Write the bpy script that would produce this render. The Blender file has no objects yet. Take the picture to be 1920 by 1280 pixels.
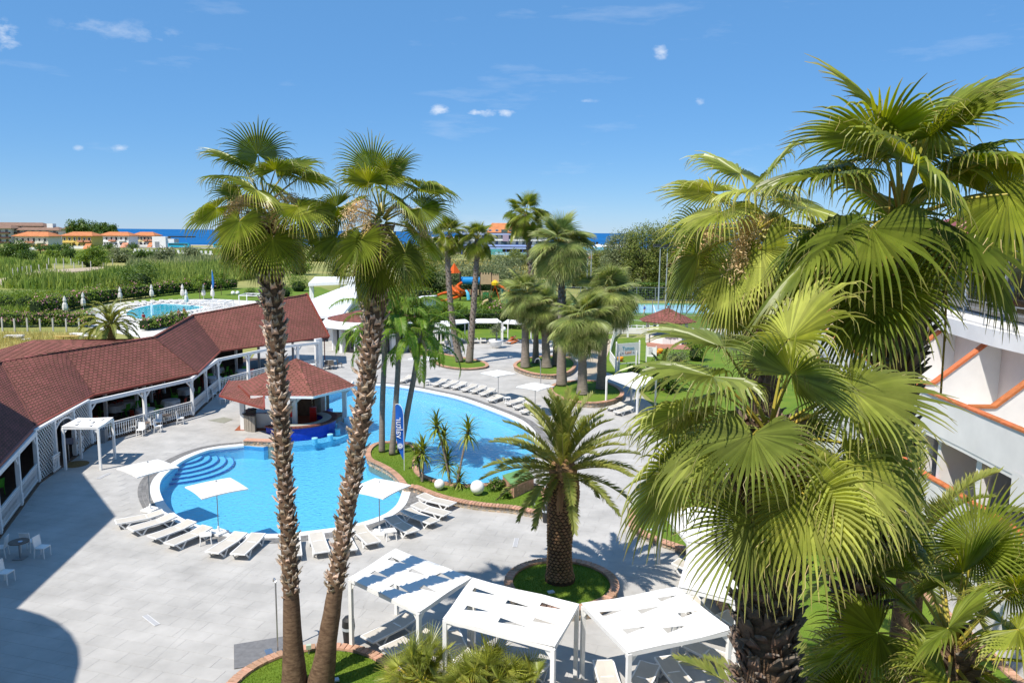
import bpy, bmesh, math, random
import numpy as np
from mathutils import Vector, Matrix
from mathutils.geometry import tessellate_polygon

R = math.radians
S = bpy.context.scene
COL = S.collection
random.seed(7)

# ------------------------------------------------------------------ camera
FPX, CAM_H, PITCH, ROLL = 1440.0, 13.5, R(8.09), R(0.54)
cam_data = bpy.data.cameras.new('camera')
cam_data.sensor_width = 36.0
cam_data.lens = FPX / 1920 * 36
cam_data.clip_start = 0.1
cam_data.clip_end = 60000
cam = bpy.data.objects.new('camera', cam_data)
COL.objects.link(cam)
CAM_M = Matrix.Rotation(math.pi / 2 - PITCH, 3, 'X') @ Matrix.Rotation(ROLL, 3, 'Z')
cam.matrix_world = Matrix.Translation((0, 0, CAM_H)) @ CAM_M.to_4x4()
S.camera = cam

# ------------------------------------------------------------------ sky, sun, exposure
SUN_EL, SUN_AZ = R(57), R(222)          # azimuth clockwise from +Y
world = bpy.data.worlds.new('World')
S.world = world
world.use_nodes = True
wn = world.node_tree
wn.nodes.clear()
sky = wn.nodes.new('ShaderNodeTexSky')
sky.sky_type = 'NISHITA'
sky.sun_disc = False
sky.sun_elevation = SUN_EL
sky.sun_rotation = SUN_AZ
sky.altitude = 0
sky.air_density = 0.8
sky.dust_density = 0.0
sky.ozone_density = 6.0
bg = wn.nodes.new('ShaderNodeBackground')
bg.inputs['Strength'].default_value = 0.093
wout = wn.nodes.new('ShaderNodeOutputWorld')
# thin cirrus and a few small fair-weather puffs, by direction
tc = wn.nodes.new('ShaderNodeTexCoord')


def wmath(op, a, b=None, clamp=False):
    n = wn.nodes.new('ShaderNodeMath')
    n.operation = op
    n.use_clamp = clamp
    for i, v in enumerate((a, b)):
        if v is None:
            continue
        if isinstance(v, (int, float)):
            n.inputs[i].default_value = v
        else:
            wn.links.new(v, n.inputs[i])
    return n.outputs[0]


mp = wn.nodes.new('ShaderNodeMapping')
mp.inputs['Scale'].default_value = (3.0, 3.0, 16.0)
wn.links.new(tc.outputs['Generated'], mp.inputs['Vector'])
n1 = wn.nodes.new('ShaderNodeTexNoise')
n1.inputs['Scale'].default_value = 1.6
n1.inputs['Detail'].default_value = 7
n1.inputs['Roughness'].default_value = 0.6
wn.links.new(mp.outputs[0], n1.inputs['Vector'])
cirrus = wmath('MULTIPLY', wmath('SUBTRACT', n1.outputs['Fac'], 0.6, True), 1.1, True)
mp2 = wn.nodes.new('ShaderNodeMapping')
mp2.inputs['Scale'].default_value = (1.0, 1.0, 2.0)
wn.links.new(tc.outputs['Generated'], mp2.inputs['Vector'])
n2 = wn.nodes.new('ShaderNodeTexNoise')
n2.inputs['Scale'].default_value = 34
n2.inputs['Detail'].default_value = 6
n2.inputs['Roughness'].default_value = 0.62
wn.links.new(mp2.outputs[0], n2.inputs['Vector'])
total = cirrus


def pray(px, py):
    return (CAM_M @ Vector(((px - 960) / FPX, -(py - 640) / FPX, -1))).normalized()


for (px, py, sx, sy, amp) in ((895, 211, .036, .0075, 1.25), (822, 206, .02, .009, 1.1), (1240, 97, .013, .012, .9), (5, 66, .02, .022, 1.0), (235, 60, .09, .016, .36), (950, 212, .018, .007, 1.0),
                              (225, 278, .022, .007, .7), (145, 278, .01, .005, .6), (1310, 190, .01, .008, .7), (1100, 190, .02, .004, .5)):
    c = pray(px, py)
    sub = wn.nodes.new('ShaderNodeVectorMath')
    sub.operation = 'SUBTRACT'
    wn.links.new(tc.outputs['Generated'], sub.inputs[0])
    sub.inputs[1].default_value = c
    mpc = wn.nodes.new('ShaderNodeMapping')
    mpc.inputs['Scale'].default_value = (1 / sx, 1 / sx, 1 / sy)
    wn.links.new(sub.outputs[0], mpc.inputs['Vector'])
    ln = wn.nodes.new('ShaderNodeVectorMath')
    ln.operation = 'LENGTH'
    wn.links.new(mpc.outputs[0], ln.inputs[0])
    blob = wmath('SUBTRACT', 1.0, ln.outputs['Value'], True)
    nn = wmath('MULTIPLY', wmath('SUBTRACT', wmath('ADD', n2.outputs['Fac'], wmath('MULTIPLY', blob, 0.32)), 0.62, True), 4.2 * amp)
    puff = wmath('MULTIPLY', wmath('MULTIPLY', nn, wmath('MULTIPLY', blob, 2.0, True)), 1.0, True)
    total = wmath('MAXIMUM', total, wmath('MULTIPLY', puff, 0.6))
mixc = wn.nodes.new('ShaderNodeMix')
mixc.data_type = 'RGBA'
wn.links.new(total, mixc.inputs['Factor'])
hsv = wn.nodes.new('ShaderNodeHueSaturation')
hsv.inputs['Saturation'].default_value = 1.2
wn.links.new(sky.outputs[0], hsv.inputs['Color'])
veil = wn.nodes.new('ShaderNodeMix')                  # a thin even blue veil over the whole dome
veil.data_type = 'RGBA'
veil.inputs['Factor'].default_value = .52
veil.inputs['B'].default_value = (1.65, 4.0, 7.8, 1)
wn.links.new(hsv.outputs[0], veil.inputs['A'])
wn.links.new(veil.outputs['Result'], mixc.inputs['A'])
mixc.inputs['B'].default_value = (8.2, 8.6, 9.2, 1)
wn.links.new(mixc.outputs['Result'], bg.inputs['Color'])
wn.links.new(bg.outputs[0], wout.inputs['Surface'])

sun_data = bpy.data.lights.new('sun', 'SUN')
sun_data.energy = 4.9
sun_data.angle = R(0.5)
sun_data.color = (1.0, 0.935, 0.84)
sun = bpy.data.objects.new('sun', sun_data)
COL.objects.link(sun)
SUN_DIR = Vector((math.sin(SUN_AZ) * math.cos(SUN_EL), math.cos(SUN_AZ) * math.cos(SUN_EL), math.sin(SUN_EL)))
sun.rotation_euler = SUN_DIR.to_track_quat('Z', 'Y').to_euler()

S.view_settings.view_transform = 'Standard'
S.view_settings.look = 'None'
S.view_settings.gamma = 1
S.view_settings.use_curve_mapping = False
S.view_settings.exposure = 0.35
S.cycles.max_bounces = 6
S.cycles.transparent_max_bounces = 12
S.cycles.use_denoising = True


# ------------------------------------------------------------------ survey helpers: photograph points onto level planes
def P(px, py, z=0.0):
    d = CAM_M @ Vector(((px - 960) / FPX, -(py - 640) / FPX, -1))
    t = (z - CAM_H) / d.z
    return Vector((d.x * t, d.y * t, z))


def D(px, py, Y):
    d = CAM_M @ Vector(((px - 960) / FPX, -(py - 640) / FPX, -1))
    t = Y / d.y
    return Vector((d.x * t, Y, CAM_H + d.z * t))


def xy(v):
    return (v[0], v[1])


# ------------------------------------------------------------------ materials
MATS = {}


def mat(name, c, rough=0.6, var=0.12, scale=4.0, c2=None, bump=0.0, bscale=30.0, spec=0.3, metal=0.0, objvar=0.0, trans=0.0,
        attr=None, cattr=None, coord='Position', stretch=None, detail=4.0, segvar=0.0):
    """Principled material whose base colour wanders by noise; optional per-object, per-face and tip variation."""
    if name in MATS:
        return MATS[name]
    m = bpy.data.materials.new(name)
    m.use_nodes = True
    nt = m.node_tree
    N, L = nt.nodes, nt.links
    b = N['Principled BSDF']
    b.inputs['Roughness'].default_value = rough
    b.inputs['Metallic'].default_value = metal
    b.inputs['Specular IOR Level'].default_value = spec
    if coord == 'Position':
        g = N.new('ShaderNodeNewGeometry')
        vec = g.outputs['Position']
    else:
        g = N.new('ShaderNodeTexCoord')
        vec = g.outputs['Object']
    if stretch:
        mp_ = N.new('ShaderNodeMapping')
        mp_.inputs['Scale'].default_value = stretch
        L.new(vec, mp_.inputs['Vector'])
        vec = mp_.outputs[0]
    no = N.new('ShaderNodeTexNoise')
    no.inputs['Scale'].default_value = scale
    no.inputs['Detail'].default_value = detail
    no.inputs['Roughness'].default_value = 0.6
    L.new(vec, no.inputs['Vector'])
    ramp = N.new('ShaderNodeValToRGB')
    lo = tuple(max(0, x * (1 - var)) for x in c)
    hi = c2 if c2 else tuple(min(1, x * (1 + var)) for x in c)
    if c2:
        lo = c
    ramp.color_ramp.elements[0].position = 0.32
    ramp.color_ramp.elements[1].position = 0.68
    ramp.color_ramp.elements[0].color = (*lo, 1)
    ramp.color_ramp.elements[1].color = (*hi, 1)
    L.new(no.outputs['Fac'], ramp.inputs['Fac'])
    col = ramp.outputs['Color']
    if cattr:                                           # vertex/face attribute picks another colour (dry tips, weathered ends)
        at = N.new('ShaderNodeAttribute')
        at.attribute_name = cattr[0]
        mx = N.new('ShaderNodeMix')
        mx.data_type = 'RGBA'
        L.new(at.outputs['Fac'], mx.inputs['Factor'])
        L.new(col, mx.inputs['A'])
        mx.inputs['B'].default_value = (*cattr[1], 1)
        col = mx.outputs['Result']
    if objvar or attr:
        hs = N.new('ShaderNodeHueSaturation')
        if objvar:
            src = N.new('ShaderNodeObjectInfo').outputs['Random']
        else:
            a_ = N.new('ShaderNodeAttribute')
            a_.attribute_name = 'rnd'
            src = a_.outputs['Fac']
        amt = objvar or attr
        mr = N.new('ShaderNodeMapRange')
        mr.inputs['To Min'].default_value = 1 - amt
        mr.inputs['To Max'].default_value = 1 + amt
        L.new(src, mr.inputs['Value'])
        L.new(mr.outputs[0], hs.inputs['Value'])
        mh = N.new('ShaderNodeMapRange')
        mh.inputs['To Min'].default_value = 0.5 + amt * 0.04
        mh.inputs['To Max'].default_value = 0.5 - amt * 0.04
        L.new(src, mh.inputs['Value'])
        L.new(mh.outputs[0], hs.inputs['Hue'])
        L.new(col, hs.inputs['Color'])
        col = hs.outputs['Color']
    if segvar:                                          # each leaf segment its own shade
        a2 = N.new('ShaderNodeAttribute')
        a2.attribute_name = 'seg'
        m2 = N.new('ShaderNodeMapRange')
        m2.inputs['To Min'].default_value = 1 - segvar
        m2.inputs['To Max'].default_value = 1 + segvar
        L.new(a2.outputs['Fac'], m2.inputs['Value'])
        h2 = N.new('ShaderNodeHueSaturation')
        L.new(m2.outputs[0], h2.inputs['Value'])
        L.new(col, h2.inputs['Color'])
        col = h2.outputs['Color']
    L.new(col, b.inputs['Base Color'])
    if bump:
        nb = N.new('ShaderNodeTexNoise')
        nb.inputs['Scale'].default_value = bscale
        nb.inputs['Detail'].default_value = 5
        L.new(vec, nb.inputs['Vector'])
        bp = N.new('ShaderNodeBump')
        bp.inputs['Strength'].default_value = bump
        bp.inputs['Distance'].default_value = 0.03
        L.new(nb.outputs['Fac'], bp.inputs['Height'])
        L.new(bp.outputs[0], b.inputs['Normal'])
    if trans:
        t = N.new('ShaderNodeBsdfTranslucent')
        hs2 = N.new('ShaderNodeHueSaturation')
        hs2.inputs['Hue'].default_value = 0.475
        hs2.inputs['Saturation'].default_value = 1.15
        hs2.inputs['Value'].default_value = 1.7
        L.new(col, hs2.inputs['Color'])
        L.new(hs2.outputs[0], t.inputs['Color'])
        ms = N.new('ShaderNodeMixShader')
        ms.inputs[0].default_value = trans
        L.new(b.outputs[0], ms.inputs[1])
        L.new(t.outputs[0], ms.inputs[2])
        L.new(ms.outputs[0], N['Material Output'].inputs['Surface'])
    MATS[name] = m
    return m


WHITE = mat('white_paint', (.78, .78, .77), .45, .05, 2.0)
WHITE_D = mat('white_canvas', (.80, .79, .77), .8, .04, 1.5)
RENDER_W = mat('white_render', (.74, .73, .71), .85, .06, .8, bump=.08, bscale=60)
STEEL = mat('steel', (.55, .55, .56), .3, .05, 5, metal=.9)
GREYM = mat('grey_metal', (.34, .35, .36), .4, .08, 5, metal=.5)
DARKP = mat('dark_plastic', (.03, .032, .035), .5, .2, 5)
SLING = mat('sling_fabric', (.50, .47, .42), .85, .05, 3, objvar=.06)
TERRA = mat('terracotta', (.50, .155, .055), .7, .2, 5, objvar=.12)
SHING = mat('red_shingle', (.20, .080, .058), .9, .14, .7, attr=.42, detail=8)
SHING_B = mat('roof_felt', (.13, .05, .038), .9, .25, 3)
FASC = mat('red_brown_trim', (.25, .06, .04), .5, .1, 4)
BRICK = mat('coping_brick', (.46, .27, .18), .85, .15, 9, objvar=.2, bump=.15, bscale=50)
STONE = mat('rubble_stone', (.36, .28, .19), .9, .3, 7, attr=.4, bump=.25, bscale=20)
MORTAR = mat('mortar', (.30, .27, .23), .95, .15, 10)
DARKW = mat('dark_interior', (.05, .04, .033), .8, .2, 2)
GLASSD = mat('dark_glass', (.02, .024, .028), .08, .1, 2, spec=.8)
CLOTH = mat('tablecloth', (.74, .73, .72), .85, .04, 3)
PINE = mat('bark', (.10, .075, .055), .95, .3, 6, bump=.4, bscale=12)


# ------------------------------------------------------------------ mesh builder
class MB:
    def __init__(s):
        s.v, s.f, s.mi, s.tip = [], [], [], {}

    def add(s, vs, fs, mi=0):
        o = len(s.v)
        s.v.extend([tuple(v) for v in vs])
        for f in fs:
            s.f.append(tuple(i + o for i in f))
            s.mi.append(mi)
        return o

    def box(s, c, d, rz=0.0, mi=0, M=None):
        hx, hy, hz = d[0] / 2, d[1] / 2, d[2] / 2
        vs = []
        cs, sn = math.cos(rz), math.sin(rz)
        for x, y, z in ((-hx, -hy, -hz), (hx, -hy, -hz), (hx, hy, -hz), (-hx, hy, -hz), (-hx, -hy, hz), (hx, -hy, hz), (hx, hy, hz), (-hx, hy, hz)):
            if M is not None:
                q = M @ Vector((x, y, z))
                vs.append((c[0] + q.x, c[1] + q.y, c[2] + q.z))
            else:
                vs.append((c[0] + x * cs - y * sn, c[1] + x * sn + y * cs, c[2] + z))
        s.add(vs, ((0, 3, 2, 1), (4, 5, 6, 7), (0, 1, 5, 4), (1, 2, 6, 5), (2, 3, 7, 6), (3, 0, 4, 7)), mi)

    def beam(s, a, b, w, h, mi=0, up=(0, 0, 1)):
        """a box from a to b, w across, h tall"""
        a, b = Vector(a), Vector(b)
        d = (b - a)
        L_ = d.length
        if L_ < 1e-6:
            return
        d.normalize()
        u = Vector(up)
        sd = d.cross(u)
        if sd.length < 1e-4:
            sd = d.cross(Vector((1, 0, 0)))
        sd.normalize()
        u = sd.cross(d)
        M = Matrix((d, sd, u)).transposed()
        s.box((a + b) / 2, (L_, w, h), mi=mi, M=M)

    def tube(s, pts, rad, n=8, mi=0, cap=True, wob=0.0):
        pts = [Vector(p) for p in pts]
        if not isinstance(rad, (list, tuple)):
            rad = [rad] * len(pts)
        rings = []
        ref = Vector((1, 0, 0))
        for i, p in enumerate(pts):
            d = (pts[min(i + 1, len(pts) - 1)] - pts[max(i - 1, 0)]).normalized()
            if abs(d.dot(ref)) > .95:
                ref = Vector((0, 1, 0))
            a = (ref - d * ref.dot(d)).normalized()
            b = d.cross(a)
            rings.append([p + (a * math.cos(2 * math.pi * k / n) + b * math.sin(2 * math.pi * k / n)) * rad[i] * (1 + random.uniform(-wob, wob)) for k in range(n)])
        vs = [v for r_ in rings for v in r_]
        fs = []
        for i in range(len(pts) - 1):
            for k in range(n):
                k2 = (k + 1) % n
                fs.append((i * n + k, i * n + k2, (i + 1) * n + k2, (i + 1) * n + k))
        if cap:
            fs.append(tuple(range(n - 1, -1, -1)))
            fs.append(tuple((len(pts) - 1) * n + k for k in range(n)))
        s.add(vs, fs, mi)

    def lathe(s, prof, n=16, c=(0, 0, 0), mi=0):
        vs = []
        for r_, z in prof:
            for k in range(n):
                a = 2 * math.pi * k / n
                vs.append((c[0] + r_ * math.cos(a), c[1] + r_ * math.sin(a), c[2] + z))
        fs = []
        for i in range(len(prof) - 1):
            for k in range(n):
                k2 = (k + 1) % n
                fs.append((i * n + k, i * n + k2, (i + 1) * n + k2, (i + 1) * n + k))
        if prof[0][0] > 1e-4:
            fs.append(tuple(range(n - 1, -1, -1)))
        if prof[-1][0] > 1e-4:
            fs.append(tuple((len(prof) - 1) * n + k for k in range(n)))
        s.add(vs, fs, mi)

    def prism(s, poly, z0, z1, mi=0, holes=()):
        loops = [list(poly)] + [list(h) for h in holes]
        flat = [p for l in loops for p in l]
        tri = tessellate_polygon([[Vector((p[0], p[1], 0)) for p in l] for l in loops])
        n = len(flat)
        vs = [(p[0], p[1], z0) for p in flat] + [(p[0], p[1], z1) for p in flat]
        fs = []
        for t in tri:
            a, b, c = (Vector(flat[i]).to_3d() for i in t)
            if (b - a).cross(c - a).z < 0:
                t = t[::-1]
            fs.append(tuple(i + n for i in t))
            fs.append(tuple(t[::-1]))
        o = 0
        for li, l in enumerate(loops):
            ar = sum(l[i][0] * l[(i + 1) % len(l)][1] - l[(i + 1) % len(l)][0] * l[i][1] for i in range(len(l)))
            flip = (ar < 0) != (li > 0)
            for i in range(len(l)):
                j = (i + 1) % len(l)
                q = (o + i, o + j, o + j + n, o + i + n)
                fs.append(q[::-1] if flip else q)
            o += len(l)
        s.add(vs, fs, mi)

    def sheet(s, poly, z, mi=0, holes=()):
        loops = [list(poly)] + [list(h) for h in holes]
        flat = [p for l in loops for p in l]
        tri = tessellate_polygon([[Vector((p[0], p[1], 0)) for p in l] for l in loops])
        fs = []
        for t in tri:
            a, b, c = (Vector(flat[i]).to_3d() for i in t)
            fs.append(tuple(t) if (b - a).cross(c - a).z > 0 else tuple(t[::-1]))
        s.add([(p[0], p[1], z) for p in flat], fs, mi)

    def mesh(s, name, mats, smooth=False, rnd=False, tips=None, seg=None):
        me = bpy.data.meshes.new(name)
        me.from_pydata(s.v, [], s.f)
        for m in (mats if isinstance(mats, (list, tuple)) else [mats]):
            me.materials.append(m)
        if any(s.mi):
            me.polygons.foreach_set('material_index', s.mi)
        if smooth:
            me.polygons.foreach_set('use_smooth', [True] * len(s.f))
        if rnd:
            a = me.attributes.new('rnd', 'FLOAT', 'FACE')
            a.data.foreach_set('value', np.random.rand(len(s.f)).astype(np.float32) if rnd is True else rnd)
        if tips is not None:
            a = me.attributes.new('tip', 'FLOAT', 'POINT')
            a.data.foreach_set('value', np.asarray(tips, np.float32))
        if seg is not None:
            a = me.attributes.new('seg', 'FLOAT', 'POINT')
            a.data.foreach_set('value', np.asarray(seg, np.float32))
        me.update()
        return me

    def build(s, name, mats, parent=None, **k):
        return link(name, s.mesh(name, mats, **k), parent)


def link(name, me, parent=None, loc=None, rot=None, sc=None):
    o = bpy.data.objects.new(name, me)
    COL.objects.link(o)
    if parent is not None:
        o.parent = parent
    if loc is not None:
        o.location = loc
    if rot is not None:
        o.rotation_euler = rot
    if sc is not None:
        o.scale = (sc, sc, sc) if isinstance(sc, (int, float)) else sc
    return o


def tag(o, label=None, cat=None, group=None, kind=None):
    if label:
        o['label'] = label
    if cat:
        o['category'] = cat
    if group:
        o['group'] = group
    if kind:
        o['kind'] = kind
    return o


def thing(name, label, cat, loc=(0, 0, 0), rz=0.0, group=None):
    o = link(name, None, None, loc, (0, 0, rz))
    o.empty_display_size = .2
    return tag(o, label, cat, group)


def struct(name, mb, mats, **k):
    return tag(mb.build(name, mats, **k), kind='structure')


def stuff(o):
    o['kind'] = 'stuff'
    return o


def copy_tree(o, loc=None, rz=None, label=None, group=None, parent=None):
    c = o.copy()
    COL.objects.link(c)
    if parent is not None:
        c.parent = parent
    for ch in o.children:
        copy_tree(ch, parent=c)
    if loc is not None:
        c.location = loc
    if rz is not None:
        c.rotation_euler = (0, 0, rz)
    if label:
        c['label'] = label
    if group:
        c['group'] = group
    return c


class Maker:
    """builds a kind once, then copies it"""

    def __init__(s, fn):
        s.fn, s.o = fn, None

    def __call__(s, loc, rz, label, group=None):
        if s.o is None:
            s.o = s.fn()
            s.o.location = loc
            s.o.rotation_euler = (0, 0, rz)
            s.o['label'] = label
            if group:
                s.o['group'] = group
            return s.o
        return copy_tree(s.o, loc, rz, label, group)


ORD = ['first', 'second', 'third', 'fourth', 'fifth', 'sixth', 'seventh', 'eighth', 'ninth', 'tenth', 'eleventh', 'twelfth', 'thirteenth', 'fourteenth', 'fifteenth', 'sixteenth']


def inside(p, poly):
    x, y = p[0], p[1]
    c = False
    j = len(poly) - 1
    for i in range(len(poly)):
        xi, yi = poly[i][0], poly[i][1]
        xj, yj = poly[j][0], poly[j][1]
        if (yi > y) != (yj > y) and x < (xj - xi) * (y - yi) / (yj - yi) + xi:
            c = not c
        j = i
    return c


def smooth_loop(pts, k=5):
    """closed Catmull-Rom through the points"""
    out = []
    n = len(pts)
    for i in range(n):
        p0, p1, p2, p3 = (Vector(xy(pts[(i + d) % n])) for d in (-1, 0, 1, 2))
        for t in range(k):
            t /= k
            out.append(0.5 * (2 * p1 + (p2 - p0) * t + (2 * p0 - 5 * p1 + 4 * p2 - p3) * t * t + (3 * p1 - p0 - 3 * p2 + p3) * t ** 3))
    return [(p.x, p.y) for p in out]


def smooth_path(pts, k=6):
    P_ = [Vector(p) for p in pts]
    out = []
    n = len(P_)
    for i in range(n - 1):
        p0, p1, p2, p3 = P_[max(i - 1, 0)], P_[i], P_[i + 1], P_[min(i + 2, n - 1)]
        for t in range(k):
            t /= k
            out.append(0.5 * (2 * p1 + (p2 - p0) * t + (2 * p0 - 5 * p1 + 4 * p2 - p3) * t * t + (3 * p1 - p0 - 3 * p2 + p3) * t ** 3))
    out.append(P_[-1])
    return out


def offset(poly, d):
    """move a closed loop outwards by d"""
    n = len(poly)
    ar = sum(poly[i][0] * poly[(i + 1) % n][1] - poly[(i + 1) % n][0] * poly[i][1] for i in range(n))
    sg = 1 if ar > 0 else -1
    out = []
    for i in range(n):
        a, b, c = Vector(poly[i - 1]), Vector(poly[i]), Vector(poly[(i + 1) % n])
        d1, d2 = (b - a).normalized(), (c - b).normalized()
        nn = Vector((d1.y + d2.y, -(d1.x + d2.x)))
        if nn.length < 1e-6:
            nn = Vector((d1.y, -d1.x))
        nn.normalize()
        out.append((b.x + nn.x * d * sg, b.y + nn.y * d * sg))
    return out


def circle(c, r, n=40):
    return [(c[0] + r * math.cos(2 * math.pi * k / n), c[1] + r * math.sin(2 * math.pi * k / n)) for k in range(n)]


def walk(path, step, closed=False):
    """points with headings at even steps along a path"""
    pts = [Vector(xy(p)) for p in path]
    if closed:
        pts.append(pts[0])
    L_ = sum((pts[i + 1] - pts[i]).length for i in range(len(pts) - 1))
    n = max(1, round(L_ / step))
    st = L_ / n
    out, acc, need = [], 0.0, st / 2
    for i in range(len(pts) - 1):
        a, b = pts[i], pts[i + 1]
        l = (b - a).length
        while acc + l >= need - 1e-9 and len(out) < n:
            p = a + (b - a) * ((need - acc) / max(l, 1e-9))
            out.append((p.x, p.y, math.atan2(b.y - a.y, b.x - a.x)))
            need += st
        acc += l
    return out, st


# ------------------------------------------------------------------ plant generators
def leafmat(name, c, c2, trans=.28, var=.3, scale=1.5, tip=None, objvar=.18, attr=None, rough=.5, segvar=0.0):
    return mat(name, c, rough, var, scale, c2=c2, trans=trans, objvar=0 if attr else objvar, attr=attr, cattr=('tip', tip) if tip else None, spec=.35, segvar=segvar)


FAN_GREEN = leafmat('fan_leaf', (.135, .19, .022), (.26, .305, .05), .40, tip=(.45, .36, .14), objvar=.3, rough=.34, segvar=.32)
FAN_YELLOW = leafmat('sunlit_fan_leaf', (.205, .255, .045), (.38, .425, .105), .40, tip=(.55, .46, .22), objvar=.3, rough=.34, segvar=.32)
FAN_GREY = leafmat('grey_fan_leaf', (.19, .25, .065), (.33, .38, .13), .34, tip=(.45, .38, .2), objvar=.25, rough=.45, segvar=.3)
FAN_DEAD = leafmat('dead_leaf', (.22, .12, .055), (.34, .21, .1), .2, tip=(.4, .28, .15), objvar=.2)
PETIOLE = mat('leaf_stalk', (.28, .29, .04), .45, .2, 3, c2=(.42, .30, .05), objvar=.2, coord='Object')
PHOENIX = leafmat('feather_leaf', (.12, .165, .03), (.26, .285, .065), .32, tip=(.33, .28, .08), objvar=.2)
SYAG = leafmat('bright_feather_leaf', (.085, .18, .014), (.17, .28, .028), .36, tip=(.2, .24, .05), objvar=.2)
RACHIS = mat('leaf_rib', (.27, .25, .07), .5, .15, 3, objvar=.15)
FLOWER = mat('dry_flower', (.62, .48, .26), .9, .2, 8, objvar=.15, trans=.2)
BOOT = mat('leaf_base_husk', (.37, .22, .115), .85, .3, 7, c2=(.68, .52, .36), objvar=.45, cattr=('tip', (.36, .335, .30)), coord='Object', bump=.3, bscale=30)
BOOT_D = mat('dark_leaf_base_husk', (.12, .065, .037), .9, .3, 7, c2=(.27, .17, .10), objvar=.35, cattr=('tip', (.17, .15, .125)), coord='Object', bump=.3, bscale=30)
TRUNK_B = mat('fibrous_trunk', (.085, .05, .03), .95, .3, 5, c2=(.2, .13, .08), bump=.6, bscale=14, stretch=(1, 1, 3))
TRUNK_G = mat('grey_trunk', (.17, .14, .115), .9, .2, 4, c2=(.27, .23, .195), bump=.45, bscale=7, stretch=(.6, .6, 6))
SCALE = mat('trunk_scale', (.185, .10, .045), .85, .3, 6, c2=(.33, .22, .11), objvar=.28, coord='Object', bump=.25, bscale=30)


def nrm(a):
    return a / np.maximum(np.linalg.norm(a, axis=-1, keepdims=True), 1e-9)


def np_mesh(name, V, Fq, mats, mi=None, tip=None, rnd=None, smooth=False):
    """fast mesh from arrays: V (n,3), Fq (m,k)"""
    me = bpy.data.meshes.new(name)
    n, m, k = len(V), len(Fq), Fq.shape[1]
    me.vertices.add(n)
    me.vertices.foreach_set('co', np.asarray(V, np.float32).ravel())
    me.loops.add(m * k)
    me.loops.foreach_set('vertex_index', np.asarray(Fq, np.int32).ravel())
    me.polygons.add(m)
    me.polygons.foreach_set('loop_start', np.arange(0, m * k, k, dtype=np.int32))
    me.polygons.foreach_set('loop_total', np.full(m, k, np.int32))
    for x in (mats if isinstance(mats, (list, tuple)) else [mats]):
        me.materials.append(x)
    if mi is not None:
        me.polygons.foreach_set('material_index', np.asarray(mi, np.int32))
    if smooth:
        me.polygons.foreach_set('use_smooth', np.ones(m, bool))
    if tip is not None:
        a = me.attributes.new('tip', 'FLOAT', 'POINT')
        a.data.foreach_set('value', np.asarray(tip, np.float32))
    if rnd is not None:
        a = me.attributes.new('rnd', 'FLOAT', 'FACE')
        a.data.foreach_set('value', np.asarray(rnd, np.float32))
    me.update(calc_edges=True)
    return me


def leaf_cloud(name, blobs, n, size, mats, seed=0, aspect=.55, shell=.5, flowers=0.0, up=.25, squash=1.0):
    """n small leaf faces spread through the crown given by blobs (centre, radii); several greens by face"""
    rg = np.random.default_rng(seed)
    vol = np.array([b[1][0] * b[1][1] * b[1][2] for b in blobs]) ** (2 / 3)
    idx = rg.choice(len(blobs), n, p=vol / vol.sum())
    C = np.array([b[0] for b in blobs], float)[idx]
    Rd = np.array([b[1] for b in blobs], float)[idx]
    d = nrm(rg.normal(size=(n, 3)))
    r = rg.random(n) ** shell
    # lumps: radius wanders with direction
    ph = rg.random((len(blobs), 3)) * 6.28
    lump = 1 + .24 * np.sin(d[:, 0] * 5 + ph[idx, 0]) * np.sin(d[:, 1] * 5 + ph[idx, 1]) + .18 * np.sin(d[:, 2] * 7 + ph[idx, 2])
    p = C + d * Rd * (r * lump)[:, None]
    nn = nrm(d + rg.normal(size=(n, 3)) * .75 + np.array([0, 0, up]))
    t = nrm(np.cross(nn, rg.normal(size=(n, 3))))
    b = np.cross(nn, t)
    s = size * (.6 + .8 * rg.random(n))[:, None]
    V = np.stack([p - t * s, p + b * s * aspect * .9, p + t * s, p - b * s * aspect], 1).reshape(-1, 3)
    F = np.arange(n * 4).reshape(n, 4)
    mi = None
    if flowers:
        mi = ((rg.random(n) < flowers) & (r > .6) & (d[:, 2] > -.4)).astype(int)
    return np_mesh(name, V, F, mats, mi=mi, rnd=rg.random(n))


def clump(p):
    x, y = p[:, 0], p[:, 1]
    return .72 + .2 * np.sin(x * .31 + 1.7 * np.sin(y * .23)) + .16 * np.sin(y * .47 + x * .13) + .14 * np.sin(x * .83 - y * .61)


def strip_field(name, poly_pts, h, w, mats, seed=0, lean=.25, segs=2, rnd=True, tip=False):
    """upright blades (reeds, grass) standing at the given points"""
    rg = np.random.default_rng(seed)
    p = np.asarray(poly_pts, float)
    n = len(p)
    a = rg.random(n) * 6.28
    side = np.stack([np.cos(a), np.sin(a), np.zeros(n)], 1)
    ld = rg.random(n) * 6.28
    ln = np.stack([np.cos(ld), np.sin(ld), np.zeros(n)], 1) * (lean * h * rg.random(n))[:, None]
    hh = h * (.55 + .6 * rg.random(n)) * (np.clip(clump(p), .25, 1.3) if h > 1 else 1)
    V = []
    for k in range(segs + 1):
        t = k / segs
        c = p + ln * t * t + np.array([0, 0, 1]) * (hh * t)[:, None]
        ww = w * (1 - .85 * t) * .5
        V += [c - side * ww, c + side * ww]
    V = np.stack(V, 1).reshape(-1, 3)
    m = 2 * (segs + 1)
    F = np.concatenate([np.array([[2 * k, 2 * k + 1, 2 * k + 3, 2 * k + 2]]) for k in range(segs)])
    F = (np.arange(n)[:, None, None] * m + F[None]).reshape(-1, 4)
    return np_mesh(name, V, F, mats, rnd=np.repeat(rg.random(n), segs))


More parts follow.
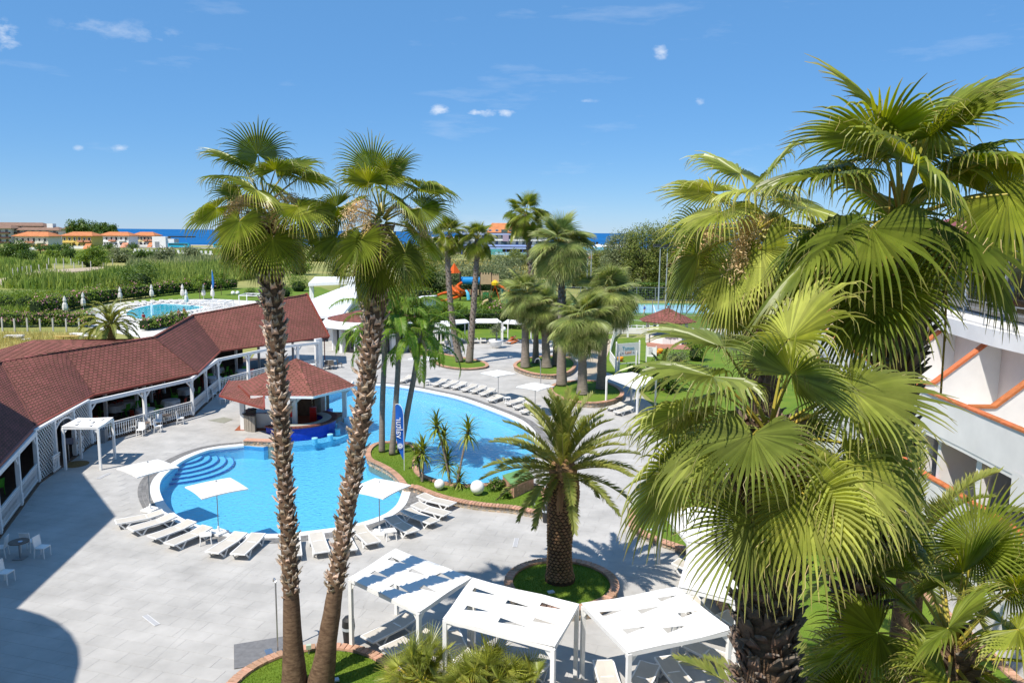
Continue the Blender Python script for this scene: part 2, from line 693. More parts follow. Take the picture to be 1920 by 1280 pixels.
def scatter(poly, n, rg, z=0.0):
    a = np.array([xy(p) for p in poly])
    lo, hi = a.min(0), a.max(0)
    q = lo + rg.random((int(n * 1.0) + 8, 2)) * (hi - lo)
    x, y = q[:, 0], q[:, 1]
    c = np.zeros(len(q), bool)
    j = len(a) - 1
    for i in range(len(a)):
        yi, yj, xi, xj = a[i, 1], a[j, 1], a[i, 0], a[j, 0]
        if yi != yj:
            c ^= ((yi > y) != (yj > y)) & (x < (xj - xi) * (y - yi) / (yj - yi) + xi)
        j = i
    q = q[c]
    return np.concatenate([q, np.full((len(q), 1), z)], 1)


GRASS = mat('lawn_grass', (.08, .165, .010), .8, .25, .7, c2=(.15, .225, .02), attr=.3, trans=.25)
LAWN = mat('lawn', (.085, .165, .012), .95, .2, .5, c2=(.155, .22, .022), bump=.5, bscale=60)


def grass(name, poly, per_m2, h, seed, parent=None, z=0.0, w=.018):
    a = np.array([xy(p) for p in poly])
    ext = np.prod(a.max(0) - a.min(0))
    pts = scatter(poly, per_m2 * ext, np.random.default_rng(seed), z)
    return stuff(link(name, strip_field(name, pts, h, w, GRASS, seed, lean=.6, segs=1), parent))


def fan_frond(name, elev, Lp, Rb, seed, leaf, droop=.8, nseg=54, spread=R(148), cup=-.12, split=.45, axis_drop=R(25), tipfrac=.5, wide=1.0):
    """a costapalmate fan leaf in its own frame: grows from the origin towards +Y at the given elevation"""
    rg = np.random.default_rng(seed)
    # stalk
    ang, p = elev, np.zeros(3)
    sag = R(28) * max(.2, math.cos(elev))
    st = [p.copy()]
    for k in range(6):
        p = p + np.array([0, math.cos(ang), math.sin(ang)]) * Lp / 6
        ang -= sag / 6
        st.append(p.copy())
    mb = MB()
    mb.tube(st, [.04, .032, .027, .024, .021, .018, .014], 5, mi=1)
    nv0 = len(mb.v)
    tip0 = [0.0] * nv0
    ab = ang - axis_drop * (.6 + .6 * rg.random())
    a = np.array([0, math.cos(ab), math.sin(ab)])
    nrml = np.array([0, -math.sin(ab), math.cos(ab)])
    roll = rg.normal() * .5
    droop = droop * (.55 + .75 * rg.random())
    cup = cup + (.55 if elev > R(40) else .25) * rg.random()
    sd = np.array([math.cos(roll), 0, 0]) + nrml * math.sin(roll)
    nrml = np.cross(sd, a)
    down = np.array([0, 0, -1.0])
    V, F, T, G = [], [], [], [.5] * nv0
    rs = np.array([.02, .16, .32, .45, .6, .74, .87, 1.0])
    dphi = 2 * spread / nseg
    for i in range(nseg):
        t = (i + .5) / nseg * 2 - 1
        phi = t * spread
        d = a * math.cos(phi) + sd * math.sin(phi) + nrml * (cup * abs(t) ** 1.5)
        d /= np.linalg.norm(d)
        tg = -a * math.sin(phi) + sd * math.cos(phi)
        tg /= np.linalg.norm(tg)
        Ri = Rb * (.62 + .38 * math.cos(phi * .55)) * (1 + rg.normal() * .05)
        dr = droop * (.45 + .75 * rg.random()) * (.8 + .35 * abs(t))
        q = st[-1].copy()
        prev = 0
        tw = rg.normal() * .25
        sv = rg.random()
        nb4 = len(V)
        o = len(V)
        for k, r in enumerate(rs):
            g = min(.97, max(0, (r - .46) / .54) ** 1.25 * dr)
            dd = d * (1 - g) + down * g
            dd /= np.linalg.norm(dd)
            q = q + dd * (r - prev) * Ri
            prev = r
            w = Ri * dphi * .5 * .98 * wide * (r if r <= split else split * max(.05, (1 - (r - split) / (1.02 - split))) ** .8)
            nv = np.cross(tg, dd)
            nv /= max(np.linalg.norm(nv), 1e-6)
            tt = tg * math.cos(tw * g) + nv * math.sin(tw * g)
            pl = w * .8 * (1 - .5 * g)
            V += [q - tt * w - nv * pl, q + nv * pl, q + tt * w - nv * pl]
            tv = max(0, (r - (1 - tipfrac * .5)) / (tipfrac * .5)) ** 1.5 * (.4 + .6 * rg.random())
            T += [tv, tv * .8, tv]
        for k in range(len(rs) - 1):
            b = o + k * 3
            F += [(b, b + 1, b + 4, b + 3), (b + 1, b + 2, b + 5, b + 4)]
        G += [sv] * (len(V) - nb4)
        if rg.random() < .3 and Rb > .9:                       # a loose thread hanging from the split
            c = V[o + 3 * 4 + 1]
            b = len(V)
            for k in range(4):
                V += [c + tg * .0035, c - tg * .0035]
                T += [1.0, 1.0]
                G += [.8, .8]
                c = c + (d * (.5 - .25 * k) + down * (.25 + .25 * k) + rg.normal(size=3) * .25) * Rb * .11
            F += [(b + 2 * k, b + 2 * k + 1, b + 2 * k + 3, b + 2 * k + 2) for k in range(3)]
    mb.add(V, F, 0)
    return mb.mesh(name, [leaf, PETIOLE], smooth=False, tips=tip0 + T, seg=G)


def feather_frond(name, elev, L_, seed, leaf, npair=46, ll=.45, arch=R(75), vee=R(25), droop=.35, w=.03, stalk=.1, angf=R(52)):
    """a pinnate leaf in its own frame: origin, growing towards +Y, arching over"""
    rg = np.random.default_rng(seed)
    m = 12
    ang, p = elev, np.zeros(3)
    st = [p.copy()]
    for k in range(m):
        p = p + np.array([rg.normal() * .006 * L_, math.cos(ang), math.sin(ang)]) * L_ / m
        ang -= arch / m * (.5 + 1.0 * k / m)
        st.append(p.copy())
    mb = MB()
    mb.tube(st, [max(.006, .035 * L_ / 3 * (1 - k / m * .9)) for k in range(m + 1)], 4, mi=1)
    tips = [0.0] * len(mb.v)
    st = np.array(st)
    V, F = [], []
    down = np.array([0, 0, -1.0])
    for j in range(npair):
        u = stalk + (1 - stalk) * (j + .5) / npair
        x = u * m
        k = min(int(x), m - 1)
        c = st[k] + (st[k + 1] - st[k]) * (x - k)
        tg = nrm(st[k + 1] - st[k])
        sd = np.array([1.0, 0, 0])
        up = nrm(np.cross(sd, tg))
        prof = ll * (min(1, .35 + 2.2 * (u - stalk)) * (1 - .55 * max(0, (u - .6) / .4) ** 1.5))
        for sgn in (-1, 1):
            an = angf * (1 - .35 * u) * (1 + rg.normal() * .1)
            vv = vee * (1 + rg.normal() * .35)
            d = tg * math.cos(an) + (sd * sgn * math.cos(vv) + up * math.sin(vv)) * math.sin(an)
            d = nrm(d)
            l = prof * (1 + rg.normal() * .08)
            mid = c + d * l * .5
            d2 = nrm(d * (1 - droop) + down * droop * (.6 + .8 * rg.random()))
            end = mid + d2 * l * .5
            wv = nrm(np.cross(d, up) + up * .4 * sgn) * w
            o = len(V)
            V += [c - wv * .6, c + wv * .6, mid + wv, mid - wv, end]
            tips += [0, 0, .1, .1, .8 * rg.random()]
            F += [(o, o + 1, o + 2, o + 3), (o + 3, o + 2, o + 4)]
    mb.add(V, F, 0)
    return mb.mesh(name, [leaf, RACHIS], tips=tips)


VAR = {}


def variants(key, fn, elevs, seeds=3):
    if key not in VAR:
        VAR[key] = [(e, fn('frond', R(e), s * 31 + int(e) + 100)) for e in elevs for s in range(seeds)]
    return VAR[key]


def crown(root_, key, fn, elevs, n, top, e_hi, e_lo, s=1.0, jit=8, power=1.0, seed=0, dead=0, deadkey=None, skip=None, spread_r=.12, sj=.12):
    """n leaves spiralling round the growing point, each an object of its own"""
    rg = random.Random(seed)
    vs = variants(key, fn, elevs)
    out = []
    for i in range(n):
        t = (i + .5) / n
        e = e_hi + (e_lo - e_hi) * t ** power + rg.uniform(-jit, jit)
        az = i * 2.39996 + seed + rg.uniform(-.2, .2)
        if skip and skip(az % (2 * math.pi), e):
            continue
        cand = sorted(vs, key=lambda v: abs(v[0] - e) + rg.random() * 5)[0]
        off = spread_r * math.cos(R(e)) if e < 80 else 0
        o = link('frond', cand[1], root_)
        o.location = (top[0] - math.sin(az) * off, top[1] + math.cos(az) * off, top[2] - t * .45 * s)
        o.rotation_euler = (rg.uniform(-.1, .1), rg.uniform(-.1, .1), az)
        k = s * (1 + rg.uniform(-sj, sj))
        o.scale = (k, k, k)
        out.append(o)
    return out


def boot_mesh(seed, w=.1, h=.27, out_=.12, m=None):
    rg = random.Random(seed)
    j = lambda a: a * (1 + rg.uniform(-.25, .25))
    fr = [(-w, .0, 0), (w, .0, 0), (-w * .85, j(.05), h * .5), (0, j(.075), h * .5), (w * .85, j(.05), h * .5),
          (-j(w * .8), j(out_), j(h)), (0, j(.055), h * .68), (j(w * .8), j(out_), j(h))]
    bk = [(x, y - .03, z) for x, y, z in fr]
    V = fr + bk
    F = [(0, 1, 4, 3, 2), (2, 3, 6, 5), (3, 4, 7, 6), (8, 10, 11, 12, 9), (10, 13, 14, 11), (11, 14, 15, 12),
         (0, 2, 10, 8), (2, 5, 13, 10), (1, 9, 12, 4), (4, 12, 15, 7), (5, 6, 14, 13), (6, 7, 15, 14)]
    mb = MB()
    mb.add(V, F)
    tp = [0, 0, .25, .1, .25, 1, .5, 1]
    return mb.mesh('leaf_base', m or BOOT, tips=tp + tp)


BOOTS = {}


def boots(root_, path, rad, t0, t1, step, w, h, out_, m, maxn=300, seed=0, face=None, sc=1.0):
    """old leaf bases spiralling up the trunk: those towards the camera as pieces, the rest joined"""
    rg = random.Random(seed)
    key = (w, h, out_, m.name)
    if key not in BOOTS:
        BOOTS[key] = [boot_mesh(q, w, h, out_, m) for q in range(6)]
    pts = [Vector(p) for p in path]
    ls = [0]
    for i in range(len(pts) - 1):
        ls.append(ls[-1] + (pts[i + 1] - pts[i]).length)
    n = int((t1 - t0) * ls[-1] / step)
    rest = MB()
    rtips = []
    front = []
    for i in range(n):
        t = t0 + (t1 - t0) * (i + .5) / n
        l = t * ls[-1]
        k = max(j for j in range(len(pts) - 1) if ls[j] <= l + 1e-9)
        u = (l - ls[k]) / (ls[k + 1] - ls[k])
        c = pts[k].lerp(pts[k + 1], u)
        r = rad[k] * (1 - u) + rad[k + 1] * u
        az = i * 2.39996 + rg.uniform(-.15, .15)
        s_ = sc * rg.uniform(.7, 1.3) * (.9 + .25 * t)
        d = Vector((-math.sin(az), math.cos(az), 0))
        pos = c + d * (r - .02)
        M = Matrix.Translation(pos) @ Matrix.Rotation(az, 4, 'Z') @ Matrix.Rotation(rg.uniform(-.5, .18), 4, 'X') @ Matrix.Rotation(rg.uniform(-.4, .4), 4, 'Y') @ Matrix.Scale(s_, 4)
        me = BOOTS[key][i % 6]
        if d.y < .35 and len(front) < maxn:
            front.append((M, me))
        else:
            rest.add([M @ v.co for v in me.vertices], [tuple(p.vertices) for p in me.polygons])
            rtips += [a.value for a in me.attributes['tip'].data]
    for M, me in front:
        o = link('leaf_base', me, root_)
        o.matrix_local = M
    if rest.v:
        stuff(rest.build('leaf_base_mass', m, root_, tips=rtips))


W_EL = (80, 62, 45, 28, 10, -8, -25, -42, -58)


def washy(name, seed, leaf, Lp, Rb, droop):
    return lambda nm, e, s: fan_frond('frond', e, Lp, Rb, s + seed, leaf, droop=droop * (1.0 if e < R(50) else .75), axis_drop=R(30) if e > R(30) else R(22))


def flower_mesh(seed, L_=1.75, dens=620):
    """a spent, drooping flower spray: arched stalk with a fluffy tassel"""
    rg = np.random.default_rng(seed)
    ang = R(42)
    p = np.zeros(3)
    st = [p.copy()]
    for k in range(9):
        p = p + np.array([0, math.cos(ang), math.sin(ang)]) * L_ / 9
        ang -= R(14)
        st.append(p.copy())
    mb = MB()
    mb.tube(st, [.022 - .002 * k for k in range(10)], 4)
    st = np.array(st)
    V, F = [], []
    for i in range(dens):
        u = .38 + .62 * rg.random()
        k = min(int(u * 9), 8)
        c = st[k] + (st[k + 1] - st[k]) * rg.random()
        o = rg.normal(size=3) * .10 + np.array([0, 0, -.22 * rg.random()])
        c = c + o
        d = nrm(rg.normal(size=3) + np.array([0, 0, -.8])) * (.04 + .06 * rg.random())
        s_ = nrm(np.cross(d, rg.normal(size=3))) * .012
        b = len(V)
        V += [c - s_, c + s_, c + d + s_ * .5, c + d - s_ * .5]
        F.append((b, b + 1, b + 2, b + 3))
    mb.add(V, F)
    return mb.mesh('flower_spray', FLOWER)


FLW = []


def flowers(root_, top, n, seed, s=1.0, azs=None):
    if not FLW:
        FLW.extend(flower_mesh(q) for q in range(4))
    rg = random.Random(seed)
    for i in range(n):
        az = azs[i] if azs else rg.random() * 6.28
        o = link('flower_spray', FLW[i % 4], root_, (top[0], top[1], top[2] - rg.uniform(.0, .3)), (rg.uniform(-.3, .3), rg.uniform(-.2, .2), az), s * rg.uniform(.8, 1.2))


def trunk_mesh(name, path, rad, m, n=14, wob=.05, rings=40):
    P_ = smooth_path(path, max(2, rings // (len(path) - 1)))
    q = len(P_) - 1
    rr = []
    for i in range(len(P_)):
        x = i / q * (len(rad) - 1)
        k = min(int(x), len(rad) - 2)
        rr.append(rad[k] + (rad[k + 1] - rad[k]) * (x - k))
    mb = MB()
    mb.tube(P_, rr, n, wob=wob)
    return mb.mesh(name, m, smooth=True), P_, rr


def rel(pts, o):
    return [Vector(p) - Vector(o) for p in pts]


# ------------------------------------------------------------------ the lie of the land
SUNNY = mat('dry_field', (.46, .38, .14), .95, .2, .25, c2=(.25, .26, .06), bump=.6, bscale=1.2)
FIELD = mat('rough_field', (.12, .18, .035), .95, .3, .035, c2=(.36, .32, .11), bump=.8, bscale=1.2, detail=9)
TILE_M = mat('stone_tile', (.415, .403, .383), .75, .15, .6, objvar=.03, detail=8)
TILE_S = mat('stone_tile_mass', (.415, .403, .383), .75, .15, .6, attr=.03, detail=8)
GROUT = mat('tile_grout', (.395, .385, .37), .9, .08, 2)
POOL_T = mat('pool_mosaic', (.20, .52, .72), .5, .06, 7, c2=(.25, .58, .77), detail=8)
POOL_E = mat('dark_pool_tile', (.015, .12, .42), .4, .1, 4)
PAVER = mat('grey_paver', (.20, .195, .19), .8, .15, 5, attr=.18)

# water that lets the basin show through
WATER = bpy.data.materials.new('pool_water')
WATER.use_nodes = True
nt = WATER.node_tree
nt.nodes.clear()
_o = nt.nodes.new('ShaderNodeOutputMaterial')
_t = nt.nodes.new('ShaderNodeBsdfTransparent')
_t.inputs[0].default_value = (.66, .90, .97, 1)
_g = nt.nodes.new('ShaderNodeBsdfGlossy')
_g.inputs['Roughness'].default_value = .05
_f = nt.nodes.new('ShaderNodeFresnel')
_f.inputs['IOR'].default_value = 1.33
_m = nt.nodes.new('ShaderNodeMixShader')
_n = nt.nodes.new('ShaderNodeTexNoise')
_n.inputs['Scale'].default_value = 4.5
_n.inputs['Detail'].default_value = 4
_geo = nt.nodes.new('ShaderNodeNewGeometry')
nt.links.new(_geo.outputs['Position'], _n.inputs['Vector'])
_b = nt.nodes.new('ShaderNodeBump')
_b.inputs['Strength'].default_value = .9
_b.inputs['Distance'].default_value = .08
nt.links.new(_n.outputs['Fac'], _b.inputs['Height'])
nt.links.new(_b.outputs[0], _g.inputs['Normal'])
nt.links.new(_b.outputs[0], _f.inputs['Normal'])
nt.links.new(_f.outputs[0], _m.inputs[0])
nt.links.new(_t.outputs[0], _m.inputs[1])
nt.links.new(_g.outputs[0], _m.inputs[2])
nt.links.new(_m.outputs[0], _o.inputs['Surface'])

# outline of the big pool (water edge), clockwise from the bar wall
ARC1 = [(457, 835), (410, 840), (380, 847), (345, 862), (320, 880), (303, 897), (298, 915), (304, 935), (320, 957), (345, 974), (385, 989), (425, 997), (470, 1001), (520, 1001), (560, 998), (625, 990), (665, 983), (705, 971), (730, 959), (747, 942), (757, 915)]
ISL_W = [(745, 900), (728, 888), (706, 877), (690, 868)]
ISL_N = [(686, 852), (692, 839), (707, 831), (735, 828), (760, 830), (776, 834), (787, 852), (781, 862), (780, 876), (792, 890), (812, 898), (835, 905), (870, 909), (905, 908), (930, 907)]
ARC2B = [(942, 902), (965, 894), (992, 877)]
ARC2 = [(1005, 850), (1006, 832), (985, 801), (960, 784), (905, 762), (855, 745), (805, 734), (780, 729), (742, 723), (705, 721), (670, 722), (640, 727), (610, 738)]
BARE = [(585, 752), (560, 775), (530, 800), (505, 835)]
W_ARC1 = [xy(P(*p)) for p in ARC1]
W_ARC2 = [xy(P(*p)) for p in ARC2]
pool_px = ARC1 + ISL_W + ISL_N + ARC2B + ARC2 + BARE
POOL = smooth_loop([P(*p) for p in pool_px], 4)
far_pool_px = [(236, 588), (262, 577), (300, 571), (327, 571), (377, 575), (374, 579), (327, 587), (290, 597), (262, 599)]
FARPOOL = smooth_loop([P(*p) for p in far_pool_px], 4)

mb = MB()
mb.sheet([(-2600, -60), (2600, -60), (2600, 640), (-2600, 640)], -.06, holes=[offset(POOL, .12)])
struct('ground', mb, FIELD)
mb = MB()
mb.sheet([(-2600, 640), (2600, 640), (2600, 700), (-2600, 700)], -.5)
struct('beach', mb, mat('beach_sand', (.42, .36, .26), .95, .1, .05))
SEA = mat('sea_water', (.003, .10, .29), .55, .25, .004, spec=.12, bump=.5, bscale=.08, stretch=(.25, 1, 1))
mb = MB()
mb.sheet([(-30000, 690), (30000, 690), (30000, 50000), (-30000, 50000)], -1.2)
struct('sea', mb, SEA)

DECK = [(-23.3, 6), (17, 6), (17, 30), (13.5, 40), (12, 52), (11, 62), (11, 70), (8.6, 76), (8, 84), (9, 93), (4, 97.2), (-6, 96), (-13, 91), (-17, 98), (-26, 108), (-34, 108), (-27.5, 80), (-26, 66), (-24.4, 56), (-27.2, 48), (-26.2, 40), (-23.3, 33)]
mb = MB()
mb.sheet(DECK, -.012, holes=[offset(POOL, .02)])
plaza = struct('pool_deck', mb, GROUT)
# paving tiles, each with its own edges: the nearest 300 as pieces, the rest joined
UA = R(-15.7)
U, V_ = Vector((math.cos(UA), math.sin(UA))), Vector((-math.sin(UA), math.cos(UA)))
TL, TW = 1.2, .6
keep_out = [offset(POOL, 1.12), circle((-5.8, 20.9), 2.72, 24), circle((1.95, 27.4), 2.2, 24)]


def tile_mesh(l, w, h=.008, g=.0025):
    b = MB()
    a, c = l / 2 - g, w / 2 - g
    e = .0015
    b.add([(-a, -c, 0), (a, -c, 0), (a, c, 0), (-a, c, 0), (-a + e, -c + e, h), (a - e, -c + e, h), (a - e, c - e, h), (-a + e, c - e, h)],
          ((4, 5, 6, 7), (0, 1, 5, 4), (1, 2, 6, 5), (2, 3, 7, 6), (3, 0, 4, 7)))
    return b


tb = tile_mesh(TL, TW)
tile_me = tb.mesh('tile', TILE_M)
cand = []
for iv in range(-10, 230):
    for iu in range(-60, 60):
        c = U * ((iu + (.5 if iv % 2 else 0)) * TL) + V_ * (iv * TW)
        if c.y < 15 or c.y > 100 or abs(c.x) > c.y * .72 + 1:
            continue
        cs = [c + U * sx * TL / 2 + V_ * sy * TW / 2 for sx in (-1, 1) for sy in (-1, 1)]
        if not all(inside(q, DECK) for q in cs):
            continue
        if any(inside(q, k) for k in keep_out for q in cs):
            continue
        cand.append(c)
cand.sort(key=lambda c: c.y + (0 if (abs(c.x) < c.y * .66 and c.y > 21.3) else 1000))
rest = MB()
rr = []
for i, c in enumerate(cand):
    if i < 300:
        o = link('tile', tile_me, plaza, (c.x, c.y, -.012 + random.uniform(0, .0006)), (0, 0, UA))
    else:
        cs, sn = math.cos(UA), math.sin(UA)
        rest.add([(c.x + x * cs - y * sn, c.y + x * sn + y * cs, z - .012) for x, y, z in tb.v], tb.f)
        rr += [random.random()] * 5
stuff(rest.build('tile_mass', TILE_S, plaza, rnd=rr))
# expansion joints
mb = MB()
for a, b in (((490, 1048), (335, 1152)), ((475, 1065), (245, 1278)), ((187, 1092), (480, 1137)), ((0, 1255), (120, 1278)), ((684, 1120), (660, 1280)), ((700, 1100), (660, 1180))):
    mb.beam(P(*a, -.002), P(*b, -.002), .012, .004)
mb.build('expansion_joint', GROUT, plaza)

# basin, coping and steps
mb = MB()
mb.sheet(POOL, -.85)
n = len(POOL)
mb.add([(p[0], p[1], -.85) for p in POOL] + [(p[0], p[1], 0.0) for p in POOL], [(i, (i + 1) % n, (i + 1) % n + n, i + n) for i in range(n)])
basin = struct('swimming_pool', mb, POOL_T)
tag(basin, 'large curved blue swimming pool wrapping round a grass tongue and the bar')
mb = MB()
pi_ = offset(POOL, -.012)
mb.add([(p[0], p[1], -.26) for p in pi_] + [(p[0], p[1], -.02) for p in pi_], [(i, (i + 1) % n, (i + 1) % n + n, i + n) for i in range(n)])
mb.build('waterline_tiles', mat('mid_blue_tile', (.06, .30, .58), .4, .15, 9), basin)
w = MB()
w.sheet(POOL, -.07)
struct('pool_water', w, WATER)


def band(path, d0, d1, z0, z1, pieces=None, M=None):
    """a strip alongside an open path between two offsets to its left (positive) side"""
    P_ = [Vector((p.x, p.y)) for p in smooth_path([(p[0], p[1], 0) for p in path], 5)]
    L_, R_ = [], []
    for i, p in enumerate(P_):
        d = (P_[min(i + 1, len(P_) - 1)] - P_[max(i - 1, 0)]).normalized()
        nn = Vector((d.y, -d.x))
        L_.append(p + nn * d0)
        R_.append(p + nn * d1)
    return L_, R_


for path, sg in ((W_ARC1, 1), (W_ARC2, 1)):
    for d0, d1, z, m, nm in ((-.03, .42, .02, WHITE, 'coping'), (.44, 1.02, .004, PAVER, 'paver_band')):
        L_, R_ = band(path, sg * d0, sg * d1, 0, 0)
        mb = MB()
        rr = []
        if nm == 'coping':
            for i in range(len(L_) - 1):
                a, b, c, d = L_[i], L_[i + 1], R_[i + 1], R_[i]
                mb.add([(*a, -.12), (*b, -.12), (*c, -.01), (*d, -.01), (*a, z), (*b, z), (*c, z), (*d, z)], ((4, 5, 6, 7), (0, 1, 5, 4), (2, 3, 7, 6)))
            stuff(mb.build(nm, WHITE, basin))
        else:
            for i in range(len(L_) - 1):
                k = max(1, round((R_[i + 1] - R_[i]).length / .28))
                for q in range(k):
                    for u0, u1 in ((0, .33), (.335, .66), (.665, 1)):
                        t0, t1 = (q + .02) / k, (q + .98) / k
                        A = L_[i].lerp(L_[i + 1], t0).lerp(R_[i].lerp(R_[i + 1], t0), u0 + .01)
                        B = L_[i].lerp(L_[i + 1], t1).lerp(R_[i].lerp(R_[i + 1], t1), u0 + .01)
                        C_ = L_[i].lerp(L_[i + 1], t1).lerp(R_[i].lerp(R_[i + 1], t1), u1 - .01)
                        D_ = L_[i].lerp(L_[i + 1], t0).lerp(R_[i].lerp(R_[i + 1], t0), u1 - .01)
                        mb.add([(*A, z), (*B, z), (*C_, z), (*D_, z)], [(0, 1, 2, 3)])
                        rr.append(random.random())
            stuff(mb.build(nm, PAVER, basin, rnd=rr))
sc_ = P(330, 853)
for k, (r_, z) in enumerate(((1.5, -.18), (1.95, -.31), (2.4, -.44), (2.85, -.57), (3.3, -.70))):
    mb = MB()
    mb.prism([q for q in circle(sc_, r_, 48)], -.845, z)
    ring = circle(sc_, r_ + .004, 48)
    st = mb.build('step', POOL_T, basin)
    e = MB()
    n_ = 48
    e.add([(p[0], p[1], z - .10) for p in circle(sc_, r_ + .004, n_)] + [(p[0], p[1], z + .003) for p in circle(sc_, r_ + .004, n_)] + [(p[0], p[1], z + .003) for p in circle(sc_, r_ - .06, n_)],
          [(i, (i + 1) % n_, (i + 1) % n_ + n_, i + n_) for i in range(n_)] + [(i + n_, (i + 1) % n_ + n_, (i + 1) % n_ + 2 * n_, i + 2 * n_) for i in range(n_)])
    e.build('step_nosing', POOL_E, st)
for k, (r_, z) in enumerate(((1.2, -.3), (1.9, -.55))):
    mb = MB()
    mb.prism(circle(P(806, 885), r_, 32), -.84, z)
    mb.build('step', POOL_T, basin)


# ------------------------------------------------------------------ planters and lawns
def stone_face(path, z0, z1, closed, seed, parent, out=1):
    """rubble stones set in the face of a wall following the path; joined"""
    rg = random.Random(seed)
    mb = MB()
    rr = []
    rows = max(1, round((z1 - z0) / .2))
    hh = (z1 - z0) / rows
    for r_ in range(rows):
        pts, st = walk(path, .27, closed)
        for x, y, a in pts:
            nx, ny = math.sin(a) * out, -math.cos(a) * out
            sh = rg.uniform(-.08, .08)
            wl = st * rg.uniform(.38, .52)
            hl = hh * rg.uniform(.38, .52)
            cz = z0 + hh * (r_ + .5)
            n_ = 7
            V = []
            for k in range(n_):
                t = 2 * math.pi * k / n_
                u, v = math.cos(t) * wl * rg.uniform(.8, 1.15) + sh, math.sin(t) * hl * rg.uniform(.8, 1.15)
                V.append((x + math.cos(a) * u - nx * .01, y + math.sin(a) * u - ny * .01, cz + v))
            for k in range(n_):
                q = V[k]
                c = Vector((x, y, cz))
                p = c.lerp(Vector(q), .72)
                V.append((p.x + nx * .035, p.y + ny * .035, p.z))
            F = [tuple(range(n_, 2 * n_))] + [(k, (k + 1) % n_, (k + 1) % n_ + n_, k + n_) for k in range(n_)]
            if out < 0:
                pass
            mb.add(V, F)
            rr += [rg.random()] * len(F)
    return stuff(mb.build('stone_facing', STONE, parent, rnd=rr))


BRICKS = {}


def planter(name, label, loop, h, seed, cw=.3, brick=.2, per=260, bricks=True, stones=True, cat='planter', closed=True, lawn=True, gh=.05, group=None):
    """a walled bed: rubble wall, brick coping laid one by one, lawn"""
    c = sum((Vector(xy(p)) for p in loop), Vector((0, 0))) / len(loop)
    t = thing(name, label, cat, (c.x, c.y, 0), 0, group)
    lp = [(p[0] - c.x, p[1] - c.y) for p in loop]
    ar = sum(lp[i][0] * lp[(i + 1) % len(lp)][1] - lp[(i + 1) % len(lp)][0] * lp[i][1] for i in range(len(lp)))
    if ar < 0:
        lp = lp[::-1]
    inner = offset(lp, -cw + .02)
    mb = MB()
    wl = offset(lp, -.05)
    mb.prism(wl, -.4 if h > .3 else -.05, h - .06, holes=[inner])
    mb.build('wall', MORTAR, t)
    if stones and h > .25:
        stone_face(wl, .02 if seed != 3 else -.1, h - .06, True, seed, t)
    pts, st = walk(offset(lp, -cw / 2 + .03), brick, True)
    key = (round(st, 3), cw)
    b = MB()
    a_, c_, hz, e = st / 2 - .006, cw / 2 + .02, .07, .008
    b.add([(-a_, -c_, 0), (a_, -c_, 0), (a_, c_, 0), (-a_, c_, 0), (-a_ + e, -c_ + e, hz), (a_ - e, -c_ + e, hz), (a_ - e, c_ - e, hz), (-a_ + e, c_ - e, hz)],
          ((0, 3, 2, 1), (4, 5, 6, 7), (0, 1, 5, 4), (1, 2, 6, 5), (2, 3, 7, 6), (3, 0, 4, 7)))
    if bricks:
        me = b.mesh('coping_brick', BRICK)
        for x, y, a in pts[:300]:
            link('coping_brick', me, t, (x, y, h - .06 + random.uniform(-.004, .004)), (random.uniform(-.015, .015), random.uniform(-.015, .015), a + random.uniform(-.02, .02)))
    else:
        m2 = MB()
        for x, y, a in pts:
            cs, sn = math.cos(a), math.sin(a)
            m2.add([(x + u * cs - v * sn, y + u * sn + v * cs, z + h - .06) for u, v, z in b.v], b.f)
        stuff(m2.build('brick_coping', BRICK, t))
    mb = MB()
    mb.sheet(inner, h - .09)
    mb.build('lawn', LAWN, t)
    if per:
        grass('grass', inner, per, gh, seed, t, z=h - .1)
    return t


planter('round_bed', 'round grass bed edged with pink bricks where the two tall palms with ragged trunks stand', circle((-5.8, 20.9), 2.62, 44), .12, 1, per=1100, gh=.055)
planter('round_bed', 'round stone walled grass bed holding the single thick date palm', circle((1.95, 27.4), 2.12, 40), .5, 2, per=900, gh=.05)
isl = [P(*p, .34) for p in ISL_W[::-1][:0]]
ISLAND_PX = [(757, 910), (745, 895), (728, 880), (706, 868), (690, 860), (686, 848), (692, 837), (707, 829), (735, 826), (760, 828), (776, 832), (788, 848), (783, 860), (782, 874), (792, 888), (812, 896), (835, 903), (870, 907), (905, 906), (942, 900), (965, 897), (998, 905), (1024, 918), (1023, 958), (960, 950), (905, 945), (865, 939), (830, 931), (800, 921), (775, 911)]
ISL = smooth_loop([P(*p, .34) for p in ISLAND_PX], 3)
planter('grass_island', 'curving grass tongue between the two pool lobes with brick topped rubble wall', ISL, .34, 3, per=420, gh=.06, brick=.17)
PL1 = smooth_loop([P(*p, .45) for p in ((963, 683), (985, 671), (1025, 666), (1065, 668), (1081, 680), (1070, 695), (1040, 702), (1005, 700), (978, 693))], 5)
planter('round_bed', 'oval rubble stone bed with four palm trunks near the curved steel shower', PL1, .45, 4, per=60, bricks=True, brick=.3)
PL2 = smooth_loop([P(*p, .45) for p in ((1030, 729), (1045, 717), (1090, 712), (1140, 716), (1168, 732), (1160, 746), (1120, 754), (1075, 751), (1045, 742))], 5)
planter('round_bed', 'oval rubble stone bed with three thick palm trunks beside a white pergola', PL2, .45, 5, per=60, bricks=True, brick=.3)
PL3 = smooth_loop([P(*p, .2) for p in ((765, 652), (800, 655), (840, 664), (880, 671), (910, 678), (914, 686), (890, 690), (860, 690), (825, 684), (805, 672), (780, 664))], 4)
planter('lawn_bed', 'long low grass bed with brick kerb under two slim leaning palms', PL3, .2, 6, per=40, brick=.3)
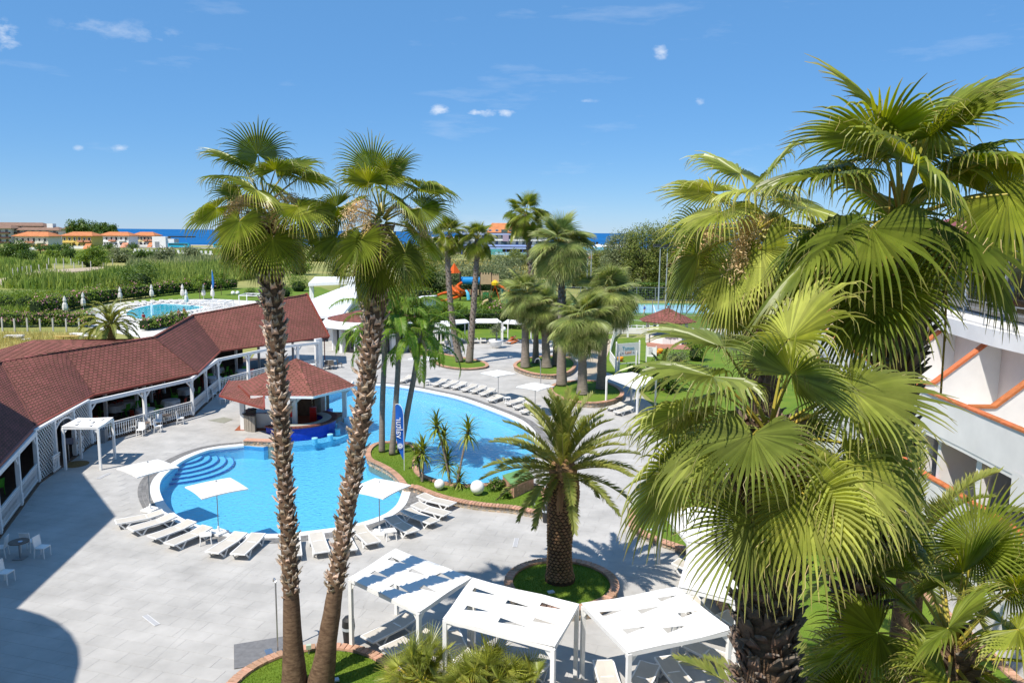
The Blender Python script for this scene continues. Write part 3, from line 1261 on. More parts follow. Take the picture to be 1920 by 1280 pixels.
# lawn on the right with its kerb, running under the big palms to the building
RL = [P(*p, .3) for p in ((1180, 952), (1181, 985), (1205, 1000), (1240, 1014), (1290, 1030))]
RLAWN = [xy(p) for p in RL] + [(7.6, 22.5), (7.2, 18), (5.2, 15.0), (4.5, 9), (15.2, 9), (15.5, 22), (15.8, 31), (17, 38), (13, 39), (8.5, 38.5)]
planter('lawn_bed', 'brick edged lawn running under the big fan palms towards the white building', RLAWN, .3, 7, per=60, brick=.25)
mb = MB()
mb.sheet([(8.6, 76), (11, 70), (11.5, 62), (12.5, 52), (24, 52), (30, 75), (30, 92), (18, 100), (10, 98)], -.02)
struct('garden_lawn', mb, LAWN)
mb = MB()
mb.sheet([xy(P(*p)) for p in ((1100, 712), (1122, 712), (1148, 640), (1146, 632), (1108, 632), (1102, 660))], .0)
struct('garden_path', mb, mat('sandy_path', (.42, .35, .26), .95, .12, 1.5, bump=.2))
mb = MB()
mb.sheet([(-13, 91), (-6, 96.2), (4, 97.4), (9, 93.2), (14, 100), (10, 112), (-10, 116), (-24, 108), (-17, 98)], .01)
struct('pergola_lawn', mb, LAWN)


# ------------------------------------------------------------------ shingled roofs
def roof_facet(poly3, parent, tab=.34, exp=.22, th=.016, base=True, shingles=True):
    """one slope of a roof: eave edge first (a, b), then the top edge (c, d) or a single peak; felt below, hexagon tabs in courses on top"""
    p = [Vector(q) for q in poly3]
    E0, E1 = p[0], p[1]
    T1 = p[2]
    T0 = p[3] if len(p) > 3 else p[2]
    u = (E1 - E0).normalized()
    Sf = lambda s, t: E0.lerp(E1, s).lerp(T0.lerp(T1, s), t)
    nn = (E1 - E0).cross((T0 + T1) / 2 - (E0 + E1) / 2).normalized()
    if nn.z < 0:
        nn = -nn
    NS, NT = 8, 6
    f = MB()
    for off, fl in ((0, False), (-.09, True)):
        V = [Sf(i / NS, k / NT) + nn * off for k in range(NT + 1) for i in range(NS + 1)]
        F = [(k * (NS + 1) + i, k * (NS + 1) + i + 1, (k + 1) * (NS + 1) + i + 1, (k + 1) * (NS + 1) + i) for k in range(NT) for i in range(NS)]
        f.add(V, [q[::-1] for q in F] if fl else F)
    f.add([E0, E1, E1 - nn * .09, E0 - nn * .09], [(0, 3, 2, 1)])
    face = f.build('roof_plane', SHING_B, parent)
    if not shingles:
        return face
    mid = ((T0 + T1) / 2 - (E0 + E1) / 2).length
    rows = max(1, int(mid / exp))
    mb = MB()
    rr = []
    dv = 1.0 / rows
    for r_ in range(rows):
        t = r_ * dv
        tm = t + dv * .6
        A, B = Sf(0, tm), Sf(1, tm)
        a0, a1 = (A - E0).dot(u), (B - E0).dot(u)
        if a1 - a0 < tab * .7:
            continue
        k = math.ceil(a0 / tab - (.5 if r_ % 2 else 0))
        while True:
            c = (k + (.5 if r_ % 2 else 0)) * tab
            if c > a1:
                break
            h = tab * .5
            q = lambda du, dt, hh: Sf(min(1, max(0, (c + du - a0) / (a1 - a0))), min(1, t + dt * dv)) + nn * hh
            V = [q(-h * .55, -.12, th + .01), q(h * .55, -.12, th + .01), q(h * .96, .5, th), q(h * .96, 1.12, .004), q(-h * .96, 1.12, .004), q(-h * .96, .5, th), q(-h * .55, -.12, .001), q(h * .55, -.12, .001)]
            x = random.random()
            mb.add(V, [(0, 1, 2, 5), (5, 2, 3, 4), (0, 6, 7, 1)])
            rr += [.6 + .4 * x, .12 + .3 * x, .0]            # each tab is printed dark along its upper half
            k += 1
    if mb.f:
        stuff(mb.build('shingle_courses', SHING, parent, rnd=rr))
    return face


def ridge_cap(a, b, parent, w=.22):
    a, b = Vector(a), Vector(b)
    mb = MB()
    n_ = max(1, int((b - a).length / .3))
    d = (b - a).normalized()
    s = d.cross(Vector((0, 0, 1))).normalized() * w / 2
    rr = []
    for i in range(n_):
        p, q = a.lerp(b, i / n_), a.lerp(b, (i + 1.1) / n_)
        z0, z1 = Vector((0, 0, .05)), Vector((0, 0, .03))
        dn = Vector((0, 0, -.055))
        mb.add([p - s + z0 + dn, p + z0, p + s + z0 + dn, q - s + z1 + dn, q + z1, q + s + z1 + dn], [(0, 1, 4, 3), (1, 2, 5, 4)])
        rr += [random.random()] * 2
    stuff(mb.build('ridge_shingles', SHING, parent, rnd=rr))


# ------------------------------------------------------------------ the restaurant pavilion on the left
REST = thing('restaurant_pavilion', 'long low restaurant pavilion with wavy dark red shingle roof and white balustrade', 'restaurant', (0, 0, 0))
EZ = 2.95
E_ = [P(-130, 1005, EZ), P(0, 870, EZ), P(65, 800, EZ), P(175, 741, EZ), P(371, 699, EZ), P(413, 658, EZ), P(617, 631, EZ)]
E_[0] = Vector((-21.0, 27.5, EZ))
R_ = [Vector((-25.6, 29.5, 5.6)), Vector((-28.4, 37.5, 5.6)), P(0, 677, 5.6), P(117, 657, 5.6), P(287, 631, 5.6), P(360, 590, 5.9), D(575, 551, 79.0)]
ridge_of = [0, 1, 2, 3, 4, 5, 6]
for i in range(6):
    roof_facet([E_[i], E_[i + 1], R_[i + 1], R_[i]], REST)
    ridge_cap(R_[i], R_[i + 1], REST, .3)
for i in range(1, 6):
    mb = MB()
    mb.beam(E_[i] + Vector((0, 0, .02)), R_[i] + Vector((0, 0, .02)), .16, .02)
    mb.build('valley_strip', SHING_B, REST)
BACK = []
for i in range(7):
    a = E_[max(0, i - 1)]
    b = E_[min(6, i + 1)]
    d = (b - a)
    nn = Vector((-d.y, d.x, 0)).normalized()
    BACK.append(Vector((R_[i].x + nn.x * 4.6, R_[i].y + nn.y * 4.6, EZ)))
for i in range(6):
    roof_facet([BACK[i + 1], BACK[i], R_[i], R_[i + 1]], REST, shingles=i >= 3)
# gable end boarding
mb = MB()
g0, g1, g2 = E_[6], BACK[6], R_[6]
mb.add([g0, g1, g2 - Vector((0, 0, .08)), g0 + Vector((-.1, -.1, 0)), g1 + Vector((-.1, -.1, 0)), g2 + Vector((-.1, -.1, -.08))], [(0, 1, 2), (3, 5, 4)])
mb.build('gable_boarding', WHITE, REST)
mb = MB()
mb.beam(g0, g2 + Vector((0, 0, .03)), .16, .2)
mb.beam(g1, g2 + Vector((0, 0, .03)), .16, .2)
mb.build('verge_board', FASC, REST)
# rear wing: lower hipped roof behind
A0, A1, A2, A3 = P(62, 637, 5), P(228, 638, 5), Vector((-27.5, 60, 3.1)), Vector((-36.0, 45, 3.1))
roof_facet([A3, Vector((-30, 50, 3.1)), Vector((-29.5, 56, 4.6)), P(62, 637, 5.0)], REST)
roof_facet([Vector((-42, 50, 3.1)), A3 + Vector((0.1, 0, 0)), A0], REST)
roof_facet([Vector((-34, 66, 3.1)), Vector((-42, 50.2, 3.1)), A0, A1 + Vector((.5, 1.0, 0))], REST, shingles=False)
roof_facet([Vector((-30, 49.9, 3.1)), Vector((-27.8, 59, 4.9)), A1, A0 + Vector((.05, 0, 0))], REST)
# fascia and gutter
for i in range(6):
    mb = MB()
    mb.beam(E_[i] + Vector((0, 0, -.02)), E_[i + 1] + Vector((0, 0, -.02)), .12, .14)
    mb.build('gutter', FASC, REST)
# columns, beam and balustrade stand back from the eave
BL = [Vector((-20.9, 28, 0)), P(0, 1004), P(72, 906), P(172, 834), P(362, 780), P(410, 735), P(492, 690), P(592, 694)]
BL[6] = Vector((-21.9, 70.2, 0))
BL[7] = Vector((-18.75, 73.7, 0))
floor_poly = [xy(p) for p in BL] + [(-25, 80), (-31, 80), (-36, 62), (-36, 40), (-27, 27)]
mb = MB()
mb.prism(floor_poly, -.1, .1)
mb.build('floor_slab', mat('brown_floor', (.10, .065, .045), .6, .2, 3), REST)
ins = offset([xy(p) for p in BL] + [(-25, 80), (-31, 80), (-36, 62), (-36, 40), (-27, 27)], .10)
mb = MB()
mb.prism(ins, -.1, .05)
mb.build('plinth', mat('brown_step', (.16, .105, .07), .8, .2, 3), REST)
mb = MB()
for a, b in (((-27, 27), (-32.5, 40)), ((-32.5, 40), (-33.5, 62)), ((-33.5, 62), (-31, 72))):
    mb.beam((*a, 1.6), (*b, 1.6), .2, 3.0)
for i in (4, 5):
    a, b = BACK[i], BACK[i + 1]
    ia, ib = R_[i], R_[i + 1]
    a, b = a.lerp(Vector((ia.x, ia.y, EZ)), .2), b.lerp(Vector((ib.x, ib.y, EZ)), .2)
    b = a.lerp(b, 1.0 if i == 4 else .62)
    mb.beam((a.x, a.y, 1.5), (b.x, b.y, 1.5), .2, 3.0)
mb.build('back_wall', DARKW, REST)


def rail(a, b, parent, h=1.0, post=True, step=.18, zb=.1):
    a, b = Vector(a), Vector(b)
    d = b - a
    L_ = d.length
    an = math.atan2(d.y, d.x)
    r_ = MB()
    r_.beam(a + Vector((0, 0, zb + h)), b + Vector((0, 0, zb + h)), .09, .06)
    r_.beam(a + Vector((0, 0, zb + .14)), b + Vector((0, 0, zb + .14)), .06, .05)
    r_.beam(a + Vector((0, 0, zb + h - .13)), b + Vector((0, 0, zb + h - .13)), .06, .05)
    r_.build('handrail', WHITE, parent)
    n_ = int(L_ / step)
    for i in range(n_):
        p = a.lerp(b, (i + .5) / n_)
        o = link('baluster', BALU, parent, (p.x, p.y, zb + .03), (0, 0, an))


_b = MB()
_b.add([(-.026, -.01, 0), (.026, -.01, 0), (.04, -.01, .25), (.04, -.01, .34), (.02, -.01, .42), (.02, -.01, .5), (.04, -.01, .58), (.04, -.01, .68), (.026, -.01, .9),
        (-.026, -.01, .9), (-.04, -.01, .68), (-.04, -.01, .58), (-.02, -.01, .5), (-.02, -.01, .42), (-.04, -.01, .34), (-.04, -.01, .25)], [tuple(range(16))])
_n = len(_b.v)
_b.add([(x, -y, z) for x, y, z in _b.v[:_n]], [tuple(range(15, -1, -1))])
_b.add(_b.v[:_n] + [(x, -y, z) for x, y, z in _b.v[:_n]], [(i, i + 16, (i + 1) % 16 + 16, (i + 1) % 16) for i in range(16)])
BALU = _b.mesh('baluster', WHITE)
_c = MB()
_c.box((0, 0, 1.36), (.2, .2, 2.72))
_c.box((0, 0, .35), (.24, .24, .5))
COLM = _c.mesh('column', WHITE)


def column(p, parent, rz=0):
    return link('column', COLM, parent, (p[0], p[1], .1), (0, 0, rz))


for i in (0, 1, 3, 4, 5, 6):
    a, b = BL[i], BL[i + 1]
    rz = math.atan2(b.y - a.y, b.x - a.x)
    n_ = {0: 2, 1: 2, 3: 2, 4: 2, 5: 2, 6: 2}[i]
    for k in range(n_):
        p, q = a.lerp(b, k / n_), a.lerp(b, (k + 1) / n_)
        rail(p, q, REST)
        column(p, REST, rz)
    mb = MB()
    mb.beam(a + Vector((0, 0, 2.72)), b + Vector((0, 0, 2.72)), .18, .24)
    mb.build('eave_beam', WHITE, REST)
    br = MB()
    for k in range(n_):
        p, q = a.lerp(b, k / n_), a.lerp(b, (k + 1) / n_)
        d = (q - p).normalized()
        br.beam(p + Vector((0, 0, 2.1)), p + d * .6 + Vector((0, 0, 2.75)), .09, .09)
        br.beam(q + Vector((0, 0, 2.1)), q - d * .6 + Vector((0, 0, 2.75)), .09, .09)
    br.build('corner_brace', WHITE, REST)
column(BL[7], REST, .8)
mb = MB()
mb.box((BL[7].x - .1, BL[7].y + .2, 1.55), (.75, .3, 3.1), .9)
mb.build('end_pier', WHITE, REST)
for p in (E_[4], E_[3], E_[6]):
    mb = MB()
    q = Vector((p.x - .55, p.y + .25, 0))
    mb.tube([p + Vector((0, 0, -.1)), Vector((q.x, q.y, 2.6)), Vector((q.x, q.y, .1))], .05, 8)
    mb.build('downpipe', FASC, REST)
mb = MB()
for i in range(2, len(BL) - 1):
    a, b = BL[i], BL[i + 1]
    nn = Vector((-(b - a).y, (b - a).x, 0)).normalized()
    for t in (.15, .55, .95):
        p = a.lerp(b, t) + nn * 4.2
        mb.box((p.x, p.y, 1.6), (.2, .2, 3.0))
        mb.build('inner_column', WHITE, REST)
        mb = MB()
# trellis front with the arched way in (between BL[2] and BL[3])
ta, tb_ = BL[2], BL[3]
td = (tb_ - ta).normalized()
TLn = (tb_ - ta).length
trz = math.atan2(td.y, td.x)


def trellis(s0, s1, z0, z1, hole=None):
    mb = MB()
    g = .27
    W = lambda s, z, off: ta + td * s + Vector((-td.y, td.x, 0)) * off + Vector((0, 0, z))
    wd, hg = s1 - s0, z1 - z0
    for sg in (1, -1):
        k = -hg
        while k < wd + hg:
            # line s = s0 + k + t, z = z0 + t (or mirrored), clipped to the panel
            t0, t1 = max(0, -k), min(hg, wd - k)
            seg = []
            if t1 - t0 > .05:
                m = max(1, int((t1 - t0) / .1))
                for q in range(m):
                    a0, a1 = t0 + (t1 - t0) * q / m, t0 + (t1 - t0) * (q + 1) / m
                    sa, za, sb, zb = s0 + k + a0, z0 + a0, s0 + k + a1, z0 + a1
                    if sg < 0:
                        sa, sb = s0 + s1 - sa, s0 + s1 - sb
                    if hole and hole((sa + sb) / 2, (za + zb) / 2):
                        if seg:
                            mb.beam(W(*seg[0], .01 * sg), W(*seg[-1], .01 * sg), .014, .035)
                            seg = []
                        continue
                    if not seg:
                        seg.append((sa, za))
                    seg = [seg[0], (sb, zb)]
                if seg:
                    mb.beam(W(*seg[0], .01 * sg), W(*seg[-1], .01 * sg), .014, .035)
            k += g
    stuff(mb.build('trellis_slats', WHITE, REST))
    fr = MB()
    fr.beam(W(s0, z0, 0), W(s0, z1, 0), .08, .08, up=(1, 0, 0))
    fr.beam(W(s1, z0, 0), W(s1, z1, 0), .08, .08, up=(1, 0, 0))
    fr.build('trellis_frame', WHITE, REST)


ds0, ds1 = 2.35, 5.0
dm = (ds0 + ds1) / 2
arch = lambda s, z: ds0 < s < ds1 and z < 1.9 + math.sqrt(max(0, 1 - ((s - dm) / ((ds1 - ds0) / 2)) ** 2)) * .75
trellis(.05, ds0, .1, 2.82)
trellis(ds1, TLn - .05, .1, 2.82)
trellis(ds0, ds1, 1.9, 2.82, arch)
mb = MB()
pts = [ta + td * (dm + math.cos(t) * (ds1 - ds0) / 2) + Vector((0, 0, 1.9 + math.sin(t) * .75)) for t in [math.pi * k / 14 for k in range(15)]]
for a, b in zip(pts, pts[1:]):
    mb.beam(a, b, .09, .1)
mb.build('arch_trim', WHITE, REST)
rail(ta + td * (ds0 - .9) + Vector((.25, -.1, 0)), ta + td * (ds0 + .05) + Vector((.25, -.1, 0)), REST, .95)
rail(ta + td * ds1 + Vector((.25, -.1, 0)), ta + td * (ds1 + .8) + Vector((.25, -.1, 0)), REST, .95)
for s in (0, ds0, ds1, TLn):
    column(ta + td * s, REST, trz)
mb = MB()
mb.beam(ta + Vector((0, 0, 2.88)), tb_ + Vector((0, 0, 2.88)), .16, .12)
mb.build('eave_beam', WHITE, REST)

# ------------------------------------------------------------------ swim-up bar
BARC = P(557, 722, 2.65)
BAR = thing('pool_bar', 'hexagonal swim-up pool bar with two-tier red shingle roof and curved blue tiled counter', 'bar', (BARC.x, BARC.y, 0))
bo = Vector((BARC.x, BARC.y, 0))
hexa = lambda r, z, a0=0: [Vector((r * math.cos(R(60 * k + a0)), r * math.sin(R(60 * k + a0)), z)) for k in range(6)]
he = hexa(4.15, 2.65)
apex = Vector((0, 0, 4.55))
for k in range(6):
    roof_facet([he[k], he[(k + 1) % 6], apex], BAR)
    ridge_cap(he[k], apex, BAR, .2)
mb = MB()
for k in range(6):
    mb.beam(he[k] + Vector((0, 0, -.08)), he[(k + 1) % 6] + Vector((0, 0, -.08)), .1, .16, mi=0 if k in (2, 3) else 1)
mb.build('eave_board', [FASC, WHITE], BAR)
# lower skirt on the two sides towards the restaurant and the camera
lo = [Vector(P(412, 742, 2.3)) - bo, Vector(P(496, 766, 2.3)) - bo, Vector(P(430, 714, 2.3)) - bo]
up = [Vector((-3.9, -.1, 2.62)), Vector((-2.0, -3.45, 2.62)), Vector((-3.0, 1.6, 2.62))]
up2 = [Vector((-3.1, -.3, 2.72)), Vector((-1.4, -3.0, 2.72)), Vector((-2.6, 1.9, 2.72))]
roof_facet([lo[0], lo[1], up2[1], up2[0]], BAR)
roof_facet([lo[2], lo[0], up2[0], up2[2]], BAR)
mb = MB()
for a, b in ((lo[0], lo[1]), (lo[2], lo[0]), (lo[1], up2[1])):
    mb.beam(a, b, .1, .13)
mb.build('gutter', FASC, BAR)
for x, y in ((.27, -1.75), (-3.1, -2.3), (3.0, 1.5), (-2.4, 2.2), (1.2, 2.6)):
    p = MB()
    zt = 2.15 if x < -2 else 2.7
    p.box((x, y, zt / 2), (.3, .3, zt))
    for dx, dy in (((.9, -.2), (.5, .75), (-.75, .35)) if x > -2 else ()):
        p.beam((x, y, 1.75), (x + dx, y + dy, 2.5), .14, .14)
    p.build('post', WHITE, BAR)
# curved counter: blue tiled drum, mosaic shelf, brick rim
ccx, ccy, cr = Vector(P(548, 798)).x - bo.x + .3, Vector(P(548, 798)).y - bo.y + .2, 2.75
arc = [R(a) for a in range(-125, 66, 8)]


def ring(mb, r0, r1, z0, z1, mi=0):
    V, F = [], []
    for a in arc:
        c, s = math.cos(a), math.sin(a)
        V += [(ccx + r0 * c, ccy + r0 * s, z0), (ccx + r1 * c, ccy + r1 * s, z0), (ccx + r1 * c, ccy + r1 * s, z1), (ccx + r0 * c, ccy + r0 * s, z1)]
    for i in range(len(arc) - 1):
        for q in range(4):
            F.append((i * 4 + q, (i + 1) * 4 + q, (i + 1) * 4 + (q + 1) % 4, i * 4 + (q + 1) % 4))
    F += [(0, 1, 2, 3), tuple((len(arc) - 1) * 4 + q for q in (3, 2, 1, 0))]
    mb.add(V, F, mi)


mb = MB()
ring(mb, 1.9, 2.62, -.84, .42)
bl_ = MB()
ring(bl_, 2.63, 3.75, -.845, -.45)
bl_.build('underwater_bench', POOL_T, BAR)
mb.build('counter_base', mat('cobalt_tile', (.012, .045, .42), .35, .15, 6), BAR)
mb = MB()
ring(mb, 1.75, 2.35, .43, .5)
mb.build('counter_top', mat('pale_mosaic', (.42, .44, .40), .5, .25, 14), BAR)
mb = MB()
V = []
for k in range(34):
    a = arc[0] + (arc[-1] - arc[0]) * (k + .5) / 34
    mb.box((ccx + 2.55 * math.cos(a), ccy + 2.55 * math.sin(a), .47), (.4, .225, .1), a)
    o = mb.build('rim_brick', mat('dark_red_brick', (.17, .062, .045), .8, .2, 8, objvar=.2), BAR)
    mb = MB()
mb = MB()
mb.prism(circle((ccx, ccy), 1.9, 30), -.5, -.1)
mb.prism([(-3.6, -2.6), (1.2, -2.2), (2.2, 0), (2.6, 3), (-2.6, 3), (-3.9, .6)], -.84, .03)
mb.build('floor', mat('terracotta_floor', (.30, .095, .045), .7, .15, 4), BAR)
# low rubble wall down to the water, curved stone end wall, back wall with stone panel
wl = [Vector(P(457, 834)) - bo, Vector(P(512, 836)) - bo]
mb = MB()
mb.beam(wl[0] + Vector((0, .25, -.3)), wl[1] + Vector((0, .25, -.3)), .5, 1.1)
mb.build('low_wall', MORTAR, BAR)
stone_face([xy(wl[0]), xy(wl[1])], -.1, .25, False, 21, BAR)
mb = MB()
for k in range(10):
    p = wl[0].lerp(wl[1], (k + .5) / 10)
    mb.box((p.x, p.y + .22, .29), (.19, .56, .07))
mb.build('wall_coping', BRICK, BAR)
c0 = Vector(P(462, 805)) - bo
sw = [(c0.x + .75 + .95 * math.cos(R(a)), c0.y + .6 + 1.15 * math.sin(R(a))) for a in range(130, 281, 12)]
mb = MB()
for a, b in zip(sw, sw[1:]):
    mb.beam((*a, .55), (*b, .55), .25, 1.1)
mb.build('end_wall', MORTAR, BAR)
stone_face(offset(sw, 0)[:0] + [(x * 1.0 - .0, y) for x, y in sw], .02, 1.0, False, 22, BAR)
mb = MB()
for a, b in zip(sw, sw[1:]):
    mb.beam((*a, 1.14), (*b, 1.14), .42, .06)
mb.build('bar_shelf', mat('dark_slab', (.05, .045, .042), .4, .2, 4), BAR)
bw = [Vector(P(586, 778)) - bo, Vector(P(613, 764)) - bo]
mb = MB()
mb.beam(bw[0] + Vector((0, 0, .55)), bw[1] + Vector((0, 0, .55)), .4, 1.5)
mb.beam((-1.0, 1.6, 1.1), bw[0] + Vector((0, 0, 1.1)), .25, 2.2)
mb.build('back_wall', mat('brown_wall', (.16, .11, .075), .85, .2, 4), BAR)
mb = MB()
mb.beam(bw[0] + Vector((0, -.02, -.5)), bw[1] + Vector((.25, 0, -.5)), .46, .9)
mb.build('wall_tiling', MATS['cobalt_tile'], BAR)
stone_face([xy(bw[0] + Vector((.0, -.2, 0))), xy(bw[1] + Vector((0, -.2, 0)))], .25, 1.25, False, 23, BAR)
mb = MB()
mb.box((-1.55, -1.95, .55), (1.5, .12, 1.0))
mb.box((-2.35, -2.6, .55), (.1, .6, 1.0))
mb.build('partition', RENDER_W, BAR)
mb = MB()
mb.box((-.35, -1.2, .75), (.6, .6, 1.4))
for z in (.3, .55, .8, 1.05):
    mb.box((-.35, -1.52, z), (.5, .05, .06))
BARFR = thing('bottle_crate_rack', 'grey rack of crates standing behind the pool bar post', 'rack', bo)
mb.build('rack_body', GREYM, BARFR)
mb = MB()
mb.box((-2.2, -1.3, .45), (.5, .5, .8))
mb.box((-2.2, -1.3, .89), (.56, .56, .07))
b_ = thing('waste_bin', 'grey plastic waste bin inside the pool bar by the curved stone wall', 'bin', bo)
mb.build('bin_body', GREYM, b_)
mb = MB()
mb.box((-2.2, -1.57, .45), (.3, .03, .3))
mb.build('bin_notice', WHITE, b_)
mb = MB()
mb.lathe([(.07, 0), (.07, .38), (.03, .43), (.03, .48)], 12)
o = mb.build('fire_extinguisher', mat('signal_red', (.55, .02, .015), .35, .05, 3))
o.location = (bo.x + .1, bo.y - 1.98, .85)
tag(o, 'red fire extinguisher with yellow notice on the white bar post', 'fire extinguisher')
mb = MB()
mb.box((0, -.03, .62), (.2, .02, .2))
mb.build('yellow_notice', mat('yellow_sign', (.7, .5, .03), .5, .05, 3), o)


def crate():
    t = thing('red_crate', '', 'crate')
    m = MB()
    m.box((0, 0, .15), (.45, .35, .3))
    m.build('body', MATS['signal_red'], t)
    m = MB()
    m.box((0, 0, .31), (.48, .38, .03))
    m.build('rim', MATS['signal_red'], t)
    return t


mk = Maker(crate)
for i in range(3):
    mk((bo.x + 1.0, bo.y + .3, .03 + .33 * i), .2, 'red plastic crate behind the curved bar counter, ' + ('at the bottom of its stack', 'in the middle of its stack', 'on top of its stack')[i], 'red crates stacked in the pool bar')


def stool():
    t = thing('pool_stool', '', 'stool')
    m = MB()
    m.lathe([(.18, -.44), (.18, -.08), (.2, -.06), (.2, .0)], 18)
    m.build('pedestal', POOL_T, t)
    m = MB()
    m.lathe([(.19, .002), (.19, .02)], 18)
    m.build('seat', mat('pale_aqua_tile', (.30, .62, .68), .5, .1, 8), t)
    return t


mk = Maker(stool)
for i, p in enumerate(((590, 818), (619, 811), (633, 801), (627, 791))):
    q = P(p[0], p[1] + 3)
    mk((q.x, q.y, 0), 0, 'round pale blue stool standing in the water at the bar, ' + ('nearest the camera', 'second along the blue counter', 'third along the blue counter', 'farthest along the blue counter')[i], 'stools in the water round the pool bar')

# ------------------------------------------------------------------ the hotel on the right: stepped curved balconies
HOT = thing('hotel_building', 'white curved hotel building with stepped balconies and terracotta copings', 'hotel', (0, 0, 0))
FP = smooth_path([(15.4, 12, 0), (15.75, 20, 0), (16.05, 26.5, 0), (16.25, 31, 0), (18.0, 40.7, 0), (20.6, 51, 0), (24.5, 60, 0), (30, 68, 0)], 4)
FP = [Vector((p.x, p.y)) for p in FP]


def fo(d):
    out = []
    for i, p in enumerate(FP):
        t = (FP[min(i + 1, len(FP) - 1)] - FP[max(i - 1, 0)]).normalized()
        out.append(p + Vector((t.y, -t.x)) * d)
    return out


def wall(d, z0, z1, th=.2, m=RENDER_W, name='wall', i0=0, i1=None):
    a, b = fo(d)[i0:i1], fo(d + th)[i0:i1]
    mb = MB()
    n_ = len(a)
    mb.add([(*p, z0) for p in a] + [(*p, z1) for p in a] + [(*p, z1) for p in b] + [(*p, z0) for p in b],
           [(i, i + n_, i + 1 + n_, i + 1) for i in range(n_ - 1)] + [(i + n_, i + 2 * n_, i + 1 + 2 * n_, i + 1 + n_) for i in range(n_ - 1)] +
           [(i + 2 * n_, i + 3 * n_, i + 1 + 3 * n_, i + 1 + 2 * n_) for i in range(n_ - 1)] + [(i + 3 * n_, i, i + 1, i + 1 + 3 * n_) for i in range(n_ - 1)] + [(0, 3 * n_, 2 * n_, n_), (n_ - 1, 2 * n_ - 1, 3 * n_ - 1, 4 * n_ - 1)])
    return mb.build(name, m, HOT)


RENDER_SHADE = mat('shaded_white_render', (.62, .53, .49), .85, .06, .8)  # white render, the warm shade of the recess put into its colour
wall(0, -.3, 4.3, .2, RENDER_W, 'ground_wall')
wall(0, 6.05, 7.5, .18, RENDER_W, 'balcony_parapet')
wall(.02, 5.9, 6.06, 6, RENDER_W, 'floor_slab')
wall(.0, 3.05, 3.3, 6, RENDER_W, 'terrace_slab')
wall(3.2, 3.3, 5.9, .2, GLASSD, 'glazed_front')
wall(3.6, 6.06, 9.3, .2, RENDER_SHADE, 'recessed_wall')
wall(2.5, 9.3, 9.95, 4, RENDER_W, 'upper_slab')
wall(4.6, 9.95, 12.8, .2, GLASSD, 'upper_glazing')
wall(3.4, 12.8, 13.15, 5, RENDER_W, 'roof_slab')
for d, z, w_ in ((-.05, 7.5, .28), (-.05, 4.3, .28)):
    pth = fo(d + w_ / 2)
    for x, y, a in walk([(p.x, p.y) for p in pth], .62)[0]:
        if ('coping', w_) not in BRICKS:
            m = MB()
            m.add([(-.305, -w_ / 2, 0), (.305, -w_ / 2, 0), (.305, w_ / 2, 0), (-.305, w_ / 2, 0), (-.303, -w_ / 2, .07), (.303, -w_ / 2, .07), (.303, w_ / 2, .07), (-.303, w_ / 2, .07), (-.303, 0, .09), (.303, 0, .09)],
                  ((0, 3, 2, 1), (0, 1, 5, 4), (2, 3, 7, 6), (4, 5, 9, 8), (8, 9, 6, 7), (0, 4, 8, 7, 3), (1, 2, 6, 9, 5)))
            BRICKS[('coping', w_)] = m.mesh('coping_tile', TERRA)
        link('coping_tile', BRICKS[('coping', w_)], HOT, (x, y, z), (0, 0, a))


def at_y(d, Y):
    f_ = fo(d)
    for i in range(len(f_) - 1):
        if f_[i].y <= Y <= f_[i + 1].y:
            t = (Y - f_[i].y) / (f_[i + 1].y - f_[i].y)
            return f_[i].lerp(f_[i + 1], t)
    return f_[0]


for Y in (17.5, 22.2, 26.6, 30.9, 35.5, 40.7, 45.5, 50.2, 55, 59.5):          # fins with sloping terracotta tops between the balconies
    a, b = at_y(.18, Y), at_y(3.6, Y)
    a2, b2 = at_y(1.0, Y), at_y(3.1, Y)
    d = (b - a).normalized()
    n_ = Vector((-d.y, d.x)) * .1
    prof = [(a, 6.06), (a, 7.52), (a2, 7.52), (b2, 9.3), (b, 9.3), (b, 6.06)]
    mb = MB()
    V = [(p.x - n_.x, p.y - n_.y, z) for p, z in prof] + [(p.x + n_.x, p.y + n_.y, z) for p, z in prof]
    mb.add(V, [tuple(range(6)), tuple(range(11, 5, -1))] + [(i, i + 6, (i + 1) % 6 + 6, (i + 1) % 6) for i in range(6)])
    mb.build('dividing_wall', RENDER_W, HOT)
    mb = MB()
    mb.beam((*a, 7.56), (*a2, 7.56), .3, .09)
    mb.beam((*a2, 7.56), (*b2, 9.3), .3, .09)
    mb.build('sloping_coping', TERRA, HOT)
for Y in (20.3, 25.7, 29.5, 34.5, 40, 46, 52):
    p = at_y(.35, Y)
    mb = MB()
    mb.box((p.x, p.y, 5.1), (.35, .3, 1.6))
    mb.build('pillar', WHITE, HOT)
for Y in (21.8, 28.3, 33.2, 38.5, 44, 49.5):
    p, q = at_y(.2, Y), at_y(3.2, Y)
    mb = MB()
    mb.beam((*p, 4.6), (*q, 4.6), .2, 2.6)
    mb.build('terrace_partition', RENDER_W, HOT)
mb = MB()
a = [p for p in fo(-.06) if p.y < 24]
mb.add([(p.x, p.y, 5.1) for p in a] + [(p.x, p.y, 6.2) for p in a] + [(p.x + .3, p.y, 5.1) for p in a],
       [(i, i + len(a), i + 1 + len(a), i + 1) for i in range(len(a) - 1)] + [(i, i + 1, i + 1 + 2 * len(a), i + 2 * len(a)) for i in range(len(a) - 1)])
mb.build('deep_fascia', RENDER_W, HOT)
f_ = fo(2.7)
mb = MB()
for i in range(len(f_) - 1):
    for z in (10.3, 10.6, 10.9):
        mb.tube([(*f_[i], z), (*f_[i + 1], z)], .025, 5)
    mb.tube([(*f_[i], 9.95), (*f_[i], 10.9)], .025, 5)
mb.build('upper_railing', GREYM, HOT)
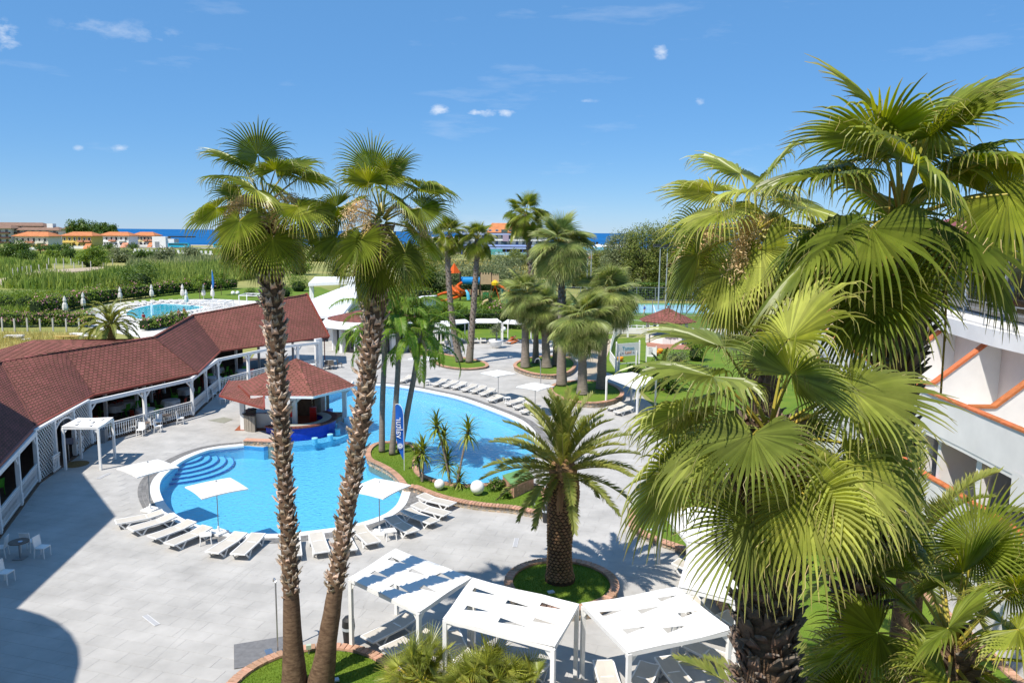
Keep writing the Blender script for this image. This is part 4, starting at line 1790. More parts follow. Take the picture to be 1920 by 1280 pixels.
a, b = fo(3.1), fo(8)
for i in range(len(a) - 1):
    mb = MB()
    mb.add([(*a[i], 13.15), (*a[i + 1], 13.15), (*b[i + 1], 14.6), (*b[i], 14.6), (*a[i], 13.3), (*a[i + 1], 13.3), (*b[i + 1], 14.75), (*b[i], 14.75)], [(0, 1, 2, 3)[::-1], (4, 5, 6, 7), (0, 4, 5, 1)])
    mb.build('tiled_roof', FASC, HOT)
for Y in (24, 27, 30, 33, 37):
    p = at_y(4.55, Y)
    mb = MB()
    mb.box((p.x, p.y, 11.4), (.12, .12, 2.8))
    mb.build('window_mullion', WHITE, HOT)

# ------------------------------------------------------------------ the hotel wing that throws the large shade on the deck (left, beside the camera)
WING = thing('hotel_wing', 'tall white hotel wing with rounded corner tower beside the paved terrace', 'hotel', (0, 0, 0))
WZ = 16.0
off = Vector((-SUN_DIR.x, -SUN_DIR.y)) / SUN_DIR.z * WZ
g = lambda px, py: Vector(xy(P(px, py))) - off
pB, pC = g(217, 967), g(30, 1142)
tc_ = Vector((-19.6, 19.3)) - off
poly = [(-46, 36), (pB.x - 5.6, pB.y + 7.0), (pB.x, pB.y), (pC.x, pC.y), (tc_.x, tc_.y), (-36, -6), (-52, -6)]
mb = MB()
mb.prism(poly, -.2, WZ)
mb.build('block', RENDER_W, WING)
mb = MB()
mb.prism(circle(tc_, 6.9, 40), -.2, WZ)
mb.build('corner_tower', RENDER_W, WING)
mb = MB()
mb.prism([(-36, -1.6), (17, -1.6), (17, -14), (-36, -14)], -.2, 19.0)  # unseen hotel block behind the camera, added to cut sky light on the foreground
mb.build('unseen_rear_block', RENDER_W, WING)
for z in (3.2, 6.4, 9.6, 12.8):
    mb = MB()
    mb.prism(circle(tc_, 7.02, 40), z, z + .12)
    mb.build('string_course', TERRA, WING)
    for k in range(5):
        a = R(-20 + 22 * k)
        mb = MB()
        mb.box((tc_.x + 6.9 * math.cos(a), tc_.y + 6.9 * math.sin(a), z - 1.7), (.12, 1.4, 1.9), a)
        mb.build('window', GLASSD, WING)


# ------------------------------------------------------------------ pergolas
def pergola(name, label, corners, h, group, slits=True, seed=0, gusset=True):
    """four posts and a stretched white canopy with wedge slits; corners given in plan, going round"""
    c = [Vector(xy(p)) for p in corners]
    o = sum(c, Vector((0, 0))) / 4
    t = thing(name, label, 'pergola', (o.x, o.y, 0), 0, group)
    c = [p - o for p in c]
    inn = [p * (1 - .07 / max(p.length, .1)) for p in c]
    for i, p in enumerate(inn):
        m = MB()
        d = c[(i + 1) % 4] - p
        rz = math.atan2(d.y, d.x)
        m.box((p.x, p.y, (h - .06) / 2), (.12, .12, h - .06), rz)
        m.build('post', WHITE, t)
    for i in range(4):
        a, b = inn[i], inn[(i + 1) % 4]
        m = MB()
        m.beam((*a, h - .07), (*b, h - .07), .09, .12)
        m.build('beam', WHITE, t)
        if gusset:
            d = (b - a).normalized()
            g_ = MB()
            n_ = Vector((-d.y, d.x)) * .01
            for q, s in ((a, 1), (b, -1)):
                e = q + d * s * .06
                V = [(*e, h - .13), (*(e + d * s * .22), h - .13), (*e, h - .38)]
                g_.add([(x - n_.x, y - n_.y, z) for x, y, z in V] + [(x + n_.x, y + n_.y, z) for x, y, z in V], [(0, 1, 2), (5, 4, 3), (0, 3, 4, 1), (1, 4, 5, 2), (2, 5, 3, 0)])
            g_.build('gusset', WHITE, t)
    for u in (.33, .67):
        m = MB()
        m.beam((*inn[0].lerp(inn[1], u), h - .08), (*inn[3].lerp(inn[2], u), h - .08), .06, .08)
        m.build('crossbar', WHITE, t)
    Q = lambda u, v: c[0].lerp(c[1], u).lerp(c[3].lerp(c[2], u), v)
    holes = []
    if slits:
        for u0, v0, l, w in ((.08, .22, .24, .055), (.42, .30, .24, .055), (.70, .16, .22, .05), (.12, .62, .24, .055), (.46, .72, .26, .055), (.72, .52, .22, .05)):
            holes.append([Q(u0, v0), Q(u0, v0 + w * 1.9), Q(u0 + l, v0 + w * .6)])
    N = 6
    loop = [Q(i / N, 0) for i in range(N)] + [Q(1, i / N) for i in range(N)] + [Q(1 - i / N, 1) for i in range(N)] + [Q(0, 1 - i / N) for i in range(N)]
    m = MB()
    m.prism([(p.x, p.y) for p in loop], h, h + .012, holes=[[(p.x, p.y) for p in x] for x in holes])
    k = len(m.v)
    m.v = [(x, y, z + (.035 * math.sin(x * 2.1 + seed) * math.sin(y * 1.7 + seed))) for x, y, z in m.v]
    m.build('canopy', WHITE_D, t)
    if slits:
        m = MB()
        for x in holes:                                 # turned-down flaps at the wide end of each slit
            a, b = x[0], x[1]
            d = (x[2] - a).normalized() * .1
            m.add([(*a, h - .005), (*b, h - .005), (*(b - d), h - .11), (*(a - d), h - .11)], [(0, 1, 2, 3)])
        m.build('canopy_flaps', WHITE_D, t)
    return t


GP = 'white pergolas round the date palm bed'
Z = 2.4
pp = lambda *l: [P(x, y, Z) for x, y in l]
pergola('pergola', 'white slit-canopy pergola, leftmost of the front row, with palm shadows across its canopy', pp((742, 1029), (885, 1081), (786, 1147), (653, 1083)), Z, GP, seed=1)
pergola('pergola', 'white slit-canopy pergola, middle one of the front row, right of the black bin', pp((886, 1083), (1086, 1132), (1040, 1214), (830, 1158)), Z, GP, seed=2)
pergola('pergola', 'white slit-canopy pergola in the front row, left of the big shaggy palm trunk', pp((1090, 1132), (1268, 1100), (1373, 1181), (1178, 1223)), Z, GP, seed=3)
pergola('pergola', 'plain white pergola half hidden behind the big shaggy palm trunk', pp((1294, 1018), (1420, 1022), (1384, 1127), (1272, 1101)), Z, GP, slits=False, seed=4)
pergola('pergola', 'plain white pergola with tilted corner beside the right hand lawn', pp((1236, 950), (1375, 948), (1420, 1016), (1290, 1017)), Z, GP, slits=False, seed=5)
pergola('pergola', 'small white pergola over the restaurant doorway', [P(190, 881), P(218, 860), P(152, 859), P(121, 881)], 2.48, None, seed=6)
pergola('pergola', 'plain white pergola right of the three thick palm trunks', pp((1136, 705), (1185, 697), (1232, 709), (1196, 728)), Z, None, slits=False, seed=7)
GB = 'arc of white pergolas by the clipped hedge'
bk = [((812, 618), (843, 611), (846, 620), (817, 624)), ((816, 606), (838, 603), (848, 610), (820, 614)), ((826, 602), (872, 598), (880, 604), (834, 609)), ((888, 598), (932, 597), (941, 604), (888, 604)), ((942, 605), (952, 599), (980, 600), (984, 607)), ((990, 606), (996, 600), (1024, 603), (1026, 612))]
for i, q in enumerate(bk):
    pergola('pergola', ('white pergola at the left end of the far arc by the hedge', 'second pergola from the left in the far arc by the hedge', 'third white pergola of the far arc, left of the slim palms', 'white pergola in the middle of the far arc, facing the planted pot',
                        'white pergola of the far arc over the sunbather', 'white pergola at the right end of the far arc behind palm trunks')[i], [P(x, y, 2.6) for x, y in q], 2.6, GB, seed=i + 10, gusset=False)


# ------------------------------------------------------------------ sun loungers
def lounger():
    t = thing('sun_lounger', '', 'sun lounger')
    f = MB()
    # side rails, X to the head end at +y
    back = R(9)
    for sx in (-.31, .31):
        f.beam((sx, -.98, .30), (sx, .35, .30), .045, .06)
        f.beam((sx, .35, .30), (sx, 1.0, .30 + .65 * math.tan(back)), .045, .06)
    for y, z in ((-.98, .30), (.3, .29), (1.0, .30 + .65 * math.tan(back))):
        f.beam((-.33, y, z), (.33, y, z), .05, .05)
    f.build('frame', WHITE, t)
    for y0 in (-.62, .62):
        for sx in (-.31, .31):
            l = MB()
            l.beam((sx, y0 - .26, .28), (sx * 1.02, y0 - .02, .02), .045, .05)
            l.beam((sx, y0 + .26, .30), (sx * 1.02, y0 + .02, .02), .045, .05)
            l.beam((sx * 1.02, y0 - .08, .02), (sx * 1.02, y0 + .08, .02), .05, .03)
            l.build('leg', WHITE, t)
    s = MB()
    ys = [-.96, -.6, -.2, .2, .38, .7, .99]
    V, F = [], []
    for y in ys:
        z = .335 + (max(0, y - .35) * math.tan(back)) - .02 * math.sin((y + .96) / 1.95 * math.pi)
        V += [(-.29, y, z), (0, y, z - .015), (.29, y, z)]
    n_ = len(V)
    V += [(x, y, z - .012) for x, y, z in V]
    for i in range(len(ys) - 1):
        for k in range(2):
            a = i * 3 + k
            F += [(a, a + 1, a + 4, a + 3), (a + n_, a + 3 + n_, a + 4 + n_, a + 1 + n_)]
    s.add(V, F)
    s.build('sling', SLING, t)
    return t


LOUNGE = Maker(lounger)


def lay(foot, head, label, group, z=.33, base=0.0):
    a, b = P(*foot, z), P(*head, z)
    c = (a + b) / 2
    d = b - a
    return LOUNGE((c.x, c.y, base), math.atan2(d.y, d.x) - math.pi / 2, label, group)


G1 = 'sun loungers along the near edge of the pool'
near = [((225, 976), (297, 963)), ((248, 990), (322, 969)), ((287, 1005), (357, 980)), ((318, 1018), (387, 990)), ((401, 1032), (448, 1003)), ((447, 1036), (483, 1004)), ((551, 1040), (548, 1006)),
        ((604, 1034), (592, 1001)), ((655, 1028), (640, 1000)), ((700, 1016), (670, 988)), ((774, 995), (732, 972)), ((811, 976), (765, 959)), ((838, 962), (780, 947)), ((848, 944), (790, 930))]
nl = ['outermost lounger at the left end of the near row, by the left umbrella pole', 'second lounger from the left in the near row', 'third lounger from the left in the near row', 'fourth lounger in the near row, left of the small side table',
      'lounger just right of the side table in the near row', 'lounger in the near row left of the two tall trunks', 'lounger partly hidden behind the left tall trunk', 'lounger lying between the two tall trunks',
      'lounger partly hidden behind the right tall trunk', 'lounger just right of the two tall trunks, left of a side table', 'lounger right of the umbrella base, in its shade', 'third lounger from the right end of the near row', 'lounger next to the last one below the brick topped wall', 'last lounger at the right end of the near row, against the brick topped wall']
for (a, b), l in zip(near, nl):
    lay(a, b, l if True or not l.startswith(('lounger', 'third lounger from', 'second', 'fourth', 'outer', 'last', 'third')) else l, G1)
G2 = 'sun loungers under the front pergolas'
for a, b, l in (((694, 1194), (768, 1158), 'lounger half in shade under the leftmost front pergola, farther from camera'), ((728, 1217), (808, 1180), 'lounger half in shade under the leftmost front pergola, nearer the fan palm shrub'),
                ((868, 1232), (850, 1199), 'lounger under the middle front pergola beside its left post'), ((960, 1290), (1000, 1255), 'lounger under the middle front pergola behind the spiky shrub'),
                ((1150, 1300), (1135, 1255), 'sunlit lounger between the middle and right front pergolas'), ((1190, 1296), (1210, 1262), 'lounger at the left front post of the right front pergola'), ((1290, 1290), (1255, 1247), 'lounger under the right front pergola, nearest its middle'),
                ((1385, 1242), (1300, 1212), 'lounger under the right front pergola, beside its right post'), ((1345, 1078), (1275, 1057), 'lounger under the pergola left of the shaggy trunk'), ((1450, 1200), (1350, 1150), 'lounger mostly hidden by the shaggy trunk'),
                ((1335, 1165), (1300, 1130), 'lounger under the half hidden pergola, at its front edge')):
    lay(a, b, l, G2)
G3 = 'white sun loungers along the far edge of the pool'
far = [((752, 712), (772, 705)), ((811, 721), (838, 710)), ((829, 724), (860, 713)), ((846, 727), (876, 715)), ((863, 732), (897, 719)), ((880, 735), (914, 722)), ((898, 740), (930, 727)), ((918, 749), (944, 740)), ((946, 757), (986, 746)), ((962, 764), (1000, 752)), ((976, 772), (1012, 760)), ((1142, 764), (1170, 756)), ((1155, 772), (1185, 763))]
fl = ['lounger on the far side of the pool behind the smooth palm trunks', 'lounger at the left end of the far row, by the umbrella table', 'second lounger from the left in the far row', 'third lounger from the left in the far row', 'fourth lounger from the left in the far row', 'fifth lounger from the left in the far row', 'sixth lounger from the left in the far row',
      'shaded lounger under the far middle umbrella', 'lounger just right of the far middle umbrella base', 'second lounger right of the far middle umbrella', 'lounger beside the right far umbrella pole', 'upper lounger beside the stone bed and plain pergola', 'lower lounger beside the stone bed and plain pergola']
for (a, b), l in zip(far, fl):
    lay(a, b, l, G3)
G4 = 'sun loungers under the far arc of pergolas'
arcs = [((818, 660), (845, 652)), ((820, 652), (848, 645)), ((828, 642), (845, 636)), ((835, 634), (858, 640)), ((858, 632), (872, 640)), ((893, 642), (890, 633)), ((907, 642), (905, 632)), ((922, 643), (921, 632)), ((950, 641), (970, 636)), ((1014, 650), (1034, 644)), ((1018, 658), (1040, 652))]
for i, (a, b) in enumerate(arcs):
    lay(a, b, ('lowest lounger at the left end of the far arc', 'second lounger up at the left end of the far arc', 'third lounger up at the left end of the far arc', 'upright lounger behind the left slim palm trunk', 'lounger between the two slim palm trunks', 'left of three loungers under the middle far pergola',
               'middle of three loungers under the middle far pergola', 'right of three loungers under the middle far pergola', 'lounger carrying an orange towel and a sunbather', 'upper lounger seen between the palm trunks of the stone bed', 'lower lounger seen between the palm trunks of the stone bed')[i], G4)


# ------------------------------------------------------------------ umbrellas, tables, chairs
def umbrella():
    t = thing('umbrella', '', 'umbrella')
    m = MB()
    m.tube([(0, 0, .1), (0, 0, 2.36)], .022, 8)
    m.build('pole', GREYM, t)
    m = MB()
    m.box((0, 0, .06), (.62, .62, .1), .4)
    m.lathe([(.05, .1), (.05, .34), (.035, .36)], 10)
    m.build('base', WHITE, t)
    h = 1.02
    V = [(0, 0, 2.42)]
    N = 8
    for s in range(4):
        a = R(90 * s + 45)
        b = R(90 * s + 135)
        A, B = Vector((math.cos(a), math.sin(a), 0)) * h * 1.414, Vector((math.cos(b), math.sin(b), 0)) * h * 1.414
        for k in range(N):
            p = A.lerp(B, k / N)
            sag = .035 * math.sin(math.pi * k / N)
            V.append((p.x * (1 - sag * .6), p.y * (1 - sag * .6), 2.14 + sag))
    n_ = len(V)
    F = [(0, i, i % (4 * N) + 1) for i in range(1, 4 * N + 1)]
    m = MB()
    m.add(V, F)
    m.add([(x, y, z - .012) for x, y, z in V], [f[::-1] for f in F])
    m.add([V[i] for i in range(1, n_)] + [(x, y, z - .05) for x, y, z in V[1:]], [(i, i + 4 * N, (i + 1) % (4 * N) + 4 * N, (i + 1) % (4 * N)) for i in range(4 * N)])
    m.build('canopy', WHITE_D, t)
    m = MB()
    m.lathe([(.045, 2.42), (.05, 2.45), (.0, 2.5)], 8)
    m.build('finial', GREYM, t)
    m = MB()
    for s in range(4):
        a = R(90 * s + 45)
        m.beam((.03, 0, 2.36), (h * 1.38 * math.cos(a), h * 1.38 * math.sin(a), 2.12), .025, .02)
        m.beam((0, 0, 1.8), (h * .7 * math.cos(a), h * .7 * math.sin(a), 2.23), .02, .015)
    m.build('ribs', GREYM, t)
    return t


UMB = Maker(umbrella)
GU = 'square white umbrellas by the pool'
for (b, az), l in zip((((282, 957), 52), ((410, 1000), 42), ((712, 1000), 62), ((934, 748), 40), ((795, 716), 50), ((1003, 777), 52)),
                      ('square white umbrella at the left end of the near pool edge', 'square white umbrella tilted to the pool left of the two tall trunks', 'square white umbrella right of the two tall trunks', 'square white umbrella in the middle of the far pool edge', 'square white umbrella behind the smooth palm trunks on the far side', 'square white umbrella of the far edge behind the date palm crown')):
    q = P(*b)
    u = UMB((q.x, q.y, 0), R(az), l, GU)
    u.scale = (1, 1, 1)


def side_table():
    t = thing('side_table', '', 'table')
    m = MB()
    m.box((0, 0, .40), (.48, .48, .04))
    m.build('top', WHITE, t)
    for sx in (-.2, .2):
        for sy in (-.2, .2):
            m = MB()
            m.beam((sx, sy, .38), (sx * 1.15, sy * 1.15, 0), .035, .035)
            m.build('leg', WHITE, t)
    return t


ST = Maker(side_table)
for p, l in (((386, 1018), 'small white side table between loungers beside the left umbrella base'), ((732, 1010), 'small white side table beside the umbrella base right of the tall trunks'), ((951, 754), 'small white side table in the shade of the far middle umbrella'), ((800, 722), 'small white side table by the far umbrella behind smooth trunks')):
    q = P(*p)
    ST((q.x, q.y, 0), .4, l, 'small white side tables')


def chair_(m1, m2):
    def f():
        t = thing('chair', '', 'chair')
        m = MB()
        m.box((0, 0, .44), (.44, .42, .035))
        m.build('seat', m2, t)
        m = MB()
        M = Matrix.Rotation(R(-9), 3, 'X')
        m.box((0, .235, .68), (.42, .025, .44), M=M)
        m.build('backrest', m2, t)
        for sx in (-.2, .2):
            m = MB()
            m.beam((sx, -.19, .44), (sx, -.2, 0), .035, .035)
            m.build('leg', m1, t)
            m = MB()
            m.beam((sx, .19, .44), (sx, .235, 0), .035, .035)
            m.beam((sx, .2, .44), (sx, .265, .9), .03, .035)
            m.build('leg', m1, t)
        return t
    return f


def round_table_(top, d):
    def f():
        t = thing('round_table', '', 'table')
        m = MB()
        m.lathe([(0, .70), (d, .70), (d, .735), (0, .735)], 24)
        m.build('top', top, t)
        m = MB()
        m.tube([(0, 0, .03), (0, 0, .71)], .035, 8)
        m.build('stem', GREYM, t)
        m = MB()
        m.box((0, 0, .02), (.42, .42, .03))
        m.build('base', GREYM, t)
        return t
    return f


CH = Maker(chair_(WHITE, WHITE))
RT = Maker(round_table_(mat('brown_table_top', (.16, .12, .095), .5, .15, 5), .38))
sets = [((38, 1046), 'on the shaded terrace at the left edge', [(-.1, .75, 180), (-.85, .1, -75), (.85, .15, 85)], ('facing the camera, behind the brown round table', 'at the left edge of the picture by the brown table', 'right of the brown table at the left edge')),
        ((271, 812), 'by the balustrade, left set', [(-.75, .1, -80), (.05, .75, 175), (.1, -.72, 5), (.8, .3, 100)], ('leftmost of the left set', 'against the balusters in the left set', 'with its back to the camera in the left set', 'on the right of the left set')),
        ((312, 797), 'by the balustrade, right set', [(-.4, .7, 165), (-.25, -.65, 10), (.85, .35, 105)], ('against the balusters in the right set', 'with its back to the camera in the right set', 'on the right of the right set, in full sun'))]
for (p, where, chs, names) in sets:
    q = P(*p)
    RT((q.x, q.y, 0), 0, 'round brown topped table ' + where, 'round outdoor tables')
    for (dx, dy, a), nm in zip(chs, names):
        CH((q.x + dx, q.y + dy, 0), R(a + 180 if False else a) + math.pi * 0, 'white plastic chair ' + nm, 'white outdoor chairs')
q = P(12, 1092)
CH((q.x, q.y, 0), R(85), 'white plastic chair alone at the left edge below the brown table', 'white outdoor chairs')
for p, a, l in (((400, 748), 150, 'white chair by the balustrade left of the bar roof, farther one'), ((418, 757), 20, 'white chair partly under the bar roof edge'), ((432, 752), 100, 'white chair almost hidden under the bar roof edge')):
    q = P(*p)
    CH((q.x, q.y, 0), R(a), l, 'white outdoor chairs')
# saucer on the brown table
q = P(40, 1046)
m = MB()
m.lathe([(0, 0), (.07, .0), (.09, .02), (.085, .02), (.06, .008), (0, .008)], 14)
o = m.build('ashtray', mat('pale_blue_glass', (.55, .62, .75), .2, .05, 3))
o.location = (q.x + .05, q.y - .05, .735)
tag(o, 'small pale ashtray on the brown round table', 'ashtray')


# dining inside the pavilion
def cloth_table():
    t = thing('dining_table', '', 'table')
    m = MB()
    N = 28
    V = [(0, 0, .76)]
    for r_, z, w_ in ((.62, .76, 0), (.66, .70, .01), (.68, .30, .05)):
        for k in range(N):
            a = 2 * math.pi * k / N
            rr_ = r_ + w_ * math.cos(a * 7)
            V.append((rr_ * math.cos(a), rr_ * math.sin(a), z))
    F = [(0, 1 + k, 1 + (k + 1) % N) for k in range(N)]
    for j in range(2):
        for k in range(N):
            a, b = 1 + j * N + k, 1 + j * N + (k + 1) % N
            F.append((a, a + N, b + N, b))
    m.add(V, F)
    m.build('tablecloth', CLOTH, t)
    m = MB()
    m.tube([(0, 0, 0), (0, 0, .74)], .06, 8)
    m.lathe([(.3, 0), (.3, .03), (0, .05)], 12)
    m.build('pedestal', GREYM, t)
    return t


DT = Maker(cloth_table)
GC = Maker(chair_(mat('green_plastic', (.07, .32, .02), .45, .1, 3), MATS['green_plastic']))
RC = Maker(chair_(mat('red_plastic', (.36, .04, .02), .45, .1, 3), MATS['red_plastic']))
rgd = random.Random(5)
spots = []
for i, wh in ((3, 'bay right of the trellis'), (4, 'angled bay behind the pool bar roof'), (5, 'bay nearest the far gable')):
    a, b = BL[i], BL[i + 1]
    nn = Vector((-(b - a).y, (b - a).x, 0)).normalized()
    for t_, w1 in ((.22, 'left'), (.72, 'right')):
        for dd, w2 in ((2.0, 'front'), (5.0, 'rear')):
            spots.append((a.lerp(b, t_) + nn * dd, w2 + ' ' + w1, wh))
for i, wh in ((0, 'bay cut by the left picture edge'), (1, 'bay left of the trellis')):
    a, b = BL[i], BL[i + 1]
    nn = Vector((-(b - a).y, (b - a).x, 0)).normalized()
    for t_, w1 in ((.3, 'left'), (.8, 'right')):
        spots.append((a.lerp(b, t_) + nn * 2.2, 'front ' + w1, wh))
for k, (s, w1, wh) in enumerate(spots):
    DT((s.x, s.y, .1), rgd.random(), 'white clothed round table, %s in the pavilion, %s' % (w1, wh), 'cloth covered tables in the pavilion')
    for q, w3 in enumerate(('far', 'left', 'near right')):
        an = rgd.random() * .6 + q * 2.1
        g_ = (k + q) % 3
        (GC if g_ else RC)((s.x - math.sin(an) * .85, s.y + math.cos(an) * .85, .1), an, '%s chair %s of %s table, %s' % ('green' if g_ else 'red', w3, w1, wh), ('green' if g_ else 'red') + ' dining chairs in the pavilion')
# long white counter behind the bar roof, tables by the pavilion end
q = P(545, 700)
t = thing('white_counter', 'low white serving counter behind the bar roof at the end of the pavilion', 'counter', (q.x, q.y, 0), -.15)
m = MB()
m.box((0, 0, .45), (4.6, .7, .9))
m.build('body', WHITE, t)
m = MB()
m.box((0, 0, .93), (4.8, .9, .06))
m.build('top', WHITE, t)
m = MB()
m.box((2.1, -.37, .5), (.35, .04, .35))
m.build('window', DARKW, t)
BC = Maker(chair_(mat('wicker', (.14, .12, .10), .8, .2, 20), MATS['wicker']))
RT2 = Maker(round_table_(mat('pale_table_top', (.5, .52, .52), .4, .1, 3), .6))
q = P(619, 690)
RT2((q.x, q.y, 0), 0, 'pale round table outside the end pier of the pavilion', None)
for dx, dy, a, l in ((-.1, -.9, 0, 'nearest the camera'), (.9, .3, 110, 'on its right side'), (.4, -.75, 30, 'between the other two')):
    BC((q.x + dx, q.y + dy, 0), R(a), 'dark wicker chair at the pale table by the end pier, ' + l, 'wicker chairs at the pavilion end')

# ------------------------------------------------------------------ small things on the deck
q = P(521, 1222)
t = thing('outdoor_shower', 'tall slim steel shower pole beside the round grass bed in front', 'shower', (q.x, q.y, 0))
m = MB()
m.tube(smooth_path([(0, 0, 0), (0, 0, 2.2), (.0, .03, 2.36), (-.06, .12, 2.44), (-.12, .22, 2.40), (-.15, .27, 2.3)], 4), .028, 8)
m.build('pipe', STEEL, t)
m = MB()
m.lathe([(.05, 0), (.05, .02), (.0, .02)], 10)
m.build('flange', STEEL, t)
q = P(1014, 722)
t = thing('outdoor_shower', 'curved steel shower arch between the two oval stone beds', 'shower', (q.x, q.y, 0))
m = MB()
m.tube(smooth_path([(0, 0, 0), (-.05, 0, 1.9), (-.12, 0, 2.3), (-.3, 0, 2.42), (-.5, 0, 2.3), (-.56, 0, 2.05)], 4), .04, 8)
m.build('pipe', STEEL, t)
m = MB()
m.lathe([(.09, 0), (.09, .02), (.0, .02)], 10)
m.build('flange', STEEL, t)
q = P(488, 1222)
m = MB()
m.box((0, 0, .0), (1.6, 1.5, .012), R(20))
o = m.build('shower_tray', mat('dark_grey_slab', (.17, .17, .175), .7, .15, 6))
o.location = (q.x, q.y, .012)
tag(o, 'dark grey slab on the deck at the foot of the front shower pole', 'shower tray')
m = MB()
m.box((0, 0, 0), (.32, .22, .01), R(-60))
for k in range(5):
    m.box((-.02 + .0, -.08 + .04 * k, .007), (.2, .012, .004), R(-60))
o = m.build('drain_grate', STEEL)
q = P(504, 1222)
o.location = (q.x, q.y, .026)
tag(o, 'small steel drain plate on the grey shower slab', 'drain')


def channel():
    t = thing('drain_channel', '', 'drain')
    m = MB()
    m.box((0, -.085, .004), (1.0, .03, .012))
    m.box((0, .085, .004), (1.0, .03, .012))
    m.build('frame', mat('light_steel', (.6, .6, .6), .4, .05, 4), t)
    m = MB()
    m.box((0, 0, .003), (1.0, .13, .008))
    m.build('grille', mat('pale_grille', (.42, .42, .43), .5, .08, 40), t)
    return t


DC = Maker(channel)
for a, b, l in (((270, 1152), (297, 1173), 'slim steel drain strip in the sunlit paving at lower left'), ((965, 1026), (969, 1008), 'slim pale drain strip in the paving left of the date palm'), ((182, 898), (207, 886), 'slim pale drain strip below the small doorway pergola')):
    p, q = P(*a), P(*b)
    DC(((p.x + q.x) / 2, (p.y + q.y) / 2, .006), math.atan2(q.y - p.y, q.x - p.x), l, 'drain strips in the paving')
for p, l, nm in (((654, 1206), 'black round topped litter bin behind the left post of the front pergola', 1), ((1024, 978), 'dark litter bin at the corner of the grass tongue by the date palm', 2)):
    q = P(*p)
    t = thing('litter_bin', l, 'bin', (q.x, q.y, 0))
    m = MB()
    m.lathe([(.16, 0), (.2, .5), (.21, .55)], 14)
    m.build('body', DARKP, t)
    m = MB()
    m.lathe([(.215, .52), (.22, .62)], 14)
    m.build('band', mat('bin_band', (.45, .5, .55), .4, .1, 5), t)
    m = MB()
    m.lathe([(.215, .62), (.2, .85), (.12, .95), (.0, .97)], 14)
    m.build('lid', DARKP, t)
# stainless menu stand and planter box by the doorway, round mat
q = P(128, 872)
t = thing('menu_stand', 'dark menu stand in the arched doorway of the pavilion', 'stand', (q.x - .4, q.y + .8, 0), .4)
m = MB()
m.tube([(0, 0, 0), (0, 0, 1.1)], .03, 8)
m.build('stem', GREYM, t)
m = MB()
m.box((0, -.03, 1.2), (.6, .05, .4), M=Matrix.Rotation(R(-40), 3, 'X'))
m.build('board', mat('slate_board', (.16, .16, .2), .5, .1, 4), t)
q = P(136, 868)
m = MB()
m.lathe([(.7, 0), (.7, .012), (.0, .014)], 28)
o = m.build('door_mat', mat('coir', (.20, .13, .05), .95, .3, 20))
o.location = (q.x + .3, q.y - .2, .004)
tag(o, 'round brown coir mat in front of the arched doorway', 'door mat')
q = P(192, 829)
m = MB()
m.box((0, 0, .4), (.55, .75, .8), .2)
m.box((0, 0, .82), (.6, .8, .05), .2)
o = m.build('storage_box', GREYM)
o.location = (q.x - .1, q.y + .2, 0)
tag(o, 'grey storage box against the balustrade behind the doorway pergola', 'box')
m = MB()
a, b, c, d = P(390, 788), P(420, 782), P(437, 786), P(420, 793)
m.prism([xy(a), xy(b), xy(c), xy(d)][::-1], 0, .012)
o = m.build('ground_hatch', mat('hatch_green_grey', (.27, .27, .22), .8, .1, 3))
o.location.z = .004
tag(o, 'square greenish hatch in the paving left of the bar', 'hatch')
# globe lamps
for p, r_, l in (((824, 915), .27, 'smaller white globe lamp on the grass tongue'), ((895, 924), .36, 'larger white globe lamp on the grass tongue')):
    q = P(*p, .34)
    t = thing('globe_lamp', l, 'lamp', (q.x, q.y, .26), 0, 'white globe lamps on the grass tongue')
    m = MB()
    m.lathe([(r_ * math.sin(math.pi * k / 14), r_ + .03 - r_ * math.cos(math.pi * k / 14)) for k in range(15)], 24)
    m.build('globe', mat('opal_globe', (.8, .8, .79), .35, .03, 2), t, smooth=True)
    m = MB()
    m.lathe([(.12, 0), (.12, .06), (0, .06)], 12)
    m.build('base', GREYM, t)
for i, p in enumerate(((762, 651), (771, 652), (944, 622))):
    q = P(*p, .2)
    t = thing('globe_lamp', ('white globe lamp under the clipped dome shrub, left one of the pair', 'white globe lamp under the clipped dome shrub, right one of the pair', 'white globe lamp on the lawn behind the far pergolas')[i], 'lamp', (q.x, q.y, .15))
    m = MB()
    m.lathe([(.38 * math.sin(math.pi * k / 10), .4 - .38 * math.cos(math.pi * k / 10)) for k in range(11)], 16)
    m.build('globe', MATS['opal_globe'], t, smooth=True)
    m = MB()
    m.lathe([(.12, 0), (.12, .06), (0, .06)], 10)
    m.build('base', GREYM, t)
# brick box with green top at the end of the grass tongue
t = thing('brick_box', 'low square brick box with green turf cover on the grass tongue beside the date palm', 'box', (0, 0, 0))
cs = [P(946, 900, .9), P(965, 885, .9), P(1000, 893, .9), P(985, 915, .9)]
cs = [xy(P(944, 906, .45)), xy(P(962, 930, .35)), xy(P(999, 912, .35)), xy(P(985, 892, .45))]
m = MB()
m.prism(cs, .25, .26)
cc = sum((Vector(c) for c in cs), Vector((0, 0))) / 4
m.build('footing', MORTAR, t)
for k in range(8):
    for i in range(4):
        a, b = Vector(cs[i]), Vector(cs[(i + 1) % 4])
        n_ = max(1, int((b - a).length / .24))
        for q_ in range(n_):
            pa, pb = a.lerp(b, (q_ + .03) / n_), a.lerp(b, (q_ + .97) / n_)
            mm = MB()
            mm.beam((*pa, .29 + .075 * k), (*pb, .29 + .075 * k), .1, .066)
            mm.build('brick', BRICK, t)
m = MB()
m.prism(offset(cs, .06), .86, .91)
m.build('turf_cover', mat('green_turf', (.13, .27, .10), .9, .1, 3), t)
